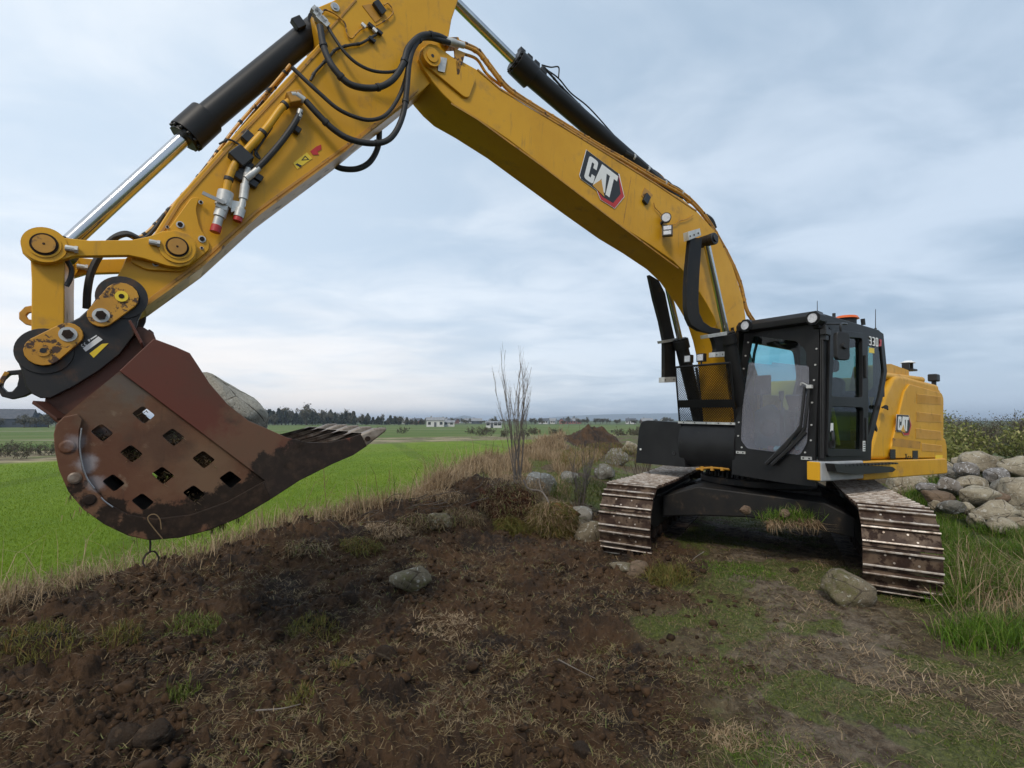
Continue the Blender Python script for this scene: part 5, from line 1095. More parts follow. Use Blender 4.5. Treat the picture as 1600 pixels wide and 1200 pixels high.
def soil_stain(mat, spots, colr=(.014, .009, .006)):
    t = NT(mat.node_tree); bs = t.n['Principled BSDF']; oc = t.add('ShaderNodeTexCoord').outputs['Object']; src = bs.inputs['Base Color'].links[0].from_socket
    nz = t.math('SUBTRACT', t.noise(oc, 7, 8, .72), .5); s3 = t.add('ShaderNodeVectorMath', operation='MULTIPLY'); t.l.new(oc, s3.inputs[0]); s3.inputs[1].default_value = (1, 0, 1); best = None
    for (x_, z_), r_ in spots:
        v = t.add('ShaderNodeVectorMath', operation='DISTANCE'); t.l.new(s3.outputs[0], v.inputs[0]); v.inputs[1].default_value = (x_, 0, z_); d = t.math('SUBTRACT', v.outputs['Value'], r_); best = d if best is None else t.math('MINIMUM', best, d)
    f = t.ramp(t.math('ADD', best, t.math('MULTIPLY', nz, .32)), .02, -.015, 0, .96); rr = bs.inputs['Roughness'].links[0].from_socket
    c2 = t.mix(t.ramp(t.noise(oc, 14, 6, .7), .45, .7), colr, (.040, .024, .015)); t.l.new(t.mix(f, src, c2), bs.inputs['Base Color']); t.l.new(t.math('ADD', rr, t.math('MULTIPLY', f, .3), True), bs.inputs['Roughness'])
stq = S(.7, (565, 700), (520, 712), (480, 722), (440, 742), (405, 765), (370, 785), (330, 800), (290, 812), (250, 815), (210, 818), (170, 805), (135, 780), (118, 765))
stn = list(zip(stq, (.10, .14, .17, .17, .13, .13, .11, .13, .11, .07, .07, .05, .04)))
wq = S(.7, (122, 690), (135, 725), (150, 755), (205, 600), (170, 640), (330, 740), (250, 690), (395, 690))
wear(BUK, [(wq[0], .06, (.28, .26, .27), .6), (wq[1], .07, (.33, .31, .32), .7), (wq[2], .06, (.30, .28, .29), .6), (wq[3], .15, (.10, .095, .085), .7), (wq[4], .2, (.12, .085, .055), .5), (wq[5], .25, (.15, .095, .055), .45), (wq[6], .2, (.055, .028, .018), .5)])
soil_stain(BUK, stn); wear(BUKR, [(wq[7], .30, (.15, .09, .05), .55), (wq[5], .3, (.12, .065, .036), .5)]); soil_stain(BUKR, stn)
BK = bpy.data.objects.new('bucket', None); col.objects.link(BK); BK.parent = EX
HW = .70
side_pts = Z1((190, 775), (215, 750), (400, 600), (515, 492), (590, 520), (635, 540), (668, 590), (700, 640), (760, 710), (830, 765), (900, 795), (960, 822), (1030, 838), (1100, 838), (1170, 822), (1205, 810), (1225, 850), (1180, 880), (1110, 910), (1000, 965), (900, 1030), (800, 1088), (700, 1130), (600, 1155), (500, 1163), (430, 1148), (350, 1110), (280, 1060), (230, 1000), (200, 930), (185, 860), (182, 810))
q = S(HW, *side_pts)
holes = []
for (u, v) in Z1((480, 745), (341, 805), (580, 820), (440, 875), (682, 895), (545, 948), (772, 962), (380, 973), (478, 1037), (650, 1010)):
    hw_ = 18.5; d = S(HW, (u - hw_, v - 2), (u - 1, v - 14), (u + hw_, v + 1), (u + 1, v + 15)); holes.append(rpoly(d, .012, 2)[::-1])
for l0 in (HW - .03, -HW):
    b = B(); b.side([q] + holes, l0, l0 + .03); part('bucket_side', b, BUK, BK)
# cutting plate on the near side and its far twin
cut = S(HW + .001, *Z1((400, 600), (515, 492), (590, 520), (635, 540), (668, 590), (700, 640), (760, 710), (830, 765), (900, 795), (960, 822), (1030, 838), (1100, 838), (1170, 822), (1205, 810), (1225, 850), (1180, 880), (1110, 910), (1000, 965), (905, 1027), (860, 990), (885, 965), (640, 780)))
for l0, l1 in ((HW, HW + .022), (-HW - .022, -HW)):
    b = B(); b.side([cut], l0, l1); part('side_cutter', b, BUKR, BK, bevel=.004)
soil = S(HW + .024, *Z1((905, 800), (960, 822), (1030, 838), (1100, 838), (1170, 822), (1205, 810), (1225, 850), (1180, 880), (1110, 910), (1000, 965), (905, 1027), (862, 990), (890, 950), (870, 905), (895, 880), (850, 830), (880, 815)))
# curved heel band, lugs and worn weld
heel = S(HW + .002, *Z1((190, 778), (215, 752), (262, 742), (278, 762), (268, 800), (266, 860), (280, 930), (315, 990), (360, 1040), (430, 1078), (520, 1092), (640, 1078), (760, 1035), (880, 968), (905, 1027), (800, 1088), (700, 1130), (600, 1155), (500, 1163), (430, 1148), (350, 1110), (280, 1060), (230, 1000), (200, 930), (185, 860), (182, 810)))
b = B(); b.side([heel], HW, HW + .028); part('heel_plate', b, BUK, BK, bevel=.006)
hs = S(HW + .03, *Z1((232, 1002), (262, 985), (300, 1012), (350, 1055), (430, 1090), (520, 1105), (640, 1090), (770, 1045), (880, 985), (905, 1027), (800, 1088), (700, 1130), (600, 1155), (500, 1163), (430, 1148), (350, 1110), (280, 1060)))
sw_ = S(HW + .03, *Z1((520, 1092), (500, 1062), (560, 1052), (640, 1052), (700, 1035), (780, 1000), (840, 965), (885, 966), (760, 1038), (640, 1080))); b = B(); P = [Vector((p[0], HW + .03, p[1])) for p in S(HW + .03, *Z1((273, 790), (267, 850), (275, 910), (292, 960), (315, 992)))]; b.tube(crv(P, 4), .004, 6); b.tube(crv([Vector((p[0], HW + .03, p[1])) for p in S(HW + .03, *Z1((338, 1022), (350, 1035), (378, 1055)))], 3), .004, 6); part('polished_edge', b, STL, BK)
for (u, v), k, mt in zip(Z1((225, 853), (250, 957), (300, 1030)), (1, .85, .85), (BUK, TTH, BUKD)): b = B(); c3 = S3(HW + .028, (u, v))[0]; b.cyl(c3, c3 + Vector((0, .010, 0)), .040 * k, .030 * k, n=20); part('heel_lug', b, mt, BK, bevel=.008, segs=3)
# shell
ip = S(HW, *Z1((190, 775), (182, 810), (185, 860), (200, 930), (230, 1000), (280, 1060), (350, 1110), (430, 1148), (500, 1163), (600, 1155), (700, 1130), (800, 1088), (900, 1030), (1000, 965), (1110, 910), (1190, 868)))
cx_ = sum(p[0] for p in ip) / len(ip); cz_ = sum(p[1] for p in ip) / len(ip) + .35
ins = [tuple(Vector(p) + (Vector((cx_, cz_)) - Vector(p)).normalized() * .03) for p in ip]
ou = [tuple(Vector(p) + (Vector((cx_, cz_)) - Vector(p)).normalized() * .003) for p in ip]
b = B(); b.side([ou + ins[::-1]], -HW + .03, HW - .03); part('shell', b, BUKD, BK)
tp = S(HW, *Z1((190, 775), (215, 750), (400, 600), (515, 492))); tpi = [(p[0] - .03, p[1] - .05) for p in tp]
b = B(); b.side([[tp[1], tp[2], tp[3], (tp[3][0] - .02, tp[3][1] - .03), (tp[2][0] - .015, tp[2][1] - .035), (tp[1][0] - .01, tp[1][1] - .04)]], -HW + .03, HW - .03); part('top_plate', b, BUKR, BK)
# hanger brackets that the coupler holds
hg = S(.24, *Z1((150, 690), (250, 640), (330, 585), (400, 520), (440, 455), (480, 452), (515, 475), (525, 500), (520, 540), (400, 640), (215, 790), (180, 765), (150, 735)))
for l0 in (.18, -.24):
    b = B(); b.side([hg], l0, l0 + .06); part('hanger', b, BUKR, BK, bevel=.006)
b = B(); c3 = S3(0, Z1((498, 475))[0])[0]
for l0 in (-.15, .15): pass
b.side([S(.1, *Z1((485, 470), (500, 458), (515, 470), (515, 500), (490, 500)))], -.10, .10); part('stop_block', b, BUKR, BK, bevel=.006)
a, c = S(.4, *Z1((175, 700), (430, 470)))
for pts in (((150, 700), (225, 755), (222, 762), (146, 710)), ((440, 455), (448, 452), (485, 520), (478, 526))):
    b = B(); b.side([S(.3, *Z1(*pts))], .24, .62); part('gusset', b, BUKR, BK, bevel=.003)
b = B(); b.side([S(.3, *Z1((150, 700), (440, 460), (500, 500), (215, 755)))], .05, .15); part('centre_web', b, BUKR, BK)
# lip and teeth
lip = S(HW - .02, *Z1((1120, 878), (1205, 840), (1225, 850), (1110, 908), (1000, 962), (1000, 952)))
b = B(); b.side([lip], -HW + .03, HW - .03); part('lip', b, BUKD, BK, bevel=.004)
tq = S(HW, *Z1((1205, 812), (1298, 789), (1292, 802), (1225, 852)))
aq = S(HW, *Z1((955, 868), (1000, 858), (1060, 850), (1130, 828), (1180, 805), (1212, 806), (1224, 850), (1130, 892), (1000, 948)))
tooth_b = B(); tooth_b.raw([(tq[0][0], -.05, tq[0][1]), (tq[0][0], .05, tq[0][1]), (tq[3][0], .05, tq[3][1]), (tq[3][0], -.05, tq[3][1]), ((tq[0][0] + tq[1][0]) / 2 - .01, -.045, (tq[0][1] + tq[1][1]) / 2 + .02), ((tq[0][0] + tq[1][0]) / 2 - .01, .045, (tq[0][1] + tq[1][1]) / 2 + .02), (tq[1][0], -.038, tq[1][1]), (tq[1][0], .038, tq[1][1]), (tq[2][0], .038, tq[2][1]), (tq[2][0], -.038, tq[2][1])],
    [(0, 1, 2, 3), (0, 4, 5, 1), (4, 6, 7, 5), (6, 9, 8, 7), (9, 3, 2, 8), (0, 3, 9, 6, 4), (1, 5, 7, 8, 2)])
tme = tooth_b.mesh('tooth', TTH)
ab = B(); ab.side([aq], -.032, .032); ab.m = 1
tt_ = [aq[i] for i in range(6)]; ab.side([[(p[0], p[1] + .004) for p in tt_] + [(p[0], p[1] - .006) for p in tt_[::-1]]], -.020, .034)
ame = ab.mesh('adapter', [BUKD, TTH]); sb_ = B(); sb_.side([aq], -.026, .026); sme = sb_.mesh('lip_shroud', BUKD)
for k in range(5):
    y_ = HW - .045 - k * (2 * HW - .09) / 4
    t_ = bpy.data.objects.new('tooth', tme); col.objects.link(t_); t_.parent = BK; t_.location = (0, y_, 0)
    bv = t_.modifiers.new('bevel', 'BEVEL'); bv.width = .012; bv.segments = 3
    a_ = bpy.data.objects.new('adapter', ame); col.objects.link(a_); a_.parent = BK; a_.location = (0, y_, 0)
    bv = a_.modifiers.new('bevel', 'BEVEL'); bv.width = .01; bv.segments = 2
    if k < 4:
        s_ = bpy.data.objects.new('lip_shroud', sme); col.objects.link(s_); s_.parent = BK; s_.location = (.14, y_ - (2 * HW - .09) / 8, -.075)
        bv = s_.modifiers.new('bevel', 'BEVEL'); bv.width = .01; bv.segments = 2
b = B(); c3 = S3(HW + .02, Z1((1232, 826))[0])[0]; b.cyl(c3 - Vector((0, .03, 0)), c3 + Vector((0, .0, 0)), .018, n=12); part('tooth_pin', b, BUKD, BK)
# ------------------------------------------------------------------ stones
ST_P = stone_mat('pale_granite', (.36, .33, .27), (.46, .43, .36), (.60, .57, .50))
def stone(name, loc, size, mat, label, group=None, seed=0, cat='stone', rot=0, flat=1.0):
    rs = np.random.default_rng(seed + 100); bm = bmesh.new(); bmesh.ops.create_icosphere(bm, subdivisions=4, radius=1)
    off = rs.uniform(0, 50, 3); pl = [(Vector(rs.normal(0, 1, 3)).normalized(), rs.uniform(.64, .90)) for _ in range(11)]
    co = np.array([v.co[:] for v in bm.verts])
    for n_, d in pl:
        k = co @ np.array(n_); ex = np.maximum(k - d, 0); co = co - np.outer(ex * .8, np.array(n_))
    m = 1 + (fbm(co[:, 0] + off[0] + co[:, 2] * .7, co[:, 1] + off[1] - co[:, 2] * .6, 1.3, 3, seed) - .5) * .35 * flat + (fbm(co[:, 0] + off[0] + co[:, 2], co[:, 1] + off[2] + co[:, 2], 5, 4, seed + 7) - .5) * .13 * flat ** 1.8
    co = co * m[:, None] * np.array(size)
    for v, c in zip(bm.verts, co): v.co = c
    me = bpy.data.meshes.new(name); bm.to_mesh(me); bm.free(); me.materials.append(mat)
    for p in me.polygons: p.use_smooth = True
    o = bpy.data.objects.new(name, me); col.objects.link(o); o.location = loc; o.rotation_euler = (rs.uniform(-.25, .25), rs.uniform(-.25, .25), rot or rs.uniform(0, 6.28))
    return tag(o, label, cat, group)
def wpos(u, v, Y):
    d = _ray(u, v); return Vector((0, 0, CAM_H)) + d * (Y / d.y)
def wst(u, v, Y, wpx, hpx, mat, label, group=None, seed=0, deep=.9, name='stone', cat='stone', snap=True):
    """stone seen at picture point u,v, Y metres away, with its apparent half width and half height given"""
    if snap:      # slide along the line of sight until the stone rests on the earth
        ys = np.linspace(Y * .7, Y * 1.45, 160); P_ = [wpos(u, v, y_) for y_ in ys]; hz__ = H(np.array([p.x for p in P_]), np.array([p.y for p in P_]))
        gap = np.array([p.z - hpx * p.y / FPX * .6 for p in P_]) - hz__; ok = np.where(gap <= 0)[0]
        if len(ok): Y = ys[ok[0]]
    p = wpos(u, v, Y); k = p.y / FPX; return stone(name, p, (wpx * k, min(wpx, hpx * 1.3) * k * deep, hpx * k * 1.12), mat, label, group, seed, cat, rot=.001)
wst(1323, 923, 4.95, 40, 28, ST_M, 'round greenish boulder lying against the foot of the right hand track', seed=3, name='boulder', cat='boulder')
wst(641, 906, 5.75, 30, 18, ST_M, 'half buried mossy stone in the dug soil below the bank', seed=4)
wst(690, 816, 7.4, 22, 14, ST_M, 'pale mossy stone stuck in the bank left of the root clump', seed=5)
wst(902, 812, 7.8, 30, 17, ST_G, 'grey lichened stone between the moss clump and the left hand track', seed=6)
wst(922, 833, 7.2, 26, 18, ST_M, 'yellowish stone touching the outer side of the left hand track', seed=7)
wst(972, 887, 6.1, 20, 9, ST_M, 'flat green mossy stone in front of the left hand track', seed=8)
wst(997, 891, 5.9, 20, 12, ST_B, 'dark reddish stone next to the flat green one before the left hand track', seed=9)
wst(846, 756, 10.3, 27, 18, ST_G, 'rounded blue grey stone just right of the tall bare bush', seed=10)
wst(806, 766, 10.0, 18, 13, ST_G, 'dull green grey stone behind the stems of the tall bare bush', seed=11)
wst(890, 746, 11.5, 16, 11, ST_G, 'grey stone half hidden by dead grass between the two bare bushes', seed=12)
wst(962, 716, 12.5, 20, 15, ST_G, 'lichened grey stone on the bank beside the black front box', seed=13)
wst(944, 740, 11.8, 16, 13, ST_G, 'small grey stone at the foot of the bank right of the short bare bush', seed=14)
wst(985, 700, 14.0, 14, 10, ST_A, 'pale stone on top of the mossy bank behind the black front box', seed=15)
b_ = 0
for (u, v, Y, a, c, l) in ((1164, 797, 6.35, 9.5, 7, 'small brown stone resting at the middle of the cross frame'), (1226, 803, 6.2, 9, 7, 'small brown stone beside the grass tuft on the cross frame')):
    wst(u, v, Y, a, c, ST_B, l, seed=20 + int(u), snap=False)
for (u, v, Y, a, c, l) in ((1240, 892, 5.6, 9, 6, 'small dark stone on the path left of the boulder'), (908, 1172, 2.75, 16, 11, 'small dark stone at the bottom of the picture beside the wet rut'), (195, 1152, 2.72, 25, 19, 'left of two rounded earthy stones side by side at the lower left'), (240, 1150, 2.72, 27, 20, 'right of two rounded earthy stones side by side at the lower left'), (605, 1020, 4.1, 18, 10, 'small brown stone below the tuft of pale straw'), (545, 935, 5.4, 14, 9, 'small dark stone left of the half buried mossy stone')):
    wst(u, v, Y, a, c, ST_D, l, seed=40 + int(u))
ZS = lambda x, y: (1400 + x / 4, 560 + y / 4)
pile = [(500, 655, 108, 55, 10.6, ST_A, 'broad pale boulder on the top of the stone pile nearest the counterweight'), (755, 695, 100, 62, 10.2, ST_A, 'large rounded boulder on top of the pile at the picture\'s right edge'),
 (625, 652, 60, 36, 11.2, ST_M, 'yellowish mossy stone between the two top boulders of the pile'), (385, 640, 34, 22, 11.3, ST_A, 'small pale stone left of the broad top boulder'),
 (430, 705, 62, 48, 10.2, ST_W, 'white speckled stone under the broad top boulder'), (335, 722, 50, 45, 10.4, ST_G, 'grey stone next to the counterweight\'s lower corner'),
 (760, 855, 95, 100, 9.2, ST_A, 'biggest boulder of the pile, cut by the picture\'s right edge'), (665, 810, 55, 45, 9.7, ST_G, 'shadowed grey stone left of the biggest boulder'), (525, 862, 112, 56, 9.1, ST_A, 'wide grey boulder in the middle row of the pile'),
 (620, 958, 120, 56, 8.7, ST_A, 'wide smooth boulder in the bottom row of the pile'), (480, 790, 100, 50, 9.7, ST_A, 'pinkish boulder above the wide middle one'), (325, 800, 80, 42, 9.8, ST_W, 'black and white stone left of the pinkish boulder'),
 (620, 738, 62, 44, 10.1, ST_W, 'pale cracked stone below the yellowish one'), (345, 930, 62, 40, 8.9, ST_G, 'grey stone behind the fresh grass at the foot of the pile'), (248, 922, 34, 28, 9.1, ST_A, 'small round stone at the left foot of the pile'),
 (500, 1012, 44, 36, 8.6, ST_A, 'small stone under the wide smooth boulder'), (662, 1052, 72, 44, 8.2, ST_A, 'flat brownish stone at the lowest front of the pile'), (768, 1040, 60, 46, 8.3, ST_A, 'stone at the lowest front of the pile by the right edge'),
 (436, 936, 40, 32, 8.9, ST_A, 'small dull stone between the grey stone and the wide smooth boulder'), (634, 878, 60, 34, 9.0, ST_B, 'brown stone beside the wide middle boulder'), (60, 785, 120, 56, 10.6, ST_A, 'long pale boulder below the engine housing'),
 (172, 765, 60, 36, 10.8, ST_A, 'rounded stone right of the long pale boulder'), (232, 752, 48, 34, 10.9, ST_G, 'small grey stone under the counterweight'), (205, 815, 62, 34, 9.9, ST_W, 'white patched stone below the counterweight'),
 (262, 872, 90, 40, 9.4, ST_B, 'flat brown stone at the left end of the middle row'), (790, 975, 30, 24, 8.6, ST_A, 'small stone between the two right hand boulders of the bottom row'), (-60, 775, 60, 40, 11.2, ST_G, 'grey stone far back below the side step'), (560, 700, 40, 30, 10.8, ST_A, 'stone wedged behind the white speckled one'), (880, 760, 60, 60, 9.9, ST_A, 'boulder continuing the pile beyond the right edge')]
for i, (a, c, wp, hp, Y, mt, lb) in enumerate(pile):
    u, v = ZS(a, c); wst(u, v, Y, wp / 4 * 1.14, hp / 4 * 1.16, mt, lb, 'stones in the pile behind the excavator', seed=200 + i, deep=1.0, snap=False)
for i in range(26):     # the pile goes on beyond the frame and behind
    x_ = 7.6 + i * .33 + rng.normal(0, .2); y_ = 10.8 + rng.normal(0, .5) - .02 * i; r_ = rng.uniform(.2, .42)
    if x_ / y_ < 1.02 and y_ < 11.3: y_ += 1.1
    stone('stone', (x_, y_, Hz(x_, y_) + r_ * .35), (r_ * 1.3, r_, r_ * .85), ST_A, 'stone lying at the back of the pile behind the excavator', 'stones at the back of the pile', seed=300 + i)
# boulder held in the bucket, above the soil load
p3 = EXM @ Vector((*[S(.20, (362, 634))[0][0]], .20, S(.20, (362, 634))[0][1]))
bo = stone('boulder', p3, (.33, .24, .15), ST_P, 'big pale boulder sitting in the bucket', seed=23, cat='boulder', rot=.001, flat=.8)
xd = (EXM.to_3x3() @ Vector((-.80, 0, -.60))).normalized(); yd = (EXM.to_3x3() @ Vector((0, 1, 0))).normalized(); zd = xd.cross(yd); bo.rotation_euler = Matrix((xd, yd, zd)).transposed().to_euler()
# soil inside the bucket
bm = bmesh.new(); bmesh.ops.create_grid(bm, x_segments=40, y_segments=40, size=1)
fl = S(0.0, *Z1((260, 800), (900, 862))); q0 = S(HW, *Z1((300, 860), (960, 850)))
for v in bm.verts:
    a = (v.co.x + 1) / 2; yy = v.co.y * .66; x_ = q0[0][0] * (1 - a) + q0[1][0] * a; z_ = q0[0][1] * (1 - a) + q0[1][1] * a
    z_ += .12 * math.sin(math.pi * a) * (1 - (yy / .7) ** 2) + (vn(np.array([x_ * 7.]), np.array([yy * 7.]), 5)[0] - .5) * .12 - (.12 if abs(v.co.y) > .99 else 0)
    v.co = (x_, yy, z_)
me = bpy.data.meshes.new('soil_load'); bm.to_mesh(me); bm.free(); me.materials.append(CLOD)
so_ = bpy.data.objects.new('soil_load', me); col.objects.link(so_); so_.matrix_world = EXM; tag(so_, 'brown earth lying in the bucket', 'soil', kind='stuff')
# grass caught in the holes of the side plate and along the bucket's underside
def local_blades(name, pts, h, wd, mat, label, cat, down=False, lean=.6):
    P = np.array([EXM @ Vector(p) for p in pts]); o = blades(name, P, h, wd, mat, lean, lie=not down)
    if down:
        me = o.data; n = len(me.vertices); co = np.empty(n * 3, np.float32); me.vertices.foreach_get('co', co); co = co.reshape(-1, 3)
        bz = np.repeat(P, 5, 0); co[:, 2] = bz[:, 2] - np.abs(co[:, 2] - bz[:, 2]); me.vertices.foreach_set('co', co.ravel()); me.update()
    return tag(o, label, cat, kind='stuff')
pts = []
for (u, v), nn in zip(Z1((341, 815), (580, 825), (440, 880), (682, 900), (545, 955), (650, 1030), (480, 755)), (40, 90, 80, 90, 60, 70, 25)):
    for k in range(nn):
        x_, z_ = S(HW - .05, (u + rng.normal(0, 7), v + rng.normal(3, 6)))[0]; pts.append((x_, HW - .045 + rng.uniform(0, .02), z_))
local_blades('caught_grass', pts, .07, .004, G_STRAW, 'dead grass and roots caught in the diamond holes of the bucket', 'dead grass')
pts = []
for (u, v, sp, nn) in ((330, 829, 22, 70), (370, 812, 12, 60), (235, 843, 40, 25), (130, 800, 18, 20), (108, 780, 10, 14), (345, 822, 8, 50)):
    for k in range(nn):
        uu = u + rng.normal(0, sp * .6); x_, z_ = S(HW - .1, (uu, v - (uu - u) * .3))[0]; pts.append((x_, rng.uniform(.3, HW), z_ + .02))
local_blades('hanging_roots', pts, .055, .004, G_STRAW, 'short roots and grass hanging from the underside of the bucket', 'roots', down=True, lean=.3)
b = B(); base_ = S(.5, (234, 842), (235, 862)); q_ = lambda u, v: Vector((S(.5, (u, v))[0][0], .5, S(.5, (u, v))[0][1]))
b.tube(crv([q_(234, 838), q_(235, 850), q_(234, 864)], 4), .006, 5); b.tube(crv([q_(234, 862), q_(227, 868), q_(223, 878), q_(227, 886)], 4), [.006] * 9 + [.006, .005, .004, .003], 5); b.tube(crv([q_(234, 862), q_(242, 862), q_(248, 872), q_(245, 885)], 4), .005, 5)
rt = b.obj('hanging_root', [BARKD]); rt.matrix_world = EXM; tag(rt, 'dark forked root hanging alone under the bucket', 'root')
b = B(); q_ = lambda u, v: Vector((S(HW + .06, (u, v))[0][0], HW + .06, S(HW + .06, (u, v))[0][1]))
b.tube(crv([q_(254, 842), q_(240, 825), q_(231, 812), q_(234, 805), q_(243, 804), q_(250, 812), q_(252, 827)], 5), .003, 5)
rt = b.obj('bent_straw', [G_DRY]); rt.matrix_world = EXM; tag(rt, 'curled pale straw clinging to the lower side of the bucket', 'straw')

# ------------------------------------------------------------------ tufts, clumps, bushes
def tuft(u, v, z, rad, n, h, mat, label, cat='grass tuft', lie=False, lean=.8, hump=0, sd=0):
    d = _ray(u, v); t = (z - CAM_H) / d.z; cx, cy = d.x * t, d.y * t
    a = rng.uniform(0, 6.28, n); rr = rad * np.sqrt(rng.random(n)); x_ = cx + rr * np.cos(a); y_ = cy + rr * np.sin(a) * .8
    P = on_ground(x_, y_); P[:, 2] += hump * np.maximum(0, 1 - (rr / rad) ** 2)
    return tag(blades('grass_tuft', P, h, .0035 + .0006 * cy, mat, lean, lie=lie), label, cat)
tuft(1045, 908, .08, .26, 700, .13, G_MOSS, 'yellow green grass tuft on the soil before the left hand track', lean=1.3, hump=.05)
tuft(692, 985, .05, .27, 900, .10, G_DRY, 'flat patch of straw coloured grass in the middle of the dug soil', lie=True)
tuft(490, 985, .08, .22, 420, .07, G_MOSS, 'greenish tuft on a lump of soil left of the straw patch', lean=1.2, hump=.06)
tuft(300, 985, .1, .22, 350, .08, G_DULL, 'dull green turf lump near the bank at the left', lean=1.4, hump=.05)
tuft(185, 1010, .08, .16, 240, .09, G_MOSS, 'brownish turf lump left of the dull green one', lean=1.2, hump=.06)
tuft(535, 1048, .04, .08, 160, .05, G_MOSS, 'small ochre grass tuft on the dug soil', lean=1.0, hump=.04)
tuft(465, 1118, .03, .12, 260, .05, G_MOSS, 'low green and ochre tuft near the lower left', lean=1.2, hump=.03)
tuft(60, 1025, .1, .26, 420, .10, G_MOSS, 'brown and green clump of dead grass at the left edge', lean=1.1, hump=.07)
tuft(285, 1085, .05, .10, 200, .08, G_DULL, 'grey green tuft above the two rounded earthy stones', lean=1.0)
tuft(1145, 1165, .02, .14, 380, .06, G_DRY, 'pale grass tuft at the bottom of the picture right of the middle', lean=1.4)
tuft(1200, 1185, .02, .22, 700, .035, G_LUSH, 'bright green grass patch at the bottom of the picture', lean=.9)
tuft(1130, 1065, .02, .28, 600, .035, G_LUSH, 'green grass patch in the middle of the trodden path', lean=.9)
tuft(1150, 900, .03, .45, 1200, .05, G_LUSH, 'green grass patch on the path under the machine\'s front', lean=.9)
def mound(name, u, v, Y, size, mat, label, cat, seed):
    p = wpos(u, v, Y); o = stone(name, p, size, mat, label, None, seed, cat, rot=.001, flat=2.3); return o
# torn up root clump and the moss clump on the end of the bank
RT = coat('root_soil', (.022, .010, .007), (.075, .032, .018), .95, 0, 14, spots=(.15, .08, .04), spot_lv=(.58, .68), spot_scale=40, bump=1.0, bscale=60, spec=.15)
MOSS = coat('moss_sod', (.055, .055, .015), (.10, .085, .03), .95, 0, 14, spots=(.13, .06, .03), spot_lv=(.5, .65), spot_scale=20, bump=1.0, bscale=60, spec=.1)
mound('root_clump', 795, 797, 8.0, (.50, .34, .40), RT, 'dark reddish clump of earth and torn roots on the end of the bank', 'root clump', 31)
mound('root_clump', 735, 795, 8.0, (.32, .26, .20), RT, 'lower dark clump of earth left of the tall root clump', 'root clump', 32)
mound('moss_clump', 866, 812, 7.7, (.32, .24, .27), MOSS, 'yellow green mossy sod slumped beside the dark root clump', 'moss clump', 33)
mound('moss_clump', 795, 830, 7.6, (.22, .18, .16), MOSS, 'brown and green sod at the foot of the dark root clump', 'moss clump', 34)
mound('turf_lump', 380, 893, 5.7, (.26, .16, .12), MOSS, 'dark turf lump lying on the crest of the bank', 'turf', 35)
def shag(center, size, n, h, mat, label, cat, hang=True):
    a = rng.normal(0, 1, (n, 3)); a[:, 1] = -np.abs(a[:, 1]); a[:, 2] = np.abs(a[:, 2]) * 1.2 - .5; a /= np.linalg.norm(a, axis=1)[:, None]
    P = np.array(center) + a * np.array(size); o = blades('shaggy_growth', P, h, .008, mat, .9)
    me = o.data; m = len(me.vertices); co = np.empty(m * 3, np.float32); me.vertices.foreach_get('co', co); co = co.reshape(-1, 3)
    bz = np.repeat(P, 5, 0); ou_ = np.repeat(a, 5, 0) * .02; co += ou_; co[:, 2] = bz[:, 2] - (co[:, 2] - bz[:, 2]) * np.repeat(rng.uniform(-.2, 1, n), 5); me.vertices.foreach_set('co', co.ravel()); me.update()
    return tag(o, label, cat, kind='stuff')
shag(wpos(862, 812, 7.7), (.34, .26, .30), 1500, .22, G_DRY, 'pale dead grass strands drooping over the mossy sod', 'dead grass')
shag(wpos(862, 815, 7.7), (.35, .25, .30), 3200, .20, G_MOSS, 'long yellow green moss and grass hanging over the sod', 'moss')
shag(wpos(795, 828, 7.6), (.27, .2, .2), 1800, .17, G_MOSS, 'green and rusty grass hanging from the torn sod', 'moss')
shag(wpos(795, 792, 8.0), (.52, .34, .40), 2600, .13, G_STRAW, 'fine roots bristling from the dark root clump', 'roots')
shag(wpos(380, 893, 5.7), (.27, .17, .13), 500, .08, G_STRAW, 'dead grass fringing the turf lump on the bank', 'dead grass')
shag(wpos(945, 712, 13), (1.1, .8, .35), 1800, .3, G_MOSS, 'yellow brown grass over the bank beside the black front box', 'dead grass')
shag(wpos(905, 765, 9.6), (.5, .4, .25), 1500, .22, G_DULL, 'coarse green grass at the foot of the short bare bush', 'grass')
pA = wpos(1232, 812, 6.25)
P_ = np.array(pA) + rng.normal(0, 1, (420, 3)) * (.16, .06, .025); tag(blades('caught_tuft', P_, .16, .006, G_LUSH, 1.1), 'green and tan grass tuft caught on the front of the cross frame', 'grass tuft')
shag(pA + Vector((.05, 0, -.02)), (.3, .08, .06), 700, .16, G_DRY, 'dead grass hanging from the lower edge of the cross frame', 'dead grass')
for i, (u, v, Y, sz_, n_, mt, lb) in enumerate(((600, 856, 6.7, (.30, .2, .12), 900, G_DRY, 'pale dead grass matted on the crest under the bucket tip'), (655, 832, 7.2, (.34, .2, .14), 1100, G_STRAW, 'brown root mat on the crest left of the pale mossy stone'), (560, 872, 6.3, (.26, .2, .10), 700, G_MOSS, 'ochre grass mat low on the crest under the bucket teeth'),
        (720, 835, 7.4, (.30, .2, .16), 1000, G_STRAW, 'dark root mat below the pale mossy stone'), (690, 785, 8.0, (.40, .2, .12), 1300, G_DRY, 'tangle of dry grass on top of the bank behind the pale mossy stone'), (480, 895, 5.9, (.22, .2, .08), 500, G_STRAW, 'brown root mat on the crest between the turf lump and the ochre mat'), (800, 760, 8.5, (.5, .25, .15), 900, G_DRY, 'dry grass tangled round the foot of the tall bare bush'))):
    p_ = wpos(u, v, Y); shag(Vector((p_.x, p_.y, Hz(p_.x, p_.y) + .02)), sz_, n_, .13, mt, lb, 'dead grass')
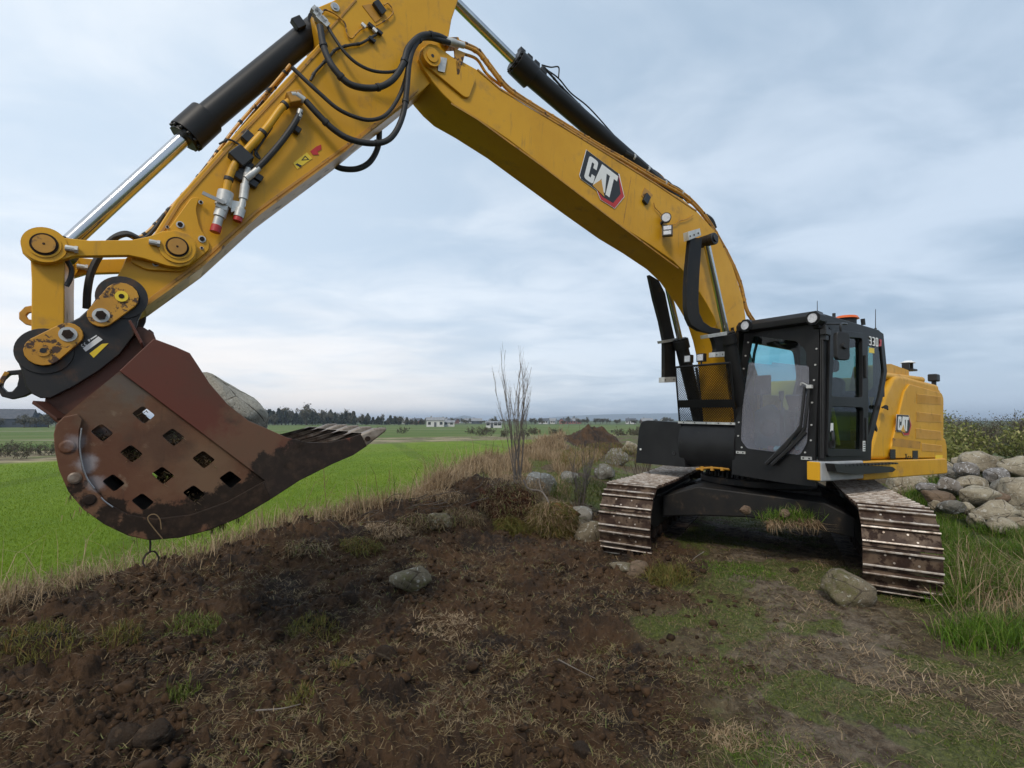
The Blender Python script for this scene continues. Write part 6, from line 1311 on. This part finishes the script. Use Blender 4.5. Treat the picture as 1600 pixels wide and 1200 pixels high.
for i in range(26):
    fr_ = rng.random(); x0_ = np.interp(fr_, [0, 1], [-2.6, .4]); y0_ = np.interp(fr_, [0, 1], [6.7, 8.4]) + rng.normal(0, .15); a_ = rng.uniform(-.5, .9); L_ = rng.uniform(.15, .45)
    q0_ = Vector((x0_, y0_, Hz(x0_, y0_) + .03)); q1_ = q0_ + Vector((math.cos(a_) * L_, math.sin(a_) * .1, rng.uniform(-.02, .14))); b = B(); b.tube(crv([q0_, (q0_ + q1_) / 2 + Vector((0, 0, rng.normal(0, .03))), q1_], 4), rng.uniform(.003, .008), 5)
    o = b.obj('twig', [BARKD if i % 3 else BARK]); tag(o, 'thin broken twig lying in the tangle on the bank left of the tall bare bush', 'twig', 'broken twigs on the bank')
# broken branches
def branch(pts, Y, r, label, mat=BARK, name='broken_branch'):
    P = crv([wpos(u, v, y_) for (u, v), y_ in zip(pts, Y)], 5); n = len(P); b = B(); b.tube(P, [r * (1 - .6 * i / n) for i in range(n)], 6)
    o = b.obj(name, [mat]); at = o.data.attributes.new('rnd', 'FLOAT', 'POINT'); at.data.foreach_set('value', rng.random(len(o.data.vertices)).astype(np.float32)); return tag(o, label, 'branch')
branch(((818, 750), (826, 764), (846, 768), (858, 786)), (7.9, 7.9, 7.8, 7.6), .018, 'pale bent branch sticking up right of the tall bare bush')
branch(((842, 748), (846, 765), (858, 782)), (7.9, 7.8, 7.7), .012, 'thin pale branch beside the bent one')
branch(((742, 764), (752, 757), (756, 742), (754, 736)), (8.0,) * 4, .012, 'dark hooked root standing on the root clump', BARKD)
branch(((766, 768), (776, 762), (784, 765), (788, 757)), (8.0,) * 4, .014, 'dark crooked root stub next to the hooked one', BARKD)
branch(((583, 791), (640, 790), (700, 785)), (7.6, 7.6, 7.7), .014, 'long thin branch lying level across the top of the bank', BARKD)
branch(((600, 800), (650, 782), (705, 768), (720, 772)), (7.7, 7.7, 7.8, 7.8), .010, 'thinner branch slanting over the level one', BARKD)
branch(((0, 1004), (30, 1003), (60, 1001)), (4.0, 4.0, 4.1), .010, 'straight pale stick at the left edge of the soil')
branch(((150, 960), (160, 972), (155, 978)), (4.35,) * 3, .010, 'short twig stub standing on the bank at the left')
branch(((872, 1030), (900, 1045), (930, 1060)), (3.55, 3.45, 3.35), .004, 'thin pale twig lying on the soil near the bottom middle')
branch(((400, 1110), (440, 1107), (470, 1100)), (3.05, 3.05, 3.08), .005, 'thin reddish twig lying on the soil at the lower left')
branch(((1100, 862), (1085, 872), (1075, 885)), (6.3,) * 3, .006, 'thin twig on the ground under the cross frame')
def bush(name, x_, y_, stems, h, spread, label, mat=BARK, seed=0, tw=5, r0=.014, cat='bush', group=None, tx=0.0):
    rs = random.Random(seed); b = B(); z0 = Hz(x_, y_) - .05; sp = .22 if h > 2.2 else .45
    def grow(p, d, L, r, depth):
        pts = [p]; n = 5
        for i in range(n): d = (d + Vector((rs.gauss(0, .09), rs.gauss(0, .09), .05))).normalized(); p = p + d * L / n; pts.append(p)
        b.tube(pts, [r * (1 - .72 * i / n) for i in range(n + 1)], 4 if depth else 5)
        if depth < 2:
            for i in range(tw if depth == 0 else 2):
                t = rs.uniform(.3, .95); k = min(int(t * n), n - 1); q = pts[k].lerp(pts[k + 1], t * n - k)
                dd = (d * 1.2 + Vector((rs.gauss(0, sp), rs.gauss(0, sp), rs.uniform(.0, .5)))).normalized()
                grow(q, dd, L * rs.uniform(.18, .38), r * .55, depth + 1)
        else:
            b.cyl(pts[-1], pts[-1] + d * .03, r * .9, r * .3, n=4)
    for i in range(stems):
        a = rs.uniform(0, 6.28); s = rs.uniform(0, 1) * spread
        grow(Vector((x_ + rs.gauss(0, .06), y_ + rs.gauss(0, .06), z0)), Vector((math.cos(a) * s + tx, math.sin(a) * s, 1)).normalized(), h * rs.uniform(.6, 1.0), r0 * rs.uniform(.6, 1), 0)
    o = b.obj(name, [mat]); at = o.data.attributes.new('rnd', 'FLOAT', 'POINT'); at.data.foreach_set('value', rng.random(len(o.data.vertices)).astype(np.float32)); return tag(o, label, cat, group)
bush('bare_bush', .13, 8.9, 14, 2.35, .035, 'tall bare bush of upright grey stems standing on the bank', seed=4, r0=.012, tw=6)
bush('bare_bush', 1.22, 9.3, 14, 1.15, .30, 'shorter bare bush with spreading stems left of the black front box', seed=5, r0=.016, tw=4)
bush('bare_bush', 1.15, 8.7, 7, .8, .5, 'thin brambly stems in front of the shorter bare bush', BARKD, seed=6, r0=.008, tw=3)
bush('bare_bush', 1.35, 10.2, 3, 1.75, .08, 'few tall straight shoots rising before the heap of earth', BARKD, seed=8, r0=.010, tw=2)
bush('bare_bush', 3.1, 12.4, 9, 1.25, .5, 'small bare bush showing just above the black front box', BARKD, seed=9, r0=.012, tw=6)
bush('bare_bush', 2.0, 13.5, 5, 1.5, .25, 'bare shoots standing on the bank right of the heap of earth', BARKD, seed=10, r0=.009, tw=3)
for i, (u, Y, hh) in enumerate(((513, 7.0, .75), (500, 7.1, .35), (600, 7.6, .5), (640, 7.6, .5), (660, 7.8, .6), (615, 7.6, .4), (780, 9, .7), (565, 7.3, .45), (845, 10, .9), (935, 12, 1.2))):
    p = wpos(u, 800, Y); q = Vector((p.x, p.y, Hz(p.x, p.y))); b = B(); t1 = q + Vector((rng.normal(0, .06), rng.normal(0, .05), hh)); b.tube(crv([q, (q + t1) / 2 + Vector((rng.normal(0, .02), 0, 0)), t1], 4), .0045, 4)
    b.tube([q.lerp(t1, .6), q.lerp(t1, .6) + Vector((.04, 0, .12))], .003, 4)
    o = b.obj('dry_stalk', [G_DULL if i % 2 else G_DRY]); tag(o, ('tallest green stalk on the bank, under the tip of the bucket', 'short dry stalk just left of the tallest green stalk', 'thin stalk left of the level branch on the bank', 'dry stalk at the middle of the level branch', 'thin stalk between the level branch and the pale mossy stone', 'green stalk rising just behind the level branch', 'dry stalk just left of the tall bare bush', 'thin stalk between the bucket tip and the level branch', 'stalk right of the tall bare bush above the grey stones', 'tall dry stalk standing above the shorter bare bush')[i], 'stalk', 'tall stalks along the bank')

# ------------------------------------------------------------------ shrubs and trees behind on the right
def leafy(name, x_, y_, w_, h_, n, mat, label, cat, seed, group=None, leaf=.05, twigs=26, tmat=BARKD, lo=.0):
    rs = np.random.default_rng(seed); z0 = Hz(x_, y_)
    root = bpy.data.objects.new(name, None); col.objects.link(root); root.location = (x_, y_, z0); tag(root, label, cat, group)
    r2 = random.Random(seed); b = B(); tips = []
    for i in range(twigs):
        a = r2.uniform(0, 6.28); s = r2.uniform(.1, .9); p = Vector((r2.gauss(0, .15 * w_), r2.gauss(0, .1 * w_), -.05)); d = Vector((math.cos(a) * s * w_ / h_, math.sin(a) * s * .6 * w_ / h_, 1)).normalized(); L = h_ * r2.uniform(.55, 1.05); pts = [p]
        for k in range(6): d = (d + Vector((r2.gauss(0, .14), r2.gauss(0, .14), .02))).normalized(); p = p + d * L / 6; pts.append(p)
        b.tube(pts, [.022 * h_ / 2 * (1 - .8 * k / 6) for k in range(7)], 4); tips += pts[2:]
        for j in range(5):
            q = pts[r2.randint(2, 5)]; dd = (d + Vector((r2.gauss(0, .7), r2.gauss(0, .7), r2.gauss(0, .4)))).normalized(); e = q + dd * L * r2.uniform(.12, .3); b.tube([q, (q + e) / 2 + Vector((0, 0, .02)), e], .007 * h_ / 2, 3); tips += [e, (q + e) / 2]
    st = b.obj('stems', [tmat], root); at = st.data.attributes.new('rnd', 'FLOAT', 'POINT'); at.data.foreach_set('value', rs.random(len(st.data.vertices)).astype(np.float32))
    if n:
        T = np.array([t[:] for t in tips]); c = T[rs.integers(0, len(T), n)] + rs.normal(0, .06 * h_, (n, 3)); c = c[c[:, 2] > lo * h_]; m = len(c)
        u_ = rs.normal(0, 1, (m, 3)); u_ /= np.linalg.norm(u_, axis=1)[:, None]; v_ = np.cross(u_, rs.normal(0, 1, (m, 3))); v_ /= np.linalg.norm(v_, axis=1)[:, None]; s = leaf * rs.uniform(.5, 1.3, m)[:, None]
        Vb = np.stack([c - u_ * s, c + v_ * s * .5, c + u_ * s, c - v_ * s * .5], 1).reshape(-1, 3); npmesh('leaves', Vb, [np.arange(m * 4).reshape(-1, 4)], [mat], root, attrs={'rnd': np.repeat(rs.random(m), 4)})
    return root
sh = [(14.6, 16.8, 3.4, 1.5), (16.8, 16.4, 3.4, 1.5), (12.6, 15.2, 2.4, 1.1), (18.6, 17.2, 3.6, 1.9), (15.6, 19.0, 3.6, 1.9), (20.5, 18, 3.6, 2.0), (13.4, 18.0, 3.0, 1.5)]
sl = ['nearest low leafy shrub right above the pile\'s top boulder', 'leafy shrub above the biggest boulder of the pile', 'small leafy shrub beside the counterweight', 'yellow green leafy shrub at the picture\'s right edge', 'taller leafy shrub in the second row behind the pile', 'leafy shrub beyond the right edge', 'leafy shrub half hidden by the counterweight']
for i, (x_, y_, w_, h_) in enumerate(sh): leafy('leafy_shrub', x_, y_, w_, h_, 2600, LEAFY, sl[i], 'shrub', 500 + i, 'leafy shrubs behind the stone pile', .055)
for i in range(16):
    x_ = 19 + i * 1.9 + rng.normal(0, .5); y_ = 27 + rng.normal(0, 1.6) - i * .15
    leafy('bare_tree', x_, y_, 3.8, 1.9 + rng.uniform(-.2, .35), 3000, BUSHF, 'dark leafless tree in the belt behind the leafy shrubs', 'tree', 600 + i, 'dark bare trees behind the shrubs', .045, 60, BARKD)
# ------------------------------------------------------------------ far distance
def conifer(root_name, seed):
    rs = np.random.default_rng(seed); b = B(); root = bpy.data.objects.new(root_name, None); col.objects.link(root)
    b.cyl((0, 0, 0), (0, 0, 5.6), .14, .03, n=6); b.obj('trunk', [BARKD], root)
    n = 1300; t = rs.random(n) ** .8; r_ = (2.3 * (1 - t) ** .6 + .15) * (0.35 + .65 * rs.random(n)) * (1 + .25 * np.sin(9 * t + seed)); a = rs.uniform(0, 6.28, n); c = np.stack([r_ * np.cos(a), r_ * np.sin(a), .7 + 5.2 * t + rs.normal(0, .15, n)], 1)
    u_ = np.stack([np.cos(a), np.sin(a), rs.normal(-.1, .35, n)], 1); v_ = rs.normal(0, 1, (n, 3)); v_ = np.cross(u_, v_); v_ /= np.linalg.norm(v_, axis=1)[:, None]; s = rs.uniform(.15, .45, n)[:, None]
    Vb = np.stack([c - u_ * s, c + v_ * s * .6, c + u_ * s, c - v_ * s * .6], 1).reshape(-1, 3); npmesh('crown', Vb, [np.arange(n * 4).reshape(-1, 4)], [CONI], root, attrs={'rnd': np.repeat(rs.random(n), 4)})
    return root
def roundtree(seed, mat=BUSHF):
    rs = np.random.default_rng(seed); b = B(); root = bpy.data.objects.new('broad_tree', None); col.objects.link(root)
    b.cyl((0, 0, 0), (0, 0, 2.6), .16, .08, n=6)
    for k in range(5): a = k * 1.3; b.cyl((0, 0, 1.6), (1.2 * math.cos(a), 1.2 * math.sin(a), 3.4), .07, .02, n=4)
    b.obj('trunk', [BARKD], root); n = 1000; cs = rs.normal(0, 1, (9, 3)) * (1.1, 1.1, .6) + (0, 0, 3.0); c = cs[rs.integers(0, 9, n)] + rs.normal(0, .45, (n, 3))
    u_ = rs.normal(0, 1, (n, 3)); v_ = np.cross(u_, rs.normal(0, 1, (n, 3))); u_ /= np.linalg.norm(u_, axis=1)[:, None]; v_ /= np.linalg.norm(v_, axis=1)[:, None]; s = rs.uniform(.08, .24, n)[:, None]
    Vb = np.stack([c - u_ * s, c + v_ * s, c + u_ * s, c - v_ * s], 1).reshape(-1, 3); npmesh('crown', Vb, [np.arange(n * 4).reshape(-1, 4)], [mat], root, attrs={'rnd': np.repeat(rs.random(n), 4)})
    return root
def copy_tree(o, loc, sc, rz, label, group):
    c = o.copy(); col.objects.link(c); c.location = loc; c.scale = sc; c.rotation_euler = (0, 0, rz); tag(c, label, 'tree', group)
    for ch in o.children: k = ch.copy(); col.objects.link(k); k.parent = c
    return c
protos_c = [conifer('conifer', 700 + i) for i in range(3)]; protos_r = [roundtree(720 + i) for i in range(3)]; protos_r[2].name = 'broad_tree'
used = set()
def plant(pr, x_, y_, s, label, group):
    z_ = Hz(x_, y_); sc = (s * rng.uniform(.85, 1.15), s * rng.uniform(.85, 1.15), s * rng.uniform(.8, 1.2)); rz = rng.uniform(0, 6)
    if pr.name not in used: used.add(pr.name); pr.location = (x_, y_, z_); pr.scale = sc; pr.rotation_euler = (0, 0, rz); tag(pr, label, 'tree', group)
    else: copy_tree(pr, (x_, y_, z_), sc, rz, label, group)
G1 = 'dark conifers along the far edge of the fields'
for i in range(120):
    u = 330 + i * 2.9 + rng.normal(0, 4); fall = np.interp(u, [330, 420, 520, 600, 680], [1.25, 1.2, 1.0, .62, .4]); Y = 310 + rng.normal(0, 12)
    x_ = (u - 800) / FPX * Y; plant((protos_c + protos_r)[i % 5], x_, Y, (1.3 if i % 5 < 3 else 1.7) * fall * rng.uniform(.65, 1.12), 'dark tree in the wood on the horizon left of the middle', G1)
G2 = 'small leafless trees scattered among the far houses'
for i in range(70):
    u = rng.uniform(640, 1080); Y = rng.uniform(300, 560); x_ = (u - 800) / FPX * Y
    plant(protos_r[i % 3], x_, Y, rng.uniform(.55, 1.1), 'small brown leafless tree among the far houses', G2)
for i in range(26):
    u = rng.uniform(-60, 120) if i > 5 else rng.uniform(33, 62); Y = rng.uniform(190, 230); x_ = (u - 800) / FPX * Y
    plant(protos_r[i % 3], x_, Y, rng.uniform(.6, 1.1), 'leafless tree near the dark farmhouse at the far left', 'leafless trees round the dark farmhouse')
WALLW = coat('white_wall', (.55, .55, .54), (.48, .48, .47), .8, 0, 1, bump=0); WALLD = coat('dark_wall', (.035, .045, .065), (.05, .06, .08), .8, 0, 1, bump=0); WALLR = coat('red_wall', (.32, .13, .10), (.26, .11, .09), .8, 0, 1, bump=0)
ROOFD = coat('dark_roof', (.06, .07, .085), (.09, .095, .11), .7, 0, 1, bump=0); ROOFG = coat('grey_roof', (.20, .21, .22), (.26, .26, .27), .7, 0, 1, bump=0); PANE = coat('dark_pane', (.03, .035, .04), (.04, .045, .05), .15, 0, 1, bump=0)
def house(u, Y, w_, d_, h_, rh, wall, roof, label, rz=0.0, nw=4, group=None, floors=1, vb=None):
    x_ = (u - 800) / FPX * Y; z_ = Hz(x_, Y) - .1; root = bpy.data.objects.new('house', None); col.objects.link(root); root.location = (x_, Y, z_); root.rotation_euler = (0, 0, rz); tag(root, label, 'house', group)
    b = B(); b.side([(-w_ / 2, 0), (w_ / 2, 0), (w_ / 2, h_), (-w_ / 2, h_)], -d_ / 2, d_ / 2); b.front([(-d_ / 2, h_), (d_ / 2, h_), (0, h_ + rh - .05)], -w_ / 2, w_ / 2); b.obj('wall', [wall], root)
    b = B()
    for s in (-1, 1): b.prism([[(0, h_ + rh), (s * (d_ / 2 + .3), h_ - .25), (s * (d_ / 2 + .3), h_ - .05), (0, h_ + rh + .22)]], lambda a, c, t: (t, a, c), -w_ / 2 - .3, w_ / 2 + .3)
    b.box(-w_ * .3, -w_ * .3 + .6, -.3, .3, h_ + rh * .6, h_ + rh + .8); b.obj('roof', [roof], root)
    for f_ in range(floors):
        for k in range(nw):
            if k == 1 and f_ == 0:
                b = B(); xx = -w_ / 2 + w_ * (k + .5) / nw; b.box(xx - .5, xx + .5, -d_ / 2 - .06, -d_ / 2 + .02, .1, 2.1); b.obj('door', [ROOFD], root); continue
            b = B(); xx = -w_ / 2 + w_ * (k + .5) / nw; zc = 1.0 + 2.6 * f_; b.box(xx - .6, xx + .6, -d_ / 2 - .05, -d_ / 2 + .02, zc, zc + 1.2); b.obj('window', [PANE], root)
    return root
house(14, 205, 16, 9, 3.6, 3.6, WALLD, ROOFD, 'dark blue farmhouse standing at the far left edge of the picture', .5, 5, floors=1)
house(38, 212, 14, 9, 3.2, 2.6, WALLD, ROOFD, 'long dark barn right of the dark farmhouse', -.1, 4)
house(681, 225, 7.5, 6, 3.0, 1.0, WALLW, ROOFG, 'white house with a raised left end near the middle of the horizon', .1, 3)
house(693, 232, 10, 6, 2.0, .7, WALLW, ROOFG, 'low white wing right of the raised white house', .1, 4)
house(772, 190, 5.6, 5, 2.0, .3, WALLW, ROOFG, 'white flat roofed house left of the tall bare bush', 0, 4)
HL = [(615, 240, WALLW, 'pale house at the right end of the conifer wood'), (640, 250, WALLW, 'small pale house next to the end of the conifer wood'), (652, 235, WALLR, 'low reddish house between the wood and the white houses'), (700, 300, WALLW, 'upper left house of the hillside cluster'), (716, 310, WALLW, 'middle house of the hillside cluster'), (732, 300, WALLW, 'upper right house of the hillside cluster'), (708, 270, WALLR, 'lower house of the hillside cluster'),
      (745, 260, WALLD, 'grey barn right of the hillside cluster'), (850, 250, WALLW, 'pale house just right of the tall bare bush'), (862, 260, WALLW, 'second pale house right of the tall bare bush'), (884, 255, WALLR, 'long red roofed farm building left of the heap of earth'), (898, 262, WALLR, 'second red building left of the heap of earth'), (985, 250, WALLW, 'pale house right of the heap of earth'), (1010, 245, WALLR, 'reddish house near the black front box'), (1040, 260, WALLW, 'pale house touching the black front box in the view')]
for i, (u, Y, m_, lb) in enumerate(HL): Y = Y * 1.65; house(u, Y, rng.uniform(7, 12), 7, 2.6, 1.8, m_, ROOFG if i % 2 else ROOFD, lb, rng.uniform(-.5, .5), 4, 'houses along the far side of the fields')
# tufts of scrub in the dry strip beyond the field
for i in range(34):
    u = rng.uniform(-20, 130) if i < 12 else rng.uniform(560, 1040); Y = rng.uniform(33, 46) if i < 12 else rng.uniform(74, 110)
    x_ = (u - 800) / FPX * Y; leafy('scrub_bush', x_, Y, 1.6 if i < 12 else 3, 1.0 if i < 12 else 1.6, 500, BUSHF, ('low brown scrub bush in the dry strip left of the bucket' if i < 12 else 'low brown scrub bush along the far edge of the field right of the bucket teeth'), 'bush', 800 + i, 'scrub bushes beyond the green field', .05 if i < 12 else .1, 12)
HEDGE = coat('hedge', (.045, .04, .028), (.08, .07, .045), .95, 0, .4, bump=1, bscale=3)
# blue hills on the horizon
def ridge(name, u0, u1, Y, prof, label, mat):
    n = 120; vs = []; fs = []
    for i in range(n + 1):
        t = i / n; u = u0 + (u1 - u0) * t; x_ = (u - 800) / FPX * Y; hz = np.interp(t, [p[0] for p in prof], [p[1] for p in prof]); hgt = max(0.5, hz / FPX * Y * (1 + .10 * (fbm(np.array([t * 40.]), np.array([1.]), 1, 4, 3)[0] - .5)) + CAM_H)
        vs += [(x_, Y - 500, -5), (x_, Y, hgt), (x_, Y + 700, -5)]
    for i in range(n): a = i * 3; fs += [(a, a + 3, a + 4, a + 1), (a + 1, a + 4, a + 5, a + 2)]
    me = bpy.data.meshes.new(name); me.from_pydata(vs, [], fs); me.materials.append(mat); o = bpy.data.objects.new(name, me); col.objects.link(o); tag(o, label, 'hill', kind='structure')
HILL = coat('hill_heath', (.05, .065, .04), (.07, .075, .05), .95, 0, .002, bump=0)
ridge('hills', 800, 1700, 5200, [(0, 0), (.04, 3), (.1, 8), (.2, 11), (.3, 12), (.42, 11), (.6, 7), (.8, 5), (1, 0)], 'long low blue hill ridge on the horizon behind the heap of earth', HILL)
ridge('hills', 690, 760, 4600, [(0, 0), (.3, 5), (.5, 9), (.7, 6), (1, 0)], 'small blue hill on the horizon behind the hillside houses', HILL)
# air
b = B(); b.box(-9500, 9500, -9500, 9500, -8, 75)
hz_ = bpy.data.materials.new('air'); hz_.use_nodes = True; t = NT(hz_.node_tree); t.n.clear(); pv = t.add('ShaderNodeVolumePrincipled'); pv.inputs['Color'].default_value = (.72, .84, 1, 1); pv.inputs['Density'].default_value = .00028; pv.inputs['Anisotropy'].default_value = .2
o_ = t.add('ShaderNodeOutputMaterial'); t.l.new(pv.outputs[0], o_.inputs['Volume'])
HAZE = True
if HAZE: tag(b.obj('haze', [hz_]), 'thin pale air that fades the far hills and trees', 'haze', kind='stuff')
